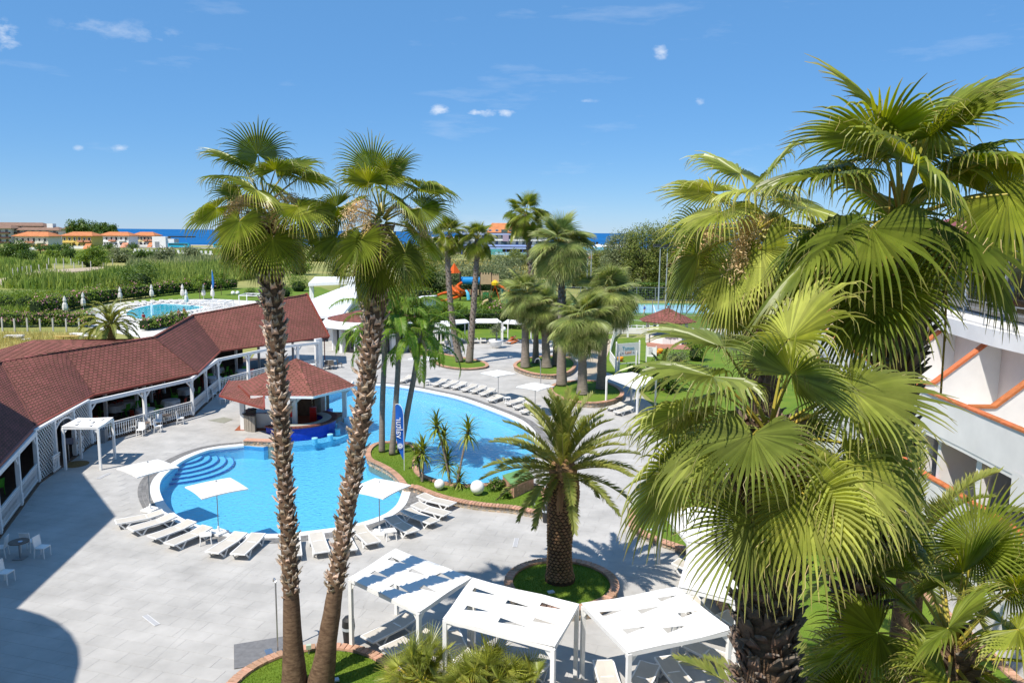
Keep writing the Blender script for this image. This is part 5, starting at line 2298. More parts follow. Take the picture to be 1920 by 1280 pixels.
# beach flag
q = P(758, 880, .3)
t = thing('beach_flag', 'tall blue feather flag with white lettering and sun emblem on the grass tongue', 'flag', (q.x, q.y, .25))
m = MB()
m.tube(smooth_path([(0, 0, 0), (0, 0, 2.6), (-.02, 0, 3.3), (-.14, 0, 3.68), (-.34, 0, 3.8), (-.46, 0, 3.74)], 4), .016, 6)
m.build('pole', WHITE, t)
fl_ = smooth_path([(-.03, 0, .62), (-.02, 0, 2.6), (-.04, 0, 3.3), (-.16, 0, 3.64), (-.34, 0, 3.77), (-.45, 0, 3.7)], 4)
lf_ = smooth_path([(-.06, 0, .62), (-.3, 0, 1.2), (-.44, 0, 2.0), (-.46, 0, 2.6), (-.46, 0, 3.3), (-.46, 0, 3.68)], 4)
V = [tuple(p) for p in fl_] + [tuple(p) for p in lf_]
V = [(x, .03 * math.sin(z * 3 + x * 4) * min(1, -x * 4), z) for x, y, z in V]
n_ = len(fl_)
m = MB()
m.add(V + [(x, y + .004, z) for x, y, z in V], [(i, i + 1, i + 1 + n_, i + n_) for i in range(n_ - 1)] + [(i + 2 * n_, i + 3 * n_, i + 1 + 3 * n_, i + 1 + 2 * n_) for i in range(n_ - 1)])
cl_ = m.build('flag_cloth', mat('flag_blue', (.01, .10, .42), .7, .1, 2), t)


def lettering(txt, size, m_, parent, loc, rot, sc=(1, 1, 1), name='lettering'):
    cu = bpy.data.curves.new(name, 'FONT')
    cu.body = txt
    cu.size = size
    cu.extrude = .003
    cu.align_x = 'CENTER'
    cu.align_y = 'CENTER'
    cu.materials.append(m_)
    o = bpy.data.objects.new(name, cu)
    COL.objects.link(o)
    o.parent = parent
    o.location = loc
    o.rotation_euler = rot
    o.scale = sc
    bpy.context.view_layer.update()
    me = bpy.data.meshes.new_from_object(o.evaluated_get(bpy.context.evaluated_depsgraph_get()))
    me.materials.clear()
    me.materials.append(m_)
    q = link(name, me, parent, loc, rot, sc)
    bpy.data.objects.remove(o)
    return q


lettering('valtur', .52, WHITE, t, (-.25, -.05, 2.45), (R(90), R(-90), 0), (1, -1, 1))
m = MB()
for k in range(13):
    a = 2 * math.pi * k / 13
    m.beam((.03 * math.cos(a), 0, .03 * math.sin(a)), (.17 * math.cos(a), 0, .17 * math.sin(a)), .006, .03)
o = m.build('sun_emblem', WHITE, t)
o.location = (-.21, -.05, 1.42)
# white planted pot on the far terrace
q = P(930, 652)
t = thing('plant_pot', 'large white bowl planter with a small olive tree in front of the far pergolas', 'plant pot', (q.x, q.y, 0))
m = MB()
m.lathe([(.42, 0), (.62, .3), (.82, .75), (.88, .95), (.8, .95), (.74, .8), (0, .78)], 22)
m.build('bowl', WHITE, t, smooth=True)
m = MB()
m.tube([(0, 0, .78), (.03, 0, 1.5), (-.03, .05, 2.1)], [.06, .05, .03], 6)
m.build('trunk', PINE, t)
OLIVE = leafmat('olive_leaf', (.10, .125, .06), (.19, .21, .12), .2, attr=.4)
link('crown', leaf_cloud('crown', [((0, 0, 2.2), (.7, .7, .75)), ((.3, .1, 2.7), (.45, .45, .5)), ((-.3, 0, 2.0), (.5, .5, .4))], 900, .08, OLIVE, 3, shell=.7), t)


# ------------------------------------------------------------------ spotlights in the beds
def spot():
    t = thing('garden_spotlight', '', 'spotlight')
    m = MB()
    m.box((0, 0, .24), (.16, .12, .14))
    m.build('housing', mat('pale_green_paint', (.42, .5, .40), .5, .05, 4), t)
    m = MB()
    m.tube([(0, 0, 0), (0, 0, .2)], .02, 6)
    m.build('stake', GREYM, t)
    return t


SPOT = Maker(spot)
for p, z, l in (((579, 1222), .1, 'small pale spotlight at the back edge of the front round bed'), ((1243, 995), .25, 'left of two small spotlights on the right hand lawn'), ((1261, 1000), .25, 'right of two small spotlights on the right hand lawn'), ((1000, 950), .3, 'small spotlight on the grass tongue near the bin')):
    q = P(*p, z)
    SPOT((q.x, q.y, z - .05), .3, l, 'garden spotlights')
for p, z, l in (((628, 1275), .06, 'flat pale lamp set in the front round bed'), ((1089, 1056), .42, 'flat pale lamp set in the date palm bed, back right'), ((1033, 1110), .42, 'flat pale lamp set in the date palm bed, front left'), ((1217, 993), .24, 'flat pale slab lying on the right hand lawn')):
    q = P(*p, z)
    m = MB()
    m.box((0, 0, 0), (.24, .18, .05), .4)
    o = m.build('ground_lamp', mat('pale_lamp', (.55, .6, .62), .3, .05, 4))
    o.location = (q.x, q.y, z + .02)
    tag(o, l, 'lamp')


# ------------------------------------------------------------------ palms
def fan_palm(name, label, base, path, rad, top, n, key, leafkey, s=1.0, e_hi=85, e_lo=-45, seed=1, boot=None, trunk_m=TRUNK_B, group=None, nfl=0, fs=1.0, dead=0, power=1.0, flaz=None, tn=14, spread_r=.12, skip=None):
    """path, top: world points; boot: (t0, t1, step, w, h, out, material, max pieces)"""
    t = thing(name, label, 'palm tree', base, 0, group)
    me, P_, rr = trunk_mesh('trunk', rel(path, base), rad, trunk_m, n=tn)
    link('trunk', me, t)
    if boot:
        boots(t, P_, rr, *boot[:7], maxn=boot[7], seed=seed)
    tp = Vector(top) - Vector(base)
    fn, elevs = leafkey
    crown(t, key, fn, elevs, n, tp, e_hi, e_lo, s, seed=seed, power=power, spread_r=spread_r, skip=skip)
    if dead:
        crown(t, 'dead', washy('d', 500, FAN_DEAD, .8, .85, .95), (-62, -75), dead, tp - Vector((0, 0, .35)), -60, -78, s * .9, seed=seed + 3)
    if nfl:
        flowers(t, tp, nfl, seed, fs, flaz)
    return t


TALL = (washy('t', 0, FAN_GREEN, 1.12, 1.15, .85), W_EL)
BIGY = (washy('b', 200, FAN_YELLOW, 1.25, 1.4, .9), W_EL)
BIGG = (washy('g', 300, FAN_GREEN, 1.1, 1.35, .85), W_EL)
GREYF = (washy('w', 400, FAN_GREY, 1.0, 1.4, .75), (75, 50, 28, 8, -12, -32, -52))
YNG = (lambda nm, e, s: fan_frond('frond', e, 1.35, 1.05, s + 600, FAN_GREEN, droop=.5, axis_drop=R(12)), (80, 62, 45, 28, 10, -10))

# the two tall ones in front
Y = 21.15
path1 = [D(552, 1284, Y), D(547, 1150, Y), D(540, 1000, Y), D(527, 800, Y), D(514, 600, Y), D(503, 470, Y), D(497, 400, Y)]
fan_palm('fan_palm', 'tall fan palm with ragged brown trunk, left one of the two in front', path1[0], path1, [.40, .27, .225, .21, .20, .21, .24, .29, .34, .32], D(496, 375, Y), 22, 'tall', TALL, .97, 88, -56, 3,
         boot=(.20, .99, .030, .078, .21, .085, BOOT, 300), nfl=7, fs=.78, dead=2, power=.8, flaz=[1.2, 1.7, 2.1, -1.3, -1.7, -2.2, -2.6])
path2 = [D(600, 1290, Y), D(622, 1150, Y), D(641, 1020, Y), D(676, 800, Y), D(701, 600, Y), D(711, 480, Y), D(716, 420, Y)]
fan_palm('fan_palm', 'tall fan palm with ragged brown trunk, right one of the two in front, leaning right', path2[0], path2, [.42, .28, .23, .22, .215, .23, .27, .32, .35, .32], D(716, 400, Y), 22, 'tall', TALL, 1.0, 88, -60, 8,
         boot=(.22, .99, .030, .078, .21, .085, BOOT, 300), nfl=5, fs=.8, dead=3, power=.8, flaz=[2.5, 2.7, 2.3, -1.2, -1.6])

# the big ones on the right
YR = 11.6
pathR = [D(1585, 1500, YR), D(1605, 1180, YR), D(1632, 980, YR), D(1662, 830, YR), D(1680, 690, YR), D(1690, 560, YR), D(1693, 440, YR)]
pathR[0].z = .2
fan_palm('fan_palm', 'tallest fan palm at the right, its crown reaching high against the sky', pathR[0], pathR, [.34, .27, .22, .2, .22, .3, .36, .40, .36], D(1690, 385, YR), 26, 'bigg', BIGG, 1.05, 92, -44, 5,
         boot=(.52, .99, .026, .10, .28, .14, BOOT_D, 260), dead=1, power=.85, nfl=0, skip=lambda a, e: e < -12 and 3.5 < a < 5.9)
YL = 10.0
pathL = [D(1425, 2300, YL), D(1436, 1280, YL), D(1436, 1150, YL), D(1438, 1040, YL), D(1442, 900, YL), D(1444, 800, YL)]
pathL[0].z = .2
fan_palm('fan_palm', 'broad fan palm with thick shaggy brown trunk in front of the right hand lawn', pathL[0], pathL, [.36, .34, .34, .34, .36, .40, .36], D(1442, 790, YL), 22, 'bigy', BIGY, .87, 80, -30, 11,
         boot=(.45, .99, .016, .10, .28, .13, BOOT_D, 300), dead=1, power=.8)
pathY = [Vector((6.6, 10.4, .2)), D(1787, 1290, 10.4), D(1786, 1225, 10.4)]
fan_palm('fan_palm', 'younger fan palm with upright fresh green fans in the lower right corner', pathY[0], pathY, [.3, .28, .26], D(1786, 1195, 10.4), 28, 'yng', YNG, .98, 74, -15, 17, boot=(.4, .99, .05, .1, .28, .14, BOOT_D, 80))
pathB = [D(1432, 1150, 16), D(1430, 800, 16), D(1425, 600, 16), D(1420, 470, 16)]
pathB[0].z = .2
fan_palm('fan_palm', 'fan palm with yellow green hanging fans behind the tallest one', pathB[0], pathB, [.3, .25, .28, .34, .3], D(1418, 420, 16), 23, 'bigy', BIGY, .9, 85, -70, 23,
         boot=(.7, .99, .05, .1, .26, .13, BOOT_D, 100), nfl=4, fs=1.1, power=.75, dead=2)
# yellow fruit stalks hanging from the tallest palm
t_ = [o for o in bpy.data.objects if o.get('label', '').startswith('tallest fan palm')][0]
top_ = D(1690, 395, YR) - Vector(t_.location)
for px0, py0, px1, py1, yy in ((1668, 375, 1652, 560, -.5), (1690, 380, 1660, 550, -.5), (1752, 450, 1748, 570, -.6), (1770, 470, 1772, 640, -.6), (1776, 470, 1764, 740, -.6)):
    a, b = D(px0, py0, YR + yy), D(px1, py1, YR + yy)
    m = MB()
    m.tube(rel(smooth_path([top_ + Vector(t_.location) - Vector((0, 0, .2)), a + Vector((0, 0, .25)), a, a.lerp(b, .5) + Vector((.02, 0, 0)), b], 4), t_.location), .016, 5)
    m.build('fruit_stalk', mat('ochre_stalk', (.36, .22, .04), .6, .2, 6), t_)
# low fan palm shrubs at the bottom edge
CHAM = (lambda nm, e, s: fan_frond('frond', e, .55, .62, s + 700, FAN_YELLOW, droop=.12, nseg=24, spread=R(115), cup=.15, split=.3, axis_drop=R(5), tipfrac=.35), (82, 66, 50, 34, 18, 2))
for px, py, Yd, n, sc, sd, l in ((790, 1250, 20.7, 60, 1.0, 1, 'bushy low fan palm shrub, left one of the spiky shrubs at the bottom edge'), (900, 1250, 20.5, 60, 1.05, 2, 'bushy low fan palm shrub, middle one of the spiky shrubs at the bottom edge'), (975, 1275, 19.9, 46, .9, 3, 'bushy low fan palm shrub, right one of the spiky shrubs at the bottom edge')):
    q = D(px, py, Yd)
    t = thing('fan_palm_shrub', l, 'shrub', (q.x, q.y, 0), 0, 'low fan palm shrubs at the bottom edge')
    rg = random.Random(sd)
    for k in range(5):
        a = rg.random() * 6.28
        c = Vector((math.cos(a) * .35, math.sin(a) * .35, rg.uniform(.45, 1.0)))
        m = MB()
        m.tube([(c.x * .6, c.y * .6, 0), tuple(c)], [.1, .07], 7)
        m.build('stem', TRUNK_B, t)
        crown(t, 'cham', CHAM[0], CHAM[1], n // 5, c, 86, -5, sc, seed=sd * 10 + k, spread_r=.03, sj=.2)

# date palm in the round bed
YC = P(1050, 1085, .5).y
base = P(1050, 1085, .45)
pathC = [base, D(1049, 1050, YC), D(1050, 1000, YC), D(1055, 950, YC), D(1058, 905, YC), D(1058, 880, YC)]
CAN = thing('date_palm', 'stout date palm with diamond patterned trunk in the round stone bed', 'palm tree', base)
me, P_, rr = trunk_mesh('trunk', rel(pathC, base), [.58, .47, .44, .48, .55, .58, .5, .35], mat('scale_gaps', (.06, .035, .02), .95, .3, 8), n=24, wob=.01, rings=30)
link('trunk', me, CAN)
m = MB()
m.add([(-.095, 0, 0), (0, -.0, -.075), (.095, 0, 0), (0, .0, .06), (0, .055, -.02), (-.04, .045, .0), (.04, .045, 0)], [(0, 1, 4, 5), (1, 2, 6, 4), (2, 3, 6), (3, 0, 5), (3, 5, 4, 6)])
scl = m.mesh('trunk_scale', SCALE)
L_ = sum((P_[i + 1] - P_[i]).length for i in range(len(P_) - 1))
rest = MB()
nf = 0
rows = int(L_ / .105)
cells = []
for r_ in range(2, rows - 2):
    tt = r_ / rows * (len(P_) - 1)
    k = int(tt)
    c = P_[k].lerp(P_[k + 1], tt - k)
    ra = rr[k] + (rr[k + 1] - rr[k]) * (tt - k)
    for q in range(18):
        az = (q + (.5 if r_ % 2 else 0)) / 18 * 2 * math.pi + random.uniform(-.03, .03)
        d = Vector((-math.sin(az), math.cos(az), 0))
        w_ = ra / .55
        M = Matrix.Translation(c + d * (ra - .012)) @ Matrix.Rotation(az, 4, 'Z') @ Matrix.Rotation(random.uniform(-.12, .05), 4, 'X') @ Matrix.Diagonal((w_ * 1.0, 1, random.uniform(.95, 1.1), 1))
        cells.append((d.y, M))
cells.sort(key=lambda c: c[0])
for i, (dy, M) in enumerate(cells):
    if i < 300:
        o = link('trunk_scale', scl, CAN)
        o.matrix_local = M
    else:
        rest.add([M @ v.co for v in scl.vertices], [tuple(p.vertices) for p in scl.polygons])
stuff(rest.build('trunk_scale_mass', SCALE, CAN))
CANF = lambda nm, e, s: feather_frond('frond', e, 2.9, s + 40, PHOENIX, npair=64, ll=.44, arch=R(48), vee=R(32), droop=.15, w=.024, stalk=.08)
topC = D(1056, 868, YC) - base
crown(CAN, 'canary', CANF, (88, 74, 58, 42, 26, 8, -12, -34), 58, topC, 94, -18, .95, seed=4, spread_r=.16, power=1.0)
crown(CAN, 'candead', lambda nm, e, s: feather_frond('frond', e, 1.1, s + 60, FAN_DEAD, npair=26, ll=.3, arch=R(40), droop=.7, w=.02), (-50, -68), 7, topC - Vector((0, 0, .25)), -48, -70, 1, seed=2, spread_r=.4)
m = MB()
m.lathe([(.5, -.5), (.55, -.2), (.4, .05), (.2, .2), (0, .25)], 14)
o = m.build('crown_heart', mat('heart_fibre', (.22, .13, .06), .9, .3, 8, bump=.5), CAN)
o.location = topC

# the three smooth trunked feather palms on the grass tongue
SYF = lambda nm, e, s: feather_frond('frond', e, 2.6, s + 80, SYAG, npair=58, ll=.55, arch=R(115), vee=R(5), droop=.75, w=.019, stalk=.12, angf=R(62))
for bx, by, pts, top, Yy, l, sd in ((716, 846, ((717, 760), (721, 660)), (722, 598), 0, 'smooth grey trunked feather palm, left of three on the grass tongue', 1), (735, 851, ((742, 760), (747, 670)), (746, 606), 0, 'smooth grey trunked feather palm, middle of three on the grass tongue', 2), (750, 846, ((766, 760), (779, 690)), (788, 622), 0, 'leaning dark trunked feather palm, right of three on the grass tongue', 3)):
    b = P(bx, by, .3)
    pth = [b] + [D(x, y, b.y) for x, y in pts] + [D(*top, b.y)]
    t = thing('feather_palm', l, 'palm tree', b, 0, 'feather palms on the grass tongue')
    me, P_, rr = trunk_mesh('trunk', rel(pth, b), [.2, .17, .16, .16, .13], TRUNK_G, n=12, wob=.02)
    link('trunk', me, t)
    crown(t, 'syagrus', SYF, (80, 60, 40, 20, 0), 22 if sd != 1 else 16, D(*top, b.y) - b, 82, 0, 1.3 if sd != 2 else 1.35, seed=sd, spread_r=.08)
    if sd == 3:
        m = MB()
        q = pth[-1] - b
        m.tube([q + Vector((.1, 0, -.3)), q + Vector((.25, -.05, -.9)), q + Vector((.25, -.05, -2.6)), q + Vector((.2, 0, -3.4))], [.05, .13, .1, .03], 7)
        m.build('dry_spathe', mat('straw_spathe', (.42, .34, .2), .9, .2, 6), t)

# fan palms of the middle distance (grey green, shaggy)
mids = [(985, 688, ((985, 620),), (985, 552), 28, 1.0, GREYF, .5, 'shaggy fan palm with bulging trunk foot, left in the nearer-left oval stone bed', .38),
        (1004, 680, ((1004, 610), (993, 480)), (985, 402), 26, .95, TALL, .3, 'very tall slim fan palm rising behind the left oval stone bed', .27),
        (1025, 688, ((1023, 640),), (1020, 575), 24, .95, GREYF, .5, 'shaggy fan palm in the middle of the left oval stone bed', .42),
        (1042, 684, ((1044, 640),), (1047, 590), 18, .9, GREYF, .4, 'shaggy fan palm at the right rear of the left oval stone bed', .36),
        (1053, 722, ((1053, 640), (1053, 540)), (1050, 458), 36, 1.12, GREYF, .4, 'tall shaggy fan palm at the left of the right oval stone bed', .36),
        (1092, 738, ((1092, 680),), (1091, 600), 30, 1.05, GREYF, .5, 'shaggy fan palm in the middle of the right oval stone bed', .40),
        (1128, 728, ((1130, 660),), (1142, 552), 32, 1.1, GREYF, .45, 'shaggy fan palm at the right of the right oval stone bed', .40)]
for bx, by, pts, top, n, s, lk, tb, l, r0 in mids:
    b = P(bx, by, .4)
    pth = [b] + [D(x, y, b.y) for x, y in pts] + [D(*top, b.y)]
    fan_palm('fan_palm', l, b, pth, [r0 * 1.35, r0, r0 * .9, r0 * .8, r0 * .8], pth[-1], int(n * 1.25), 'grey' if lk is GREYF else 'tall', lk, s * 1.22, 85, -56, int(bx), boot=(tb, .98, .06, .1, .24, .1, BOOT_D, 120), trunk_m=TRUNK_G, group='fan palms in the oval stone beds', power=.8, spread_r=.2)
for bx, by, pts, top, sd, l in ((862, 678, ((848, 600), (840, 500)), (842, 442), 3, 'slim leaning fan palm on the low grass bed, left one of the pair'), (880, 679, ((887, 590), (893, 500)), (896, 448), 4, 'slim leaning fan palm on the low grass bed, right one of the pair')):
    b = P(bx, by, .15)
    pth = [b] + [D(x, y, b.y) for x, y in pts] + [D(*top, b.y)]
    fan_palm('fan_palm', l, b, pth, [.42, .3, .27, .26, .3], pth[-1], 30, 'tall', TALL, 1.0, 86, -50, sd, boot=(.1, .98, .05, .07, .14, .07, BOOT_D, 200), trunk_m=TRUNK_G, group='slim pair of fan palms')

# date palm behind the pavilion, feather palm by the hotel wall, cycad-like clump
FEA = lambda nm, e, s: feather_frond('frond', e, 3.4, s + 40, PHOENIX, npair=50, ll=.5, arch=R(95), vee=R(20), droop=.4, w=.035, stalk=.1)
b = P(226, 645)
b.y -= 2
t = thing('date_palm', 'bushy dark date palm behind the pavilion roof beside the second pool', 'palm tree', b)
m = MB()
m.tube([(0, 0, 0), (0, 0, 1.4), (0, 0, 2.6)], [.5, .45, .4], 10)
m.build('trunk', TRUNK_B, t)
crown(t, 'feath', FEA, (85, 65, 45, 25, 5, -15), 44, Vector((0, 0, 2.7)), 88, -15, 1.1, seed=9, spread_r=.3)
b = Vector((11.0, 20.0, .2))
t = thing('date_palm', 'feather leaved palm between the big fan palms and the hotel wall', 'palm tree', b)
m = MB()
m.tube([(0, 0, 0), (0, 0, 3.5), (.1, 0, 5.1)], [.45, .36, .34], 10)
m.build('trunk', TRUNK_B, t)
crown(t, 'canary', CANF, (88, 74, 58, 42, 26, 8, -12, -34), 30, Vector((.1, 0, 5.2)), 70, -30, 1.0, seed=12, spread_r=.2)
for px, py, Yd, zt, n, s, l in ((1245, 655, 66, 1.1, 26, .9, 'low date palm by the kids area kiosk'), (1530, 1010, 14.5, 3.2, 20, .9, 'low feather palm in the shade between the big trunks')):
    q = D(px, py, Yd)
    b = Vector((q.x, q.y, 0))
    t = thing('date_palm', l, 'palm tree', b)
    m = MB()
    m.tube([(0, 0, 0), (0, 0, zt)], [.35, .3], 9)
    m.build('trunk', TRUNK_B, t)
    crown(t, 'canary', CANF, (88, 74, 58, 42, 26, 8, -12, -34), n, Vector((0, 0, zt)), 80, -15, s, seed=int(px), spread_r=.15)

# yuccas and cordylines on the grass tongue
YUC = lambda nm, e, s: feather_frond('frond', e, .05, s, SYAG)


def sword(elev, L_, seed):
    rg = np.random.default_rng(seed)
    V, F = [], []
    ang = elev
    p = np.zeros(3)
    for k in range(5):
        w_ = .045 * (1 - (k / 4) ** 2 * .95)
        V += [p + [-w_, 0, .01], p + [0, 0, 0], p + [w_, 0, .01]]
        p = p + np.array([0, math.cos(ang), math.sin(ang)]) * L_ / 4
        ang -= R(9) * (1 + k * .5)
    for k in range(4):
        F += [(k * 3, k * 3 + 1, k * 3 + 4, k * 3 + 3), (k * 3 + 1, k * 3 + 2, k * 3 + 5, k * 3 + 4)]
    mb = MB()
    mb.add(V, F)
    return mb.mesh('leaf', leafmat('sword_leaf', (.10, .16, .02), (.25, .28, .04), .25, tip=None, objvar=.3))


SW = lambda nm, e, s: sword(e, .72, s)
for stems, l, sd in (([((792, 902), (793, 868), (792, 838)), ((791, 902), (785, 870), (781, 848))], 'forked yucca nearest the flag on the grass tongue', 1), ([((845, 908), (833, 850), (818, 790)), ((840, 885), (836, 860), (833, 812)), ((843, 900), (841, 880), (838, 858))], 'tall branching yucca on the grass tongue', 2), ([((855, 914), (866, 860), (878, 800)), ((858, 915), (860, 905), (861, 893))], 'slim leaning yucca right of the branching one', 3)):
    b = P(*stems[0][0], .3)
    t = thing('yucca', l, 'yucca', b, 0, 'yuccas on the grass tongue')
    for si, st in enumerate(stems):
        pth = rel([D(x, y, b.y + .15 * si) for x, y in st], b)
        m = MB()
        m.tube(smooth_path(pth, 4), [.055] * (4 * (len(pth) - 1)) + [.04], 7)
        m.build('stem', TRUNK_G, t)
        crown(t, 'sword', SW, (85, 65, 45, 25, 0, -30), 60, pth[-1], 88, -45, 1.2 if si != 1 else 1.0, seed=sd * 7 + si, spread_r=.02)


# ------------------------------------------------------------------ hedges, shrubs and trees
GREEN1 = leafmat('hedge_leaf', (.04, .095, .012), (.11, .18, .025), .2, attr=.45)
GREEN2 = leafmat('bright_shrub_leaf', (.085, .165, .016), (.19, .27, .035), .3, attr=.4)
GREEN3 = leafmat('tree_leaf', (.10, .145, .025), (.21, .24, .05), .22, attr=.45)
GREEN4 = leafmat('grey_shrub_leaf', (.125, .165, .07), (.21, .235, .11), .25, attr=.4)
REED = mat('reed_leaf', (.14, .23, .035), .8, .25, .06, c2=(.30, .36, .09), attr=.4, trans=.25)
STRAWG = mat('dry_grass_blade', (.52, .43, .16), .9, .2, .3, c2=(.34, .34, .09), attr=.35, trans=.2)
PINK = mat('pink_blossom', (.55, .17, .26), .8, .25, 2, c2=(.62, .36, .38), attr=.3)
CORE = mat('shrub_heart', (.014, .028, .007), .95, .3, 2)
WHITEF = mat('white_blossom', (.6, .58, .45), .8, .1, 2)


def hedge(name, label, path, w, h, n, leaf=.12, m=GREEN1, flowers_=0.0, seed=0, cat='hedge', box=True, group=None):
    P_ = smooth_path([(p[0], p[1], 0) for p in path], 4)
    o = P_[0]
    t = thing(name, label, cat, (o.x, o.y, 0), 0, group)
    pts = [p - o for p in P_]
    st = []
    L_ = 0
    for a, b in zip(pts, pts[1:]):
        L_ += (b - a).length
    k = max(2, int(L_ / (w * .8)))
    wk, s_ = walk(pts, L_ / k)
    rg = random.Random(seed)
    blobs = []
    for x, y, a in wk:
        hh_ = h * rg.uniform(.9, 1.1) if not box else h
        blobs.append(((x, y, hh_ * .5), (max(w * .6, s_ * .75), w * .55, hh_ * .52)))
    if box:
        # clipped block: leaves over the faces of a box strip
        rg_ = np.random.default_rng(seed)
        q = []
        for i in range(n):
            x, y, a = wk[rg_.integers(len(wk))]
            u = (rg_.random() - .5) * s_ * 1.1
            f_ = rg_.random()
            if f_ < .4:
                v, z = (rg_.random() - .5) * w, h
            elif f_ < .7:
                v, z = -w / 2, rg_.random() * h
            else:
                v, z = w / 2, rg_.random() * h
            q.append((x + math.cos(a) * u - math.sin(a) * v + rg_.normal() * .04, y + math.sin(a) * u + math.cos(a) * v + rg_.normal() * .04, z + rg_.normal() * .05))
        q = np.array(q)
        nn = nrm(rg_.normal(size=(n, 3)) + np.array([0, -.3, .6]))
        tt = nrm(np.cross(nn, rg_.normal(size=(n, 3))))
        bb = np.cross(nn, tt)
        sz = leaf * (.6 + .8 * rg_.random(n))[:, None]
        V = np.stack([q - tt * sz, q + bb * sz * .5, q + tt * sz, q - bb * sz * .55], 1).reshape(-1, 3)
        link('foliage', np_mesh('foliage', V, np.arange(n * 4).reshape(n, 4), [m, PINK], rnd=rg_.random(n)), t)
    else:
        link('foliage', leaf_cloud('foliage', blobs, n, leaf, [m, PINK], seed, shell=.35, flowers=flowers_, up=.5), t)
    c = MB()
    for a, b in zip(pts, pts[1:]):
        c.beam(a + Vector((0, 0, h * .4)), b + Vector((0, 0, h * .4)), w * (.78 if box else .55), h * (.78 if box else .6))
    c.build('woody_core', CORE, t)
    return t


def bush(name, label, c, r, n, leaf, m, seed, group=None, cat='shrub', flat=1.0, flowers_=0.0, core=True):
    t = thing(name, label, cat, (c[0], c[1], 0), 0, group)
    rg = random.Random(seed)
    bl = [((0, 0, r * flat * .62), (r * .66, r * .66, r * flat * .66))]
    for k in range(10):
        a = k * 2.4 + rg.random()
        q, z_ = rg.uniform(.3, .5), rg.uniform(.35, 1.2)
        bl.append(((math.cos(a) * r * (.75 - .4 * z_ / 1.2), math.sin(a) * r * (.75 - .4 * z_ / 1.2), r * flat * z_), (r * q, r * q, r * flat * q)))
    link('foliage', leaf_cloud('foliage', bl, n, leaf, [m, PINK], seed, shell=.4, flowers=flowers_, up=.4), t)
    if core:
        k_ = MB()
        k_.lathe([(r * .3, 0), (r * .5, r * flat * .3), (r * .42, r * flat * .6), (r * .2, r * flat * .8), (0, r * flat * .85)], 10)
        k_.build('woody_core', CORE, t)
    return t


def tree(name, label, base, h, r, n, leaf, m, seed, tr=.18, group=None, low=.25, lobes=9, cat='tree'):
    t = thing(name, label, cat, base, 0, group)
    rg = random.Random(seed)
    mb = MB()
    lean = rg.uniform(-.06, .06) * h
    mb.tube([(0, 0, 0), (lean * .4, 0, h * .3), (lean, 0, h * .75)], [tr, tr * .75, tr * .3], 7)
    bl = []
    for k in range(lobes):
        a = k * 2.4 + rg.random() * .5
        z = h * (low + (1 - low) * (k + .7) / lobes * .9)
        rad = r * (1 - .55 * abs((k + .5) / lobes - .4)) * rg.uniform(.5, .75)
        c = (math.cos(a) * rad * .8 + lean * .7, math.sin(a) * rad * .8, z)
        rr_ = r * rg.uniform(*((.2, .42) if lobes > 12 else (.38, .55)))
        bl.append((c, (rr_, rr_, rr_ * rg.uniform(.7, 1.0))))
        mb.tube([(lean * .4, 0, h * .3), (c[0] * .5, c[1] * .5, (h * .3 + z) / 2), c], [tr * .4, tr * .25, tr * .1], 4)
    mb.build('trunk', PINE, t)
    link('crown', leaf_cloud('crown', bl, n, leaf, m, seed, shell=.5, up=.35), t)
    return t


# undergrowth near the camera at lower right, small shrubs on the tongue
for px, py, Yd, r, l, sd in ((1520, 1010, 16, .9, 'dense small leaved shrub in the shade behind the shaggy trunk', 1), (1565, 1120, 13, .8, 'dark low shrub at the foot of the tallest palm', 2), (1480, 960, 20, 1.0, 'low shrub on the lawn behind the broad fan palm', 3), (1650, 1230, 10.5, .8, 'dark shrub between trunks at the bottom right', 4)):
    q = D(px, py, Yd)
    bush('shrub', l, (q.x, q.y), r, 2600, .055, GREEN1, sd, 'shrubs on the right hand lawn')
q = P(932, 918, .3)
b_ = bush('rose_bush', 'small dark bush with pale blooms beside the brick box', (q.x, q.y), .55, 700, .06, GREEN1, 8, None, flowers_=.05, core=False)
b_.location.z = .25
q = P(948, 932, .3)
b_ = bush('rose_bush', 'small leafy bush on the grass tongue in front of the brick box', (q.x, q.y), .35, 400, .06, GREEN2, 9, None, core=False)
b_.location.z = .25
q = P(782, 655)
b_ = bush('clipped_shrub', 'round clipped dome shrub behind the smooth palm trunks', (q.x, q.y), 1.55, 5000, .09, GREEN2, 10, None)
for k, (px, py, r, m_, l) in enumerate(((1232, 706, 1.2, GREEN2, 'bright low shrub on the garden lawn right of the notice board'), (1268, 694, 1.5, GREEN4, 'grey green shrub on the garden lawn below the kiosk'), (1305, 676, 1.7, GREEN2, 'yellow green shrub on the garden lawn behind the fan palm leaves'), (1255, 735, 1.0, GREEN1, 'dark low shrub at the edge of the garden lawn by the plain pergola'))):
    q = P(px, py)
    bush('shrub', l, (q.x, q.y), r, 1500, .09, m_, 140 + k, 'shrubs on the garden lawn')
q = P(1195, 716)
bush('shrub', 'small dark shrub behind the plain pergola by the kids area sign', (q.x, q.y + 2), .9, 900, .09, GREEN1, 12, None)


# ------------------------------------------------------------------ middle distance: hedges, courts, play area, second pool
def px_path(*pts, z=0.0):
    return [P(x, y, z) for x, y in pts]


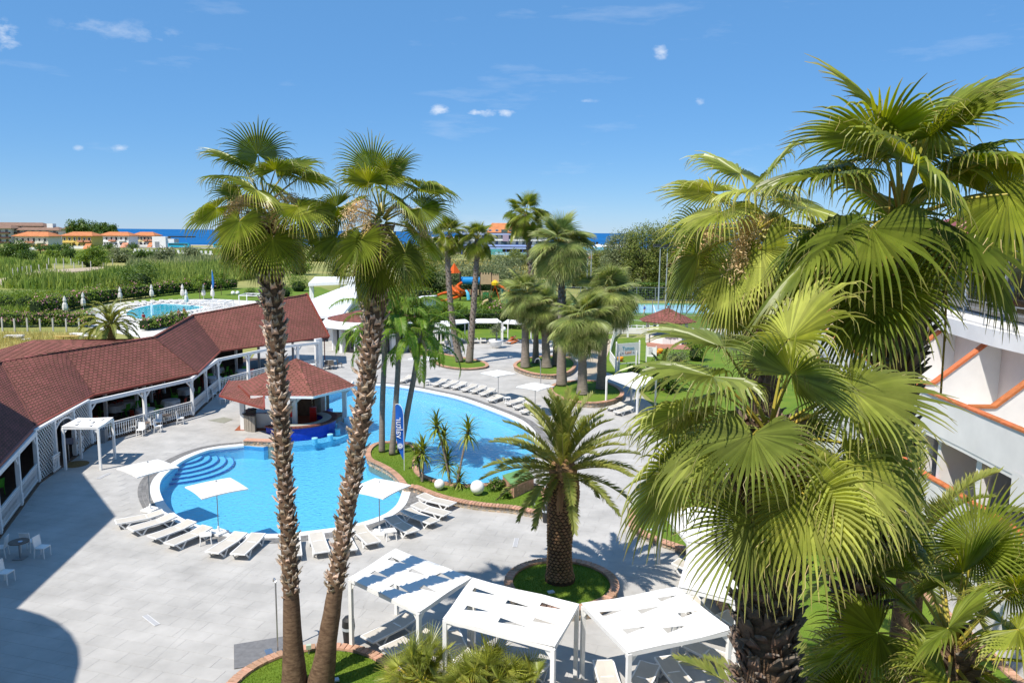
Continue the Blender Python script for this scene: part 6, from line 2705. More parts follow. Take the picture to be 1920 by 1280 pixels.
hedge('clipped_hedge', 'long clipped hedge behind the far arc of white pergolas', px_path((800, 640), (860, 618), (940, 616), (1010, 618), (1090, 628)), 1.6, 2.6, 9000, .11, GREEN1, 0, 1)
for k, (a, r, fl, l) in enumerate((((835, 598), 2.0, .01, 'leafy shrub row behind the clipped hedge, left part'), ((865, 598), 2.0, .0, 'leafy shrub between the two slim palms behind the hedge'), ((905, 598), 1.9, .0, 'leafy shrub right of the slim palms behind the hedge'), ((935, 600), 2.2, .16, 'pink flowering oleander behind the clipped hedge'), ((805, 602), 2.2, .0, 'leafy shrub at the left end behind the clipped hedge'))):
    q = P(a[0], a[1] + 6)
    bush('shrub', l, (q.x, q.y), r, 2200, .14, GREEN2, 30 + k, 'shrubs behind the clipped hedge', flowers_=fl)
mb = MB()
mb.sheet([xy(P(*p)) for p in ((640, 600), (760, 592), (1000, 592), (1040, 555), (760, 545), (700, 560))], .02)
struct('play_lawn', mb, LAWN)

# sports pitches
mb = MB()
mb.sheet([xy(P(*p)) for p in ((1050, 612), (1400, 618), (1400, 590), (1060, 588))], .03)
struct('football_pitch', mb, mat('artificial_turf', (.10, .155, .02), .95, .1, .3))
mb = MB()
mb.sheet([xy(P(*p)) for p in ((1056, 588), (1420, 590), (1400, 570), (1070, 568))], .04)
struct('court_margin', mb, mat('court_green', (.11, .26, .13), .9, .06, .3))
mb = MB()
mb.sheet([xy(P(*p)) for p in ((1060, 586), (1400, 588), (1380, 573), (1080, 571))], .05)
struct('tennis_court', mb, mat('court_blue', (.22, .42, .50), .9, .06, .3))
mb = MB()
c = P(1165, 607)
for i in range(40):
    a, b = R(9 * i), R(9 * i + 9)
    mb.beam((c.x + 5.5 * math.cos(a), c.y + 5.5 * math.sin(a), .045), (c.x + 5.5 * math.cos(b), c.y + 5.5 * math.sin(b), .045), .22, .01)
for a, b in (((1080, 579), (1390, 581)), ((1230, 588), (1225, 572)), ((1090, 575), (1380, 577)), ((1120, 586), (1130, 572)), ((1330, 587), (1315, 573)), ((1056, 590), (1400, 592)), ((1060, 604), (1165, 607))):
    mb.beam(P(*a, .062), P(*b, .062), .16, .01)
o = mb.build('pitch_marking', WHITE)
tag(o, kind='structure')
mb = MB()
a, b = P(1118, 617), P(1160, 618)
mb.beam(P(1060, 619, .4), P(1400, 622, .4), .25, .8)
o = mb.build('pitch_wall', RENDER_W)
tag(o, 'low white wall along the near side of the football pitch', 'wall')


def mesh_fence(name, label, pts, h, n, m_post, m_net, group=None):
    P_ = [P(*p) for p in pts]
    o = P_[0]
    t = thing(name, label, 'fence', o, 0, group)
    for i, (x, y, a) in enumerate(walk(P_, sum((P_[k + 1] - P_[k]).length for k in range(len(P_) - 1)) / n)[0]):
        m = MB()
        m.tube([(x - o.x, y - o.y, 0), (x - o.x, y - o.y, h)], .06, 6)
        m.build('post', m_post, t)
    m = MB()
    for a, b in zip(P_, P_[1:]):
        a, b = a - o, b - o
        k = int((b - a).length / .5)
        for i in range(k + 1):
            p = a.lerp(b, i / max(k, 1))
            m.tube([p + Vector((0, 0, .1)), p + Vector((0, 0, h))], .012, 3, cap=False)
        for z in range(1, int(h * 2)):
            m.tube([a + Vector((0, 0, z * .5)), b + Vector((0, 0, z * .5))], .012, 3, cap=False)
        m.tube([a + Vector((0, 0, h)), b + Vector((0, 0, h))], .035, 4)
    stuff(m.build('wire_mesh', m_net, t))
    return t


GREENF = mat('green_fence_paint', (.03, .22, .20), .5, .1, 3)
mesh_fence('wire_fence', 'tall green wire fence between play area and courts', ((936, 595), (975, 575), (1070, 562)), 4.5, 9, GREENF, GREENF)
mesh_fence('wire_fence', 'grey wire fence along the near side of the blue court', ((1110, 590), (1400, 593)), 2.6, 9, GREYM, GREYM)
mesh_fence('wire_fence', 'wire fence at the far side of the blue court before the tall trees', ((1070, 567), (1420, 569)), 3.0, 10, GREYM, GREYM)
LP = Maker(lambda: None)


def lamp_post():
    t = thing('floodlight', '', 'floodlight')
    m = MB()
    m.tube([(0, 0, 0), (0, 0, 11.2)], [.13, .08], 8)
    m.build('pole', mat('galvanised', (.42, .44, .44), .5, .08, 3, metal=.4), t)
    m = MB()
    m.box((0, 0, 11.2), (2.6, .12, .12))
    m.build('crossarm', GREYM, t)
    for x in (-1.1, -.4, .4, 1.1):
        m = MB()
        m.box((x, -.1, 11.45), (.5, .35, .4))
        m.build('lamp_head', DARKP, t)
    return t


LP = Maker(lamp_post)
for i, (px, py, rz) in enumerate(((1234, 580, .2), (1247, 592, .2), (1100, 556, 0), (1107, 558, 0))):
    q = P(px, py)
    LP((q.x, q.y, 0), rz, ('tall floodlight pole before the trees, left one of the right hand pair', 'tall floodlight pole before the trees, right one of the right hand pair', 'distant floodlight pole left of the tall trees, left one', 'distant floodlight pole left of the tall trees, right one')[i], 'floodlights round the courts')

# kids area: kiosk, sign gate, white fence
q = P(1250, 640)
KI = thing('kiosk', 'small octagonal kiosk with red roof beside the football pitch', 'kiosk', (q.x, q.y, 0))
h8 = [Vector((3.6 * math.cos(R(45 * k + 22)), 3.6 * math.sin(R(45 * k + 22)), 2.7)) for k in range(8)]
for k in range(8):
    roof_facet([h8[k], h8[(k + 1) % 8], Vector((0, 0, 4.3))], KI, tab=.5, exp=.35)
m = MB()
for k in range(0, 8, 2):
    p = h8[k] * .8
    m.box((p.x, p.y, 1.35), (.35, .35, 2.7))
    m.build('post', WHITE, KI)
    m = MB()
m = MB()
m.prism([(p.x * .7, p.y * .7) for p in h8], 0, .9)
m.build('counter', RENDER_W, KI)
mb = MB()
mb.sheet([xy(P(*p)) for p in ((1210, 632), (1300, 632), (1300, 656), (1213, 652))], .0)
struct('brick_paving', mb, mat('red_paving', (.36, .17, .12), .9, .12, 2))
a, b = P(1158, 702), P(1193, 700)
a = P(1160, 700)
b = P(1192, 697)
t = thing('gate_sign', 'white gate with raised signboard at the kids area', 'sign', a)
d = b - a
d.z = 0
m_ = d.normalized()
for s, e, h in ((0, -.35, 3.0), (1, .35, 3.0), (0, 0, 2.1), (1, 0, 2.1)):
    p = d * s + m_ * e
    m = MB()
    m.box((p.x, p.y, h / 2), (.14, .14, h))
    m.build('post', WHITE, t)
    if h > 2.5:
        m = MB()
        m.lathe([(.08, 0), (.09, .06), (.0, .16)], 8)
        o = m.build('post_cap', WHITE, t)
        o.location = (p.x, p.y, h)
m = MB()
m.beam(m_ * -.35 + Vector((0, 0, 2.3)), d + m_ * .35 + Vector((0, 0, 2.3)), .06, 1.25)
m.build('signboard', WHITE, t)
yaw = math.atan2(d.y, d.x)
cen = d / 2
nrm_ = Vector((m_.y, -m_.x, 0)) * .05
for txt, sz, mm_, z in (('Tattoo', .52, mat('sign_cyan', (.06, .38, .55), .6, .05, 3), 2.42), ('Land', .40, mat('sign_orange', (.75, .28, .08), .6, .05, 3), 2.02)):
    lettering(txt, sz, mm_, t, (cen.x + nrm_.x, cen.y + nrm_.y, z), (R(90), 0, yaw))
lettering('*          *', .4, mat('sign_navy', (.03, .06, .22), .6, .05, 3), t, (cen.x + nrm_.x, cen.y + nrm_.y, 1.9), (R(90), 0, yaw), name='star_emblem')
m = MB()
m.beam(d * .02 + Vector((0, 0, .95)), d * .98 + Vector((0, 0, .95)), .06, .08)
m.build('gate_rail', WHITE, t)


def picket(name, label, pts, h=1.15, step=.22, group=None):
    P_ = [P(*p) for p in pts]
    o = P_[0]
    t = thing(name, label, 'fence', o, 0, group)
    m = MB()
    for a, b in zip(P_, P_[1:]):
        for z in (.25, h - .12):
            m.beam(a - o + Vector((0, 0, z)), b - o + Vector((0, 0, z)), .05, .09)
    m.build('rails', WHITE, t)
    me = None
    for x, y, a in walk(P_, step)[0][:200]:
        if me is None:
            k = MB()
            k.add([(-.06, -.012, 0), (.06, -.012, 0), (.06, -.012, h - .08), (0, -.012, h), (-.06, -.012, h - .08), (-.06, .012, 0), (.06, .012, 0), (.06, .012, h - .08), (0, .012, h), (-.06, .012, h - .08)],
                  [(0, 1, 2, 3, 4), (9, 8, 7, 6, 5), (0, 5, 6, 1), (1, 6, 7, 2), (2, 7, 8, 3), (3, 8, 9, 4), (4, 9, 5, 0)])
            me = k.mesh('picket', WHITE)
        link('picket', me, t, (x - o.x, y - o.y, .02), (0, 0, a))
    return t


picket('picket_fence', 'white picket fence running from the sign gate up to the football pitch', ((1158, 700), (1143, 676), (1146, 655), (1152, 634), (1160, 626)))
picket('picket_fence', 'white picket fence along the kids lawn next to the pitch', ((1160, 626), (1190, 624), (1235, 626)), step=.9)
q = P(1211, 688)
t = thing('notice_board', 'small white notice board on two posts right of the sign gate', 'sign', (q.x, q.y, 0))
for x in (0, .95):
    m = MB()
    m.box((x, x * -.25, 1.1), (.1, .1, 2.2))
    m.build('post', WHITE, t)
m = MB()
m.beam((0, 0, 1.6), (.95, -.24, 1.6), .05, 1.0)
m.build('board', WHITE, t)
m = MB()
for k in range(6):
    m.beam((.2, -.09, 1.98 - .12 * k), (.2 + (.55 if k == 0 else .42), -.2, 1.98 - .12 * k), .01, .05 if k == 0 else .02)
m.build('printed_lines', mat('print_grey', (.2, .2, .24), .8, .05, 3), t)
q = P(1164, 632)
t = thing('gate_sign', 'tall white gateway with coloured signboard beside the football pitch', 'sign', (q.x, q.y, 0))
for x in (-.9, .9):
    m = MB()
    m.box((x, 0, 1.9), (.22, .22, 3.8))
    m.build('post', WHITE, t)
m = MB()
m.box((0, 0, 3.2), (1.9, .08, 1.3))
m.build('signboard', WHITE, t)
m = MB()
m.box((0, -.05, 3.35), (.9, .02, .4))
m.build('blue_print', MATS['sign_cyan'], t)
m = MB()
m.box((0, -.05, 2.85), (.9, .02, .3))
m.build('orange_print', MATS['sign_orange'], t)
for i, (px, py) in enumerate(((1163, 677), (1222, 662), (1230, 666), (1238, 662))):
    q = P(px, py)
    t = thing('toy_ride', ('orange plastic toy on the lawn inside the sign gate', 'left of three orange toys on the lawn by the kiosk', 'middle of three orange toys on the lawn by the kiosk', 'right of three orange toys on the lawn by the kiosk')[i], 'toy', (q.x, q.y, 0), .3 * i, 'orange toys on the kids lawn')
    m = MB()
    m.lathe([(.1, .1), (.32, .2), (.36, .4), (.2, .55), (0, .6)], 12)
    m.build('body', mat('orange_plastic', (.72, .27, .02), .4, .05, 3), t)
    m = MB()
    m.box((.0, .0, .06), (.5, .3, .1))
    m.build('base', mat('red_toy_plastic', (.5, .05, .02), .4, .05, 3), t)


# ------------------------------------------------------------------ people
SKIN = mat('skin', (.45, .25, .16), .6, .08, 6)


def skinned(name, joints, edges, m, parent, sub=2):
    me = bpy.data.meshes.new(name)
    names = list(joints)
    me.from_pydata([joints[n][0] for n in names], [(names.index(a), names.index(b)) for a, b in edges], [])
    o = link(name, me, parent)
    me.materials.append(m)
    sk = o.modifiers.new('skin', 'SKIN')
    for i, n in enumerate(names):
        r_ = joints[n][1]
        me.skin_vertices[0].data[i].radius = r_ if isinstance(r_, tuple) else (r_, r_)
    me.skin_vertices[0].data[0].use_root = True
    ss = o.modifiers.new('smooth', 'SUBSURF')
    ss.levels = ss.render_levels = sub
    return o


def person(label, loc, rz, stride=.25, shirt=(.02, .08, .5), shorts=(.03, .05, .15), hair=(.03, .02, .015), arm=.2, cap=None, lying=False, group=None):
    t = thing('person', label, 'person', loc, rz, group)
    s = stride
    J = dict(pelvis=((0, 0, .95), (.15, .11)), belly=((0, .01, 1.12), (.135, .10)), chest=((0, 0, 1.34), (.165, .115)), neck=((0, .02, 1.5), .055), head=((0, .035, 1.60), (.07, .08)), crownt=((0, .03, 1.72), (.06, .075)),
             sl=((-.19, 0, 1.42), .055), el=((-.25, -arm * .4, 1.14), .042), wl=((-.24, arm * .5, .93), .03), hl=((-.24, arm * .75, .84), .036),
             sr=((.19, 0, 1.42), .055), er=((.25, arm * .2, 1.14), .042), wr=((.24, -arm * .3, .92), .03), hr=((.24, -arm * .3, .82), .036),
             pl=((-.09, 0, .88), .085), kl=((-.1, s * .6, .5), .058), al=((-.1, s * .9, .1), .04), fl=((-.1, s * .9 + .15, .03), .035),
             pr=((.09, 0, .88), .085), kr=((.1, -s * .25, .49), .058), ar=((.1, -s * 1.1, .12), .04), fr=((.1, -s * 1.1 + .15, .03), .035))
    Ed = [('pelvis', 'belly'), ('belly', 'chest'), ('chest', 'neck'), ('neck', 'head'), ('head', 'crownt'), ('chest', 'sl'), ('sl', 'el'), ('el', 'wl'), ('wl', 'hl'), ('chest', 'sr'), ('sr', 'er'), ('er', 'wr'), ('wr', 'hr'),
          ('pelvis', 'pl'), ('pl', 'kl'), ('kl', 'al'), ('al', 'fl'), ('pelvis', 'pr'), ('pr', 'kr'), ('kr', 'ar'), ('ar', 'fr')]
    skinned('body', J, Ed, SKIN, t)
    g_ = 1.16
    b = {k: (v[0], (v[1][0] * g_, v[1][1] * g_) if isinstance(v[1], tuple) else v[1] * 1.3) for k, v in J.items()}
    b['hemL'] = (Vector(J['sl'][0]).lerp(J['el'][0], .6), .065)
    b['hemR'] = (Vector(J['sr'][0]).lerp(J['er'][0], .6), .065)
    b['chestT'] = ((0, .01, 1.44), (.13, .1))
    ks = ('pelvis', 'belly', 'chest', 'chestT', 'sl', 'hemL', 'sr', 'hemR')
    if shirt:
        skinned('shirt', {k: b[k] for k in ks}, [('pelvis', 'belly'), ('belly', 'chest'), ('chest', 'chestT'), ('chest', 'sl'), ('sl', 'hemL'), ('chest', 'sr'), ('sr', 'hemR')], mat('cloth_%d_%d_%d' % tuple(int(x * 99) for x in shirt), shirt, .9, .08, 5), t)
    q = {'pelvis': ((0, 0, .97), (.175, .13)), 'pl': ((-.09, 0, .86), .11), 'kl': (Vector(J['pl'][0]).lerp(J['kl'][0], .8), .09), 'pr': ((.09, 0, .86), .11), 'kr': (Vector(J['pr'][0]).lerp(J['kr'][0], .8), .09)}
    skinned('shorts', q, [('pelvis', 'pl'), ('pl', 'kl'), ('pelvis', 'pr'), ('pr', 'kr')], mat('cloth_%d_%d_%d' % tuple(int(x * 99) for x in shorts), shorts, .9, .08, 5), t)
    m = MB()
    m.lathe([(.098, -.02), (.105, .04), (.085, .1), (.04, .13), (0, .137)], 14)
    o = m.build('cap' if cap else 'hair', mat('hair_%d' % int((cap or hair)[0] * 99), cap or hair, .8, .1, 9), t, smooth=True)
    o.location = (0, .015, 1.665)
    if lying:
        t.rotation_euler = (R(-80), 0, rz)
    return t


q = P(1208, 592)
person('person in a blue shirt, white cap and light shorts walking beside the blue court', (q.x, q.y, .05), 1.9, .33, (.015, .12, .5), (.5, .5, .5), cap=(.65, .62, .55))
q = P(1253, 584)
person('person in a turquoise shirt by the far fence of the court', (q.x, q.y, .05), 3, .1, (.03, .42, .48), (.04, .05, .1))
for p, l, sh, so in (((322, 606), 'dark haired person in a dark top at the near edge of the second pool', (.03, .035, .06), (.2, .2, .22)), ((336, 602), 'person in a red shirt standing beside the second pool', (.5, .02, .03), (.45, .02, .02)), ((346, 598), 'smaller person in red at the edge of the pavilion roof by the second pool', (.5, .03, .04), (.3, .02, .02)), ((270, 610), 'person in dark red by the date palm at the second pool', (.4, .02, .05), (.35, .02, .03))):
    q = P(*p)
    person(l, (q.x, q.y, .05), 1, .1, sh, so)
# orange towel and sunbather on the far lounger
q = P(960, 638, .36)
m = MB()
N = 7
m.add([(-.42 + .84 * i / 6, -.95 + 1.9 * j / 6, .03 + .02 * math.sin(i * 1.7 + j * 2.1) - (.25 if i in (0, 6) else 0)) for j in range(7) for i in range(7)], [(j * 7 + i, j * 7 + i + 1, j * 7 + i + 8, j * 7 + i + 7) for j in range(6) for i in range(6)])
o = m.build('towel', mat('orange_towel', (.62, .16, .03), .95, .15, 5))
a, b = P(950, 641, .33), P(970, 636, .33)
o.location = ((a.x + b.x) / 2, (a.y + b.y) / 2, .36)
o.rotation_euler = (R(4), 0, math.atan2(b.y - a.y, b.x - a.x) - math.pi / 2)
tag(o, 'bright orange towel spread over a far lounger', 'towel')
m_ = math.atan2(b.y - a.y, b.x - a.x) - math.pi / 2
dv = (b - a).normalized()
person('tanned person lying on the orange towel under the far pergolas', ((a.x + b.x) / 2 - dv.x * .85, (a.y + b.y) / 2 - dv.y * .85, .50), m_, .04, None, (.35, .08, .03), lying=True)

# ------------------------------------------------------------------ playground
q = P(880, 563)
PG = thing('playground_castle', 'colourful playground castle with orange slides and blue tube bridge', 'playground', (q.x, q.y, 0))
ORG = mat('slide_orange', (.62, .10, .01), .4, .08, 3)
TAN = mat('castle_tan', (.42, .30, .18), .7, .1, 2)
BLU = mat('tube_blue', (.01, .22, .55), .4, .05, 3)
DKB = mat('post_brown', (.07, .045, .035), .6, .1, 3)
for x0 in (-4.2, -1.8, 2.2, 4.4):
    for y in (-1, 1):
        m = MB()
        m.tube([(x0, y, 0), (x0, y, 5.6 if x0 > 0 or x0 == -1.8 else 4.0)], .1, 6)
        m.build('post', DKB, PG)
for x0, x1, z0, z1, mm_ in ((2.2, 4.4, 3.3, 5.2, TAN), (4.5, 5.9, 3.3, 5.0, TAN), (-4.2, -1.8, 1.2, 2.7, mat('panel_orange', (.55, .17, .05), .5, .1, 3))):
    m = MB()
    m.box(((x0 + x1) / 2, -1.02, (z0 + z1) / 2), (x1 - x0, .12, z1 - z0))
    n_ = 4
    for k in range(n_):
        m.box((x0 + (x1 - x0) * (k + .5) / n_, -1.02, z1 + .18), ((x1 - x0) / n_ * .55, .12, .36))
    m.build('battlement_panel', mm_, PG)
m = MB()
m.tube([(-1.6, 0, 3.9), (.3, 0, 3.9), (2.2, 0, 3.9)], .75, 14)
m.build('tube_bridge', BLU, PG)
for k in range(9):
    m = MB()
    m.box((-1.4 + .4 * k, -1.0, 1.7), (.22, .06, 1.1))
    m.build('barrier_slat', mat('barrier_red', (.55, .11, .04), .5, .05, 3) if k % 2 else TAN, PG)
m = MB()
m.lathe([(1.3, 0), (.7, .9), (.0, 2.0)], 4)
o = m.build('cone_roof', ORG, PG)
o.location = (-3.0, 0, 5.4)
for pts in ([(-3.2, -1, 2.4), (-2.6, -2.2, 2.0), (-1.6, -2.3, 1.5), (-1.5, -1.6, 1.1), (-2.6, -2.2, .7), (-4.2, -3.2, .3), (-5.4, -3.6, .2)], [(-4.2, -.6, 1.6), (-5.6, -.9, 1.3), (-6.6, -1.2, .8), (-7.6, -1.6, .25)], [(-1.4, -1.6, 3.6), (-2.2, -2.4, 3.0), (-1.6, -2.8, 2.3), (-.8, -2.2, 1.8), (-1.4, -2.0, 1.3)], [(5.6, -.9, 3.2), (7.2, -1.4, 2.4), (8.6, -1.8, 1.2), (9.4, -2.0, .4)]):
    m = MB()
    sp = smooth_path(pts, 5)
    m.tube(sp, .27, 8)
    m.build('slide', ORG, PG)
m = MB()
m.tube(smooth_path([(-.6, -1.4, 1.9), (-.2, -2.0, 1.4), (0, -2.2, .3)], 4), .36, 8)
m.build('blue_tube_slide', mat('tube_pale_blue', (.09, .42, .62), .4, .05, 3), PG)
m = MB()
m.box((3.3, -1.05, 1.9), (2.0, .1, .25))
m.box((2.5, -1.05, 1.2), (.3, .1, 1.5))
m.box((4.1, -1.05, 1.2), (.3, .1, 1.5))
m.build('door_panel', TAN, PG)
m = MB()
m.box((3.3, -1.0, 1.2), (1.2, .08, 1.3))
m.build('green_panel', mat('panel_green', (.02, .22, .10), .5, .05, 3), PG)
q = P(928, 566)
t = thing('swing_frame', 'yellow and orange play climber half hidden by shrubs right of the castle', 'playground', (q.x, q.y, 0))
m = MB()
m.tube([(-1, 0, 0), (0, 0, 3.2), (1, 0, 0)], .1, 6)
m.tube([(-1, 2, 0), (0, 2, 3.2), (1, 2, 0)], .1, 6)
m.build('frame', ORG, t)
m = MB()
m.lathe([(.7, 0), (.8, .5), (.2, 1.0), (0, 1.0)], 10)
o = m.build('canopy', mat('yellow_plastic', (.7, .45, .02), .4, .05, 3), t)
o.location = (0, 1, 3.2)
q = P(900, 584)
m = MB()
m.tube(smooth_path([(-1.2, 0, .3), (0, -.2, .6), (.6, .1, 1.6), (1.4, .2, 2.0)], 4), .22, 7)
m.tube([(1.0, .2, 0), (1.0, .2, 1.8)], .06, 5)
o = m.build('small_slide', mat('slide_tan', (.5, .38, .2), .5, .05, 3))
o.location = q
tag(o, 'small tan toddler slide on the lawn below the castle', 'slide')

# ------------------------------------------------------------------ white modern buildings in the middle
MOD = thing('white_pavilion', 'low modern white building with a long sloping roof behind the restaurant', 'building', (0, 0, 0))


def quad_slab(pts, th, m, name, parent):
    mb = MB()
    p = [Vector(q) for q in pts]
    mb.add(p + [q - Vector((0, 0, th)) for q in p], [(0, 1, 2, 3), (7, 6, 5, 4)] + [(i, i + 4, (i + 1) % 4 + 4, (i + 1) % 4) for i in range(4)])
    return mb.build(name, m, parent)


WR = mat('white_roofing', (.72, .73, .74), .6, .04, .5)
quad_slab([D(500, 594, 92), D(640, 592, 92), D(690, 530, 128), D(652, 534, 128)], .3, WR, 'sloping_roof', MOD)
quad_slab([D(578, 531, 132), D(690, 526, 132), D(700, 518, 140), D(590, 519, 140)], .5, WR, 'canopy_roof', MOD)
for px in (582, 586, 640, 686):
    q = D(px, 531, 133)
    m = MB()
    m.box((q.x, q.y, q.z / 2), (.35, .35, q.z - .3))
    m.build('post', WHITE, MOD)
quad_slab([D(588, 604, 93), D(762, 606, 93), D(740, 588, 112), D(590, 590, 112)], .9, WR, 'flat_roof', MOD)
a, b = D(590, 620, 93.5), D(690, 620, 93.5)
for px0, px1 in ((590, 594), (616, 640), (655, 662), (684, 690)):
    a, b = D(px0, 620, 93.6), D(px1, 620, 93.6)
    m = MB()
    m.beam((a.x, a.y, 1.4), (b.x, b.y, 1.4), .4, 2.8)
    m.build('wall', RENDER_W, MOD)
a, b = D(590, 620, 97), D(700, 620, 97)
m = MB()
m.beam((a.x, a.y, 1.4), (b.x, b.y, 1.4), .3, 2.8)
m.build('glazed_wall', GLASSD, MOD)
a, b = D(646, 548, 126), D(690, 548, 126)
m = MB()
m.beam((a.x, a.y, 1.8), (b.x, b.y, 1.8), 6, 3.6)
m.build('rear_block', RENDER_W, MOD)
RB = P(700, 652)
RBR = thing('round_bar', 'round white bar building with low red roof and white fascia behind feather palms', 'building', (RB.x, RB.y, 0))
n8 = 14
e8 = [Vector((5.2 * math.cos(2 * math.pi * k / n8), 5.2 * math.sin(2 * math.pi * k / n8), 3.55)) for k in range(n8)]
for k in range(n8):
    roof_facet([e8[k], e8[(k + 1) % n8], Vector((0, 0, 4.7))], RBR, tab=.6, exp=.4)
m = MB()
m.lathe([(5.9, 2.75), (6.0, 2.85), (5.3, 3.55), (5.15, 3.55), (5.3, 2.75)], 40)
m.build('white_fascia', WR, RBR)
m = MB()
m.lathe([(4.2, 0), (4.2, 2.8)], 28)
m.build('glazed_drum', GLASSD, RBR)
for k in range(14):
    a = 2 * math.pi * k / 14
    m = MB()
    m.box((4.5 * math.cos(a), 4.5 * math.sin(a), 1.4), (.5, .5, 2.8), a)
    m.build('column', WHITE, RBR)
q = P(748, 640)
m = MB()
m.box((0, 0, 1.2), (3.2, .2, 2.3))
o = m.build('glass_screen', mat('pale_glass', (.30, .48, .50), .15, .1, 2))
o.location = q
tag(o, 'pale green glass screen right of the round bar', 'screen')
t = thing('service_block', 'small white flat roofed block behind the shrubs near the playground', 'building', (0, 0, 0))
a, b = P(775, 592), P(800, 590)
m = MB()
m.prism([xy(a), xy(b), (b.x + 1, b.y + 5), (a.x + 1, a.y + 5)], 0, 2.6)
m.build('walls', RENDER_W, t)
m = MB()
m.prism([(a.x - .2, a.y - .2), (b.x + .3, b.y - .2), (b.x + 1.2, b.y + 5.2), (a.x + .8, a.y + 5.2)], 2.61, 2.8)
m.build('roof', WR, t)

# ------------------------------------------------------------------ second pool with its deck, lawn and loungers
mb = MB()
mb.sheet([xy(P(*p)) for p in ((120, 604), (250, 566), (300, 562), (400, 560), (520, 566), (540, 600), (400, 622), (300, 640))], -.03)
struct('second_pool_deck', mb, mat('pale_deck', (.62, .60, .56), .8, .06, .5))
mb = MB()
mb.sheet([xy(P(*p)) for p in ((300, 562), (290, 552), (420, 540), (600, 538), (660, 560), (560, 592), (520, 566), (400, 560))], -.01)
struct('second_pool_lawn', mb, LAWN)
mb = MB()
mb.sheet([xy(P(*p)) for p in ((60, 606), (170, 578), (300, 556), (300, 563), (250, 568), (120, 606))], -.005)
struct('hedge_lawn', mb, LAWN)
mb = MB()
mb.sheet(offset(FARPOOL, 0), .03)
fp_ = struct('second_pool', mb, mat('turquoise_mosaic', (.03, .50, .56), .4, .06, .5))
mb = MB()
mb.prism(offset(FARPOOL, .6), .0, .10, holes=[FARPOOL])
struct('second_pool_rim', mb, WHITE)
mb = MB()
mb.sheet(FARPOOL, .07)
struct('second_pool_water', mb, WATER)
GF = 'loungers round the second pool'
LF = 'white lounger in the crowded rows round the turquoise second pool'
ring_ = [(w_[0], w_[1], w_[2]) for d_ in (2.3, 4.9) for w_ in walk(offset(FARPOOL, d_), 1.55, True)[0]]
k = 0
ctr = sum((Vector(p) for p in FARPOOL), Vector((0, 0))) / len(FARPOOL)
for x, y, a in ring_:
    if x < -75 or inside((x, y), [xy(p) for p in E_]):
        continue
    dv = Vector((x, y)) - ctr
    LOUNGE((x, y, 0), math.atan2(dv.y, dv.x) - math.pi / 2 + random.uniform(-.12, .12), LF, GF)
    k += 1


def closed_umbrella():
    t = thing('closed_umbrella', '', 'umbrella')
    m = MB()
    m.tube([(0, 0, 0), (0, 0, 2.9)], .035, 6)
    m.build('pole', WHITE, t)
    m = MB()
    N = 12
    V, F = [], []
    prof = [(.30, .75), (.36, 1.1), (.30, 1.7), (.16, 2.0), (.24, 2.25), (.12, 2.75), (.02, 3.0)]
    for r_, z in prof:
        for q_ in range(N):
            a = 2 * math.pi * q_ / N
            rr_ = r_ * (1 + .2 * (q_ % 2))
            V.append((rr_ * math.cos(a), rr_ * math.sin(a), z))
    for i in range(len(prof) - 1):
        for q_ in range(N):
            F.append((i * N + q_, i * N + (q_ + 1) % N, (i + 1) * N + (q_ + 1) % N, (i + 1) * N + q_))
    m.add(V, F)
    m.build('folded_canopy', mat('grey_white_canvas', (.62, .60, .56), .9, .08, 4), t)
    return t


CU = Maker(closed_umbrella)
cul = [((123, 590), 'leftmost folded white umbrella, before the pink oleander hedge'), ((157, 581), 'second folded white umbrella from the left by the oleander hedge'), ((226, 568), 'folded white umbrella behind the bushy date palm'), ((285, 562), 'folded white umbrella at the far corner of the turquoise pool'), ((343, 561), 'folded white umbrella on the lawn, left of the near-pool one'),
       ((350, 574), 'folded white umbrella right at the far edge of the turquoise pool'), ((382, 561), 'folded white umbrella on the lawn by the thin tree'), ((399, 562), 'folded umbrella beside the blue flag pole')]
for p, l in cul:
    q = P(*p)
    CU((q.x, q.y, 0), random.random(), l, 'folded white umbrellas round the second pool')
q = P(400, 566)
t = thing('flag_pole', 'tall thin pole with furled blue flag on the second pool lawn', 'flag', (q.x, q.y, 0))
m = MB()
m.tube([(0, 0, 0), (0, 0, 6.0)], .06, 6)
m.build('pole', WHITE, t)
m = MB()
m.tube([(0, 0, 2.6), (.12, 0, 3.5), (.1, 0, 4.6), (0, 0, 5.9)], [.1, .22, .18, .05], 7)
m.build('furled_flag', mat('flag_mid_blue', (.03, .17, .48), .8, .1, 3), t)
for i, q4 in enumerate((((375, 574), (418, 575), (440, 568), (398, 566)), ((447, 566), (488, 566), (497, 558), (458, 558)))):
    pergola('pergola', ('open white frame pergola at the right end of the turquoise pool', 'open white frame pergola on the lawn just above the pavilion roof')[i], [P(x, y, 2.7) for x, y in ((374, 566), (420, 567), (438, 562), (397, 560))] if i == 0 else [P(x, y, 2.7) for x, y in ((447, 553), (490, 554), (502, 550), (462, 549))], 2.7, 'white frame pergolas by the second pool', seed=40 + i, gusset=False, slits=False)
    o = [x for x in bpy.data.objects if x.get('label', '').startswith('open white frame pergola')][-1]
for o in list(bpy.data.objects):
    if o.name.startswith('canopy') and o.parent and o.parent.get('label', '').startswith('open white frame'):
        bpy.data.objects.remove(o)
q = P(437, 553)
for i in range(2):
    t = thing('globe_lamp', ('white globe lying on the second lawn, left one', 'white globe lying on the second lawn, right one')[i], 'lamp', (q.x + .9 * i, q.y + .2 * i, 0))
    m = MB()
    m.lathe([(.42 * math.sin(math.pi * k / 10), .42 - .42 * math.cos(math.pi * k / 10)) for k in range(11)], 14)
    m.build('globe', MATS['opal_globe'], t, smooth=True)
m = MB()
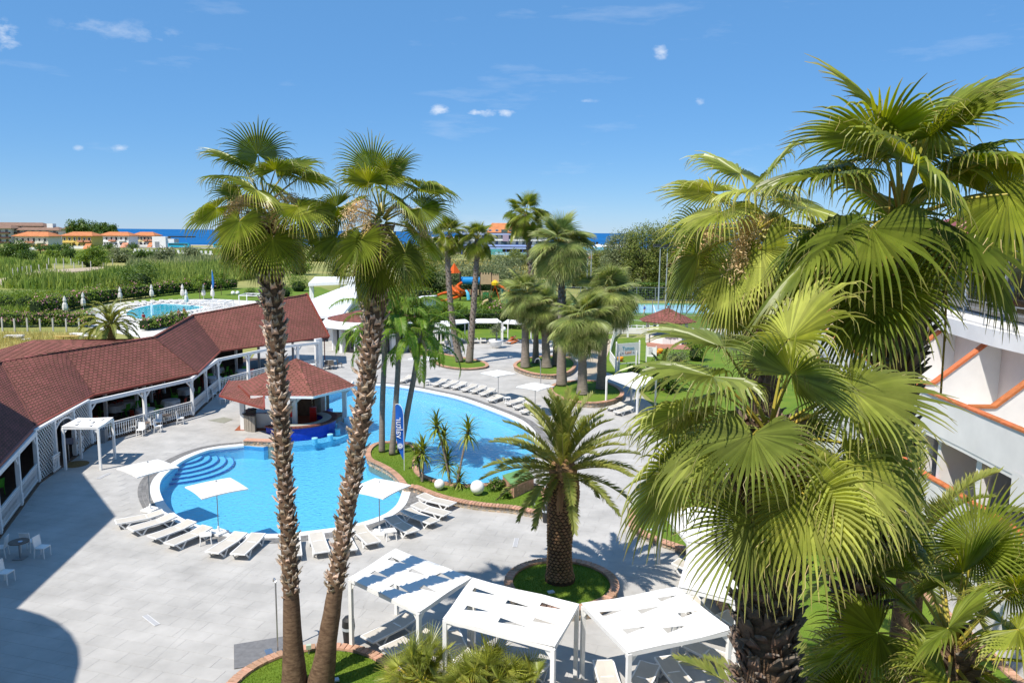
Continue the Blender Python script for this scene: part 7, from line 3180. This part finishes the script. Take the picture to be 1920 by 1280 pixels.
for k in range(5):
    m.lathe([(.12, 0), (.1, 1.2 + .3 * (k == 0)), (.02, 1.7 + .3 * (k == 0))], 7, (random.uniform(-.25, .25), random.uniform(-.25, .25), .05))
o = m.build('fountain_jet', mat('white_spray', (.75, .8, .82), .6, .1, 8, trans=.4))
o.location = P(285, 591)
tag(o, 'small white fountain jet in the turquoise pool', 'fountain')

# oleander hedges, with pink flowers
hedge('oleander_hedge', 'long pink flowering oleander hedge behind the second pool', px_path((66, 592), (120, 582), (190, 568), (260, 559), (330, 551), (400, 545), (440, 541)), 2.6, 3.1, 16000, .16, GREEN2, .13, 5, box=False)
hedge('oleander_hedge', 'pink flowering oleander hedge behind the row of concrete posts at the left', px_path((-40, 612), (50, 612), (110, 611), (175, 612)), 2.2, 2.3, 9000, .12, GREEN2, .2, 6, box=False)
hedge('oleander_hedge', 'flowering shrubs between the date palm and the pavilion ridge', px_path((270, 620), (300, 614), (345, 604)), 2.2, 1.9, 2600, .13, GREEN2, .12, 7, box=False)
hedge('oleander_hedge', 'oleander clump behind the sloping white roof', px_path((690, 568), (720, 562), (770, 566), (800, 572)), 5, 3.6, 6000, .2, GREEN2, .02, 8, box=False)


def post_row(label, pts, n, h, m_, w=.14, name='fence_post', lab2=None):
    P_ = [P(*p) for p in pts]
    L_ = sum((P_[k + 1] - P_[k]).length for k in range(len(P_) - 1))
    mk_ = [None]

    def f():
        t = thing(name, label, 'post')
        b = MB()
        b.box((0, 0, h / 2), (w, w, h))
        b.build('shaft', m_, t)
        b = MB()
        b.box((0, 0, h + .02), (w * 1.15, w * 1.15, .05))
        b.build('cap', m_, t)
        return t
    M_ = Maker(f)
    for i, (x, y, a) in enumerate(walk(P_, L_ / n)[0]):
        M_((x, y, 0), a, label % ORD[i] + ', from the left', lab2 or label)


CONC = mat('concrete_post', (.50, .48, .45), .9, .1, 2)
for i, x in enumerate((5, 28, 52, 76, 100, 125, 149)):
    q = P(x, 621 + (i % 2))
    t = thing('fence_post', 'white concrete fence post in front of the flowering hedge, %s from the left' % ORD[i], 'post', (q.x, q.y, 0), .1, 'concrete posts by the dry field')
    b = MB()
    b.box((0, 0, .85), (.16, .16, 1.7))
    b.build('shaft', CONC, t)
    b = MB()
    b.box((0, 0, 1.72), (.17, .17, .04))
    b.build('cap', CONC, t)
post_row('%s pale concrete post along the dirt track in the fields', ((20, 519), (60, 511), (110, 506), (140, 504), (178, 501)), 12, 2.2, CONC, .22, lab2='posts along the dirt track')
post_row('%s pale concrete post of the field fence beyond the dirt track', ((85, 496), (130, 497), (180, 498), (220, 497)), 9, 2.4, CONC, .24, lab2='posts of the field fence')
# low white wall with piers before the beach
t = thing('pier_wall', 'long low white wall with square piers far off before the sea', 'wall', (0, 0, 0))
a, b = P(250, 476), P(400, 481)
m = MB()
m.beam((a.x, a.y, .7), (b.x, b.y, .7), .4, 1.4)
m.build('wall', RENDER_W, t)
for k in range(18):
    p = a.lerp(b, (k + .5) / 18)
    m = MB()
    m.box((p.x, p.y, 1.4), (1.1, .7, 2.8))
    m.build('pier', RENDER_W, t)
# dry grass field at left, dirt track, lane
mb = MB()
mb.sheet([xy(P(*p)) for p in ((-80, 690), (-80, 618), (60, 622), (150, 624), (200, 640), (90, 660), (20, 680))], .0)
struct('dry_field', mb, SUNNY)
fld = [P(*p) for p in ((-80, 690), (-80, 624), (60, 626), (160, 628), (215, 642), (90, 660), (20, 685))]
o = stuff(link('dry_grass', strip_field('dry_grass', scatter(fld, 9000, np.random.default_rng(4)), .8, .06, STRAWG, 4, lean=.5, segs=1)))
o['label'] = 'tall dry grass in the field at the left edge'
mb = MB()
tr_ = [((0, 536), (0, 524)), ((60, 518), (60, 510)), ((120, 512), (115, 505)), ((170, 508), (165, 502)), ((200, 503), (195, 499))]
for (a, b), (c, d) in zip(tr_, tr_[1:]):
    mb.sheet([xy(P(*a)), xy(P(*c)), xy(P(*d)), xy(P(*b))], .1)
struct('dirt_track', mb, mat('dirt', (.42, .34, .24), .95, .15, .2, bump=.3, bscale=2))
mb = MB()
mb.sheet([xy(P(*p)) for p in ((100, 552), (150, 548), (240, 548), (240, 551), (150, 553), (100, 557))], .05)
struct('lane', mb, mat('lane_grey', (.36, .34, .31), .9, .1, .5))
for i, (p, l, cl) in enumerate((((32, 637), 'scrap of pale sheeting in the dry grass', (.55, .52, .48)), ((130, 637), 'yellow pile of boards in the dry grass beside the pavilion roof', (.5, .36, .12)), ((160, 634), 'white heap of sacks below the date palm', (.7, .68, .66)))):
    q = P(*p)
    m = MB()
    for k in range(5):
        m.box((random.uniform(-1, 1), random.uniform(-.5, .5), .12 + .1 * k), (2.0, .8, .12), random.uniform(-.4, .4))
    o = m.build('rubble_pile', mat('scrap%d' % i, cl, .9, .1, 3))
    o.location = q
    tag(o, l, 'pile')

# reeds and rough growth in the fields: masses
rg = np.random.default_rng(11)


def mass(name, label, px, n, h, w, m_, seed, lean=.25):
    o = stuff(link(name, strip_field(name, scatter([P(*p) for p in px], n, np.random.default_rng(seed)), h, w, m_, seed, lean)))
    o['label'] = label
    return o


mass('reeds', 'tall green reed bed behind the oleander hedge', ((110, 545), (250, 538), (430, 530), (480, 522), (420, 506), (300, 508), (200, 522), (30, 532), (0, 540)), 30000, 3.6, .42, REED, 1)
mass('reeds', 'reed bed in the middle of the fields', ((-50, 524), (0, 522), (60, 507), (100, 502), (40, 497), (-50, 500)), 9000, 3.2, .5, REED, 2)
mass('reeds', 'pale reed growth beyond the round tree', ((230, 505), (330, 508), (460, 500), (430, 488), (300, 488)), 14000, 3.4, .6, mat('pale_reed_leaf', (.2, .25, .1), .8, .2, .05, c2=(.31, .33, .14), attr=.35, trans=.2), 3)
mass('tall_grass', 'dry yellow meadow behind the playground', ((790, 520), (1000, 515), (1000, 490), (780, 492)), 20000, 1.6, .5, STRAWG, 4, .5)
mass('tall_grass', 'rough meadow grass in front of the villas', ((-50, 496), (180, 494), (420, 482), (420, 470), (100, 474), (-50, 480)), 16000, 2.0, .8, REED, 5, .5)
mass('tall_grass', 'rough grass along the lane behind the hedge', ((-40, 600), (60, 590), (120, 576), (250, 553), (240, 545), (100, 552), (-40, 562)), 14000, 1.5, .18, REED, 6, .5)

# single shrubs and trees in the fields
fieldb = [((173, 500), 9.5, 7000, .45, GREEN2, 'large round bright green tree in the field before the villas'), ((262, 545), 6.0, 4200, .3, GREEN1, 'big dark shrub behind the oleander hedge, left of the reeds'), ((30, 487), 12, 4500, .6, GREEN1, 'dark spreading tree at the left edge before the villas'), ((52, 492), 7, 2200, .5, GREEN1, 'low wide dark shrub before the left villa'),
          ((100, 486), 5.5, 1400, .5, GREEN2, 'small rounded shrub before the yellow villa'), ((130, 486), 6, 1600, .5, GREEN1, 'dark bushy shrub left of the large round tree'), ((228, 492), 9, 3000, .55, GREEN4, 'grey green shrub right of the large round tree'), ((262, 489), 6, 1600, .5, GREEN1, 'dark shrub before the low white wall, left'), ((285, 488), 6, 1600, .5, GREEN1, 'dark shrub before the low white wall, right'),
          ((360, 490), 8, 2400, .55, GREEN4, 'rounded olive grey shrub in the field, left of the tall palm crown'), ((310, 498), 9, 2600, .5, GREEN4, 'wide olive grey shrub among the pale reeds'), ((15, 578), 3.4, 1700, .2, GREEN2, 'young shrub by the lane at the left edge'), ((50, 582), 3.6, 1700, .2, GREEN2, 'young leafy shrub left of the oleander hedge'), ((100, 572), 3.2, 1500, .2, GREEN2, 'bushy shrub by the lane behind the oleander hedge'),
          ((560, 546), 3.6, 2400, .2, GREEN2, 'bright feathery shrub on the second lawn left of the white canopy'), ((535, 556), 2.4, 1500, .16, GREEN1, 'small round tree shrub on the second lawn by the tall trunk'), ((470, 556), 1.8, 900, .16, GREEN1, 'small dark shrub on the second lawn near the frame pergola'),
          ((870, 555), 8, 4200, .35, GREEN4, 'grey green shrub mass behind the playground castle, middle'), ((910, 555), 8, 4200, .35, GREEN4, 'grey green shrub mass behind the playground castle, right'), ((820, 550), 7, 3200, .35, GREEN1, 'dark shrubs left behind the playground castle'), ((950, 545), 8, 3600, .4, GREEN4, 'grey shrub behind the tall green wire fence'), ((915, 576), 2.8, 1500, .18, GREEN1, 'round dark bush in front of the castle slides'),
          ((775, 552), 7, 3000, .35, GREEN1, 'dark shrubs behind the oleander clump'), ((640, 520), 9, 3000, .45, GREEN4, 'rough shrubs in the field between the two tall palms'), ((560, 515), 9, 3000, .45, GREEN2, 'green shrubs in the field behind the left tall palm'), ((700, 525), 9, 3000, .45, GREEN4, 'rough shrubs behind the sloping white roof'),
          ((945, 505), 8, 3500, .45, GREEN3, 'bushy young pine left of the tall slim palm'), ((970, 502), 9, 3800, .45, GREEN3, 'bushy young pine before the distant blue and white hotel'), ((820, 492), 8, 2000, .6, GREEN4, 'far shrubs before the distant hotel, left'), ((1000, 500), 8, 2500, .5, GREEN3, 'green trees right of the tall slim palm before the hotel'), ((600, 490), 10, 2400, .7, GREEN4, 'far shrub between the tall palm crowns'), ((770, 490), 11, 2400, .7, GREEN3, 'far green shrubs right of the right tall crown')]
for i, (p, r, n, lf, m_, l) in enumerate(fieldb):
    q = P(*p)
    r = r * .62 if q.y > 200 else r * .9
    bush('tree' if 'tree' in l or 'pine' in l else 'shrub', l, (q.x, q.y), r, n, lf * .55, m_, 100 + i, 'shrubs and small trees in the fields', flat=.85)
# sparse thin trees on the second lawn
for i, (p, h, r, l) in enumerate((((375, 561), 4.6, 1.6, 'thin young tree on the second lawn, left of the flag pole'), ((415, 553), 4.8, 1.5, 'thin young tree on the second lawn, right of the flag pole'), ((1005, 580), 5, 2, 'young tree behind the left oval bed palms'))):
    tree('young_tree', l, P(*p), h, r, 1400, .13, GREEN2, 60 + i, .07, 'thin young trees on the lawns', .45, 6)
# tall tamarisk and pine row on the right
for i, (px, py, h, r, l) in enumerate(((1075, 540, 8, 5, 'dark bushy tree at the left end of the tall tree row'), (1130, 545, 10, 6.5, 'lighter tree second in the tall tree row, next to the sea view'), (1165, 550, 14.5, 8.0, 'tall airy tree third in the tall tree row'), (1205, 552, 15.8, 8.5, 'tallest airy tree in the row behind the floodlights'), (1245, 552, 16, 8.5, 'tall tree in the row behind the right floodlight pair'), (1290, 552, 16, 8.5, 'tall tree of the row mostly behind fan palm leaves'), (1340, 552, 18, 9, 'tall tree at the right end of the row, hidden by fan palms'), (1400, 555, 19, 9, 'tall tree in the row behind the fan palms at right'))):
    tree('tamarisk_tree', l, P(px, py), h, r * .9, 16000, .17, (GREEN3, GREEN3, GREEN4, GREEN3)[i % 4], 70 + i, .35, 'tall tree row behind the courts', .12, 30)
hedge('court_hedge', 'dark hedge along the far side of the blue court', px_path((1180, 562), (1300, 563), (1420, 564)), 3, 3.4, 6000, .22, GREEN1, 0, 40)
# trees on the skyline behind the villas
for i, (px, py, h, r, l) in enumerate(((147, 462, 19, 10, 'dark tree left of three on the skyline behind the yellow villa'), (168, 462, 17, 11, 'rounded tree in the middle of the skyline group'), (193, 460, 18, 8, 'slender tree right of the skyline gap'), (207, 460, 16, 8, 'rightmost dark tree of the skyline group'))):
    q = P(px, py)
    tree('pine_tree', l, q, h * 1.0, r, 3500, .6, GREEN1, 90 + i, .6, 'dark trees on the skyline', .3, 9)
for i, (px, py) in enumerate(((76, 479), (93, 480), (110, 478), (126, 478), (205, 475), (250, 475))):
    q = P(px, py)
    t = thing('small_palm', 'small dark palm in the row before the villas, %s from the left' % ORD[i], 'palm tree', (q.x, q.y, 0), 0, 'small palms before the villas')
    m = MB()
    m.tube([(0, 0, 0), (0, 0, 3.4)], [.4, .3], 6)
    m.build('trunk', TRUNK_B, t)
    link('crown', leaf_cloud('crown', [((0, 0, 4), (3.2, 3.2, 1.7))], 300, .9, GREEN1, i, aspect=.18, shell=.6), t)


# ------------------------------------------------------------------ far buildings
ORT = mat('orange_roof_tile', (.50, .19, .075), .8, .2, .6)
BRT = mat('brown_roof_tile', (.22, .135, .095), .8, .2, .6)
CREAM = mat('cream_wall', (.66, .62, .52), .9, .05, .3)
YEL = mat('yellow_wall', (.62, .47, .14), .9, .06, .3)
PYEL = mat('pale_yellow_wall', (.62, .55, .32), .9, .06, .3)
SALM = mat('salmon_rail', (.52, .24, .15), .9, .08, .5)


def hip(parent, w, d, z, rise, m_, over=1.0, c=(0, 0), ridge=.4, name='roof'):
    mb = MB()
    x, y = w / 2 + over, d / 2 + over
    rx = max(0, x - y * (1 - ridge)) if w > d else 0
    V = [(-x, -y, z), (x, -y, z), (x, y, z), (-x, y, z), (-rx, 0, z + rise), (rx, 0, z + rise), (-x, -y, z - .3), (x, -y, z - .3), (x, y, z - .3), (-x, y, z - .3)]
    V = [(a + c[0], b + c[1], k) for a, b, k in V]
    mb.add(V, [(0, 1, 5, 4), (1, 2, 5), (2, 3, 4, 5), (3, 0, 4), (6, 9, 8, 7), (0, 6, 7, 1), (1, 7, 8, 2), (2, 8, 9, 3), (3, 9, 6, 0)])
    return mb.build(name, m_, parent)


def opening(parent, x, y, z, w, h, m_=GLASSD, name='window', frame=WHITE):
    mb = MB()
    mb.box((x, y - .05, z), (w, .3, h))
    o = mb.build(name, m_, parent)
    mb = MB()
    for sx in (-1, 1):
        mb.box((x + sx * (w / 2 + .07), y - .12, z), (.14, .3, h + .28))
    mb.box((x, y - .12, z + h / 2 + .07), (w, .3, .14))
    mb.build('frame', frame, o)
    return o


def villa(label, px0, px1, py, wall_m, low_m, seed, depth=14, h=8.5, rise=2.6):
    a, b = P(px0, py), P(px1, py)
    w = (b - a).length
    c = (a + b) / 2
    t = thing('villa', label, 'house', (c.x, c.y + depth / 2, 0), 0, 'villas with orange hipped roofs')
    yf = -depth / 2
    mb = MB()
    mb.box((0, 0, h * .5 + 1.2), (w, depth, h - 2.4))
    mb.box((0, 1.2, 1.3), (w * .96, depth - 3, 2.6))
    mb.build('walls', wall_m, t)
    mb = MB()
    mb.box((w * .05, yf - .1, 1.9), (w * .86, .9, 3.4))
    mb.build('ground_floor', low_m, t)
    hip(t, w, depth, h, rise, ORT, 1.3)
    rg = random.Random(seed)
    n_ = 6
    for k in range(n_):
        x = -w / 2 + w * (k + .5) / n_
        opening(t, x, yf, h - 2.2, 1.5 if k % 2 else 1.2, 2.0 if k in (2, 3) else 1.6)
        opening(t, x, yf - .55, 2.0, 1.5, 2.1, frame=low_m)
    for k in (0, 1):
        x = -w * .05 + k * w * .33 if seed % 2 else w * .15 + k * w * .2
        mb = MB()
        mb.box((x, yf - .8, h - 3.6), (w * .24, 1.6, 1.1))
        mb.build('balcony', SALM if k == 0 or seed % 2 == 0 else wall_m, t)
    mb = MB()
    for k in range(4):
        mb.box((-w * .42 + k * w * .09, yf - 1.6, 1.9), (.5, .5, 3.8))
    mb.build('porch_columns', low_m, t)
    mb = MB()
    mb.box((-w * .27, yf - 1.0, h * .5 - .2), (w * .38, 2.2, .5))
    mb.build('porch_slab', wall_m, t)
    mb = MB()
    mb.box((0, yf - 3, .9), (w * 1.05, .4, 1.8))
    mb.build('garden_wall', RENDER_W, t)
    mb = MB()
    mb.add([(w * .3, yf - 5, 0), (w * .5, yf - 5, 0), (w * .52, yf - 1, 3.6), (w * .32, yf - 1, 3.6), (w * .3, yf - 5, -.5), (w * .5, yf - 5, -.5), (w * .52, yf - 1, 0), (w * .32, yf - 1, 0)], [(0, 1, 2, 3), (4, 7, 6, 5), (0, 3, 7, 4), (1, 5, 6, 2), (3, 2, 6, 7)])
    mb.build('outside_stair', SALM if seed % 2 else ORT, t)
    return t


villa('white upper, yellow lower villa with orange roof, leftmost of the villas', 24, 96, 469, CREAM, YEL, 1)
villa('bright yellow villa with orange roof, second from the left', 114, 177, 466, YEL, YEL, 2)
villa('white villa with salmon balconies and orange roof, third from the left', 184, 245, 464, RENDER_W, RENDER_W, 3)
villa('pale yellow villa with orange roof, rightmost of the villas near the bus', 247, 291, 463, PYEL, RENDER_W, 4, 12)
# small house behind
a = P(114, 456)
t = thing('villa', 'small white house with orange roof between the long block and skyline trees', 'house', (a.x + 9, a.y, 0))
mb = MB()
mb.box((6, 0, 6), (18, 14, 12))
mb.build('walls', RENDER_W, t)
hip(t, 18, 14, 12, 3.2, ORT, 1.2, (6, 0))
for k in range(3):
    opening(t, 1 + k * 5, -7, 9.5, 1.8, 2)
# long brown roofed apartment block
a, b = P(-60, 462), P(112, 458)
b.y = a.y = 620
LB = thing('apartment_block', 'long brown roofed apartment block with dark balconies at the left skyline', 'building', (-437, 640, 0))
for x0, x1, h, dy in ((-110, 22, 12.8, 0), (-60, 40, 15.0, 14), (22, 58, 11.5, 6)):
    w, c = x1 - x0, (x0 + x1) / 2
    mb = MB()
    mb.box((c, 8 + dy, h / 2), (w, 16, h))
    mb.build('walls', CREAM, LB)
    hip(LB, w, 16, h, 2.8, BRT, 1.6, (c, 8 + dy))
    if dy == 14:
        continue
    for f in range(int(h / 3.8)):
        z = 2.2 + f * 3.9
        mb = MB()
        mb.box((c, dy - 1.0, z - .9), (w, 2.0, 1.2))
        mb.build('balcony', mat('brown_balcony', (.10, .05, .035), .7, .2, 1), LB)
        for k in range(int(w / 6)):
            opening(LB, x0 + 3 + k * 6, dy, z + .6, 2.2, 2.3, frame=CREAM)
mb = MB()
mb.box((48, 14, 14.5), (5, 5, 5))
mb.build('chimney', RENDER_W, LB)
# blue-white hotel in the middle distance
a, b = P(800, 478), P(1030, 478)
Yh = 470
HB = thing('seaside_hotel', 'blue and white seaside hotel with orange roof behind the slim palms', 'hotel', (0, Yh, 0))
xs = lambda px: (D(px, 470, Yh)).x
x0, x1 = xs(862), xs(1026)
w, c = x1 - x0, (x0 + x1) / 2
mb = MB()
mb.box((c, 9, 6.6), (w, 18, 13.2))
mb.build('walls', CREAM, HB)
mb = MB()
xr0, xr1 = xs(912), xs(990)
mb.add([(xr0, -1.5, 13.2), (xr1, -1.5, 13.2), (xr1, 20, 13.2), (xr0, 20, 13.2), (xr0 + 3, 9, 19), (xr1 - 4, 9, 19)], [(0, 1, 5, 4), (1, 2, 5), (2, 3, 4, 5), (3, 0, 4)])
mb.add([(xs(990), -1.5, 16.2), (xs(1020), -1.5, 15.2), (xs(1020), 20, 15.2), (xs(990), 20, 16.2), (xs(990), 9, 18.6), (xs(1006), 9, 17.4)], [(0, 1, 5, 4), (1, 2, 5), (2, 3, 4, 5)])
mb.build('roof', ORT, HB)
mb = MB()
mb.box(((xs(990) + xs(1020)) / 2, 9, 14.4), (xs(1020) - xs(990), 17, 2.6))
mb.build('attic_storey', CREAM, HB)
BLUB = mat('pale_blue_band', (.32, .40, .62), .8, .05, .5)
BLD = mat('deep_blue_paint', (.05, .10, .34), .7, .05, .5)
for f in range(3):
    z = 5.4 + f * 3.4
    mb = MB()
    mb.box((c, -1.0, z), (w, 2.0, 1.0))
    mb.build('balcony_band', BLUB if f != 1 else RENDER_W, HB)
    for k in range(13):
        opening(HB, x0 + w * (k + .5) / 13, 0, z + 1.7, 1.6, 2.0, mat('blue_window', (.06, .10, .2), .3, .1, 1), frame=CREAM)
mb = MB()
mb.box((xs(945), -.6, 9), (3.4, 1.6, 12))
mb.build('dark_stair_bay', mat('slate_glass', (.06, .10, .12), .2, .1, 1), HB)
mb = MB()
mb.box((xs(948), -1.9, 10), (3.6, 1.2, 4))
mb.build('mauve_bay', mat('mauve_wall', (.36, .28, .36), .9, .05, .5), HB)
mb = MB()
mb.box((c, -3, 3.9), (w, 6, .9))
mb.build('arcade_roof', BLUB, HB)
mb = MB()
mb.box((c, -1.2, 1.8), (w, .5, 3.4))
mb.build('arcade_glazing', GLASSD, HB)
for k in range(16):
    mb = MB()
    mb.box((x0 + w * (k + .5) / 16, -5.6, 1.8), (.5, .5, 3.6))
    mb.build('arcade_column', BLD, HB)
mb = MB()
mb.box((xs(930), -7, 1.7), (8, 3, 3.4))
mb.build('glass_porch', mat('aqua_glass', (.10, .35, .36), .2, .1, 1), HB)
mb = MB()
mb.box((xs(975), -14, .9), (30, .6, 1.8))
mb.build('terrace_wall', mat('aqua_rail', (.30, .50, .58), .7, .1, .5), HB)
# left part of the hotel range, seen between the crowns
x2, x3 = xs(800), xs(862)
w, c = x3 - x2, (x2 + x3) / 2
mb = MB()
mb.box((c, 12, 5), (w, 14, 10))
mb.build('side_wing', CREAM, HB)
for f in range(2):
    for k in range(6):
        opening(HB, x2 + w * (k + .5) / 6, 5, 3 + f * 3.6, 1.6, 2, MATS['blue_window'], frame=CREAM)
# white sheds and blue buses near the beach
a = P(290, 458)
Yb = 560
xb = lambda px: D(px, 458, Yb).x
t = thing('white_shed', 'low white flat roofed building by the buses', 'building', (0, Yb, 0))
mb = MB()
mb.box(((xb(291) + xb(316)) / 2, 0, 4), (xb(316) - xb(291), 9, 8))
mb.build('walls', RENDER_W, t)
mb = MB()
mb.box(((xb(316) + xb(330)) / 2, 1, 3.2), (xb(330) - xb(316), 8, 6.4))
mb.build('side_block', WR, t)
mb = MB()
mb.box(((xb(317) + xb(360)) / 2, 3, 8), (xb(360) - xb(317), 8, .9))
mb.build('dark_canopy', DARKP, t)
mb = MB()
mb.box((xb(300), -4.6, 2.4), (3, .3, 4))
mb.build('doorway', GREYM, t)


def bus():
    t = thing('bus', '', 'bus')
    L2, H, W2 = 7.6, 3.4, 1.3
    mb = MB()
    prof = [(-L2, .5), (-L2, 3.1), (-L2 + .3, H), (L2 - .8, H), (L2 - .1, 2.2), (L2, 1.4), (L2, .5)]
    n_ = len(prof)
    mb.add([(x, -W2, z) for x, z in prof] + [(x, W2, z) for x, z in prof], [tuple(range(n_)), tuple(range(2 * n_ - 1, n_ - 1, -1))] + [(i, i + n_, (i + 1) % n_ + n_, (i + 1) % n_) for i in range(n_)])
    mb.build('body', mat('turquoise_coach_paint', (.02, .36, .52), .3, .05, 1), t)
    mb = MB()
    for sy in (-1, 1):
        mb.box((-.3, sy * (W2 + .01), 2.45), (13.6, .04, 1.0))
    mb.build('side_windows', GLASSD, t)
    mb = MB()
    mb.add([(L2 - .72, -1.1, H - .12), (L2 - .72, 1.1, H - .12), (L2 - .02, 1.1, 2.0), (L2 - .02, -1.1, 2.0)], [(3, 2, 1, 0)])
    mb.build('windscreen', GLASSD, t)
    for x in (-4.6, 4.8):
        for sy in (-1, 1):
            mb = MB()
            mb.tube([(x, sy * (W2 - .2), .5), (x, sy * (W2 + .04), .5)], .5, 14)
            w_ = mb.build('wheel', DARKP, t)
            mb = MB()
            mb.tube([(x, sy * (W2 + .03), .5), (x, sy * (W2 + .07), .5)], .26, 10)
            mb.build('rim', STEEL, w_)
    for sy in (-.8, .8):
        mb = MB()
        mb.box((L2 + .02, sy, .95), (.06, .4, .25))
        mb.build('headlight', WHITE, t)
    return t


BU = Maker(bus)
BU((xb(343), Yb - 6, .2), 0, 'turquoise coach parked by the low white building', 'turquoise coaches near the beach')
BU((xb(425), Yb - 4, .2), .1, 'turquoise coach half hidden by the left tall palm crown', 'turquoise coaches near the beach')
mb = MB()
mb.sheet([(xb(200), Yb - 12), (xb(480), Yb - 12), (xb(480), Yb + 14), (xb(200), Yb + 14)], .1)
struct('coach_road', mb, mat('pale_asphalt', (.32, .30, .27), .9, .08, .2))
# beach umbrellas, beach huts seen over the trees, thatch shade
for i, px in enumerate((1123, 1140, 1162)):
    q = D(px, 458, 620)
    t = thing('beach_canopy', 'white beach canopy before the sea left of the tall tree row, %s from the left' % ORD[i], 'canopy', (q.x, q.y, 0), 0, 'white beach canopies')
    mb = MB()
    mb.lathe([(5, q.z - 2), (3.6, q.z - .6), (0, q.z + .2)], 14)
    mb.build('roof', WHITE, t)
    mb = MB()
    mb.tube([(0, 0, 0), (0, 0, q.z)], .2, 6)
    mb.build('pole', WHITE, t)
q = D(1118, 470, 480)
t = thing('blue_roof_hall', 'low building with pale blue roof before the beach canopies', 'building', (q.x, q.y, 0))
mb = MB()
mb.box((0, 0, 1.6), (20, 10, 3.2))
mb.build('walls', RENDER_W, t)
hip(t, 20, 10, 3.2, 1.6, mat('pale_blue_roof', (.12, .33, .45), .7, .06, .5), .8)
q = D(1120, 484, 330)
t = thing('small_house', 'small house with salmon roof and white chimney left of the tall trees', 'house', (q.x, q.y, 0))
mb = MB()
mb.box((0, 0, 1.5), (7, 6, 3.0))
mb.build('walls', CREAM, t)
r_ = hip(t, 7, 6, 3.0, 1.6, mat('salmon_roof', (.45, .20, .15), .8, .1, .5), .6)
mb = MB()
mb.box((2.2, 0, 4.2), (.8, .8, 2.6))
mb.build('chimney', WHITE, r_)
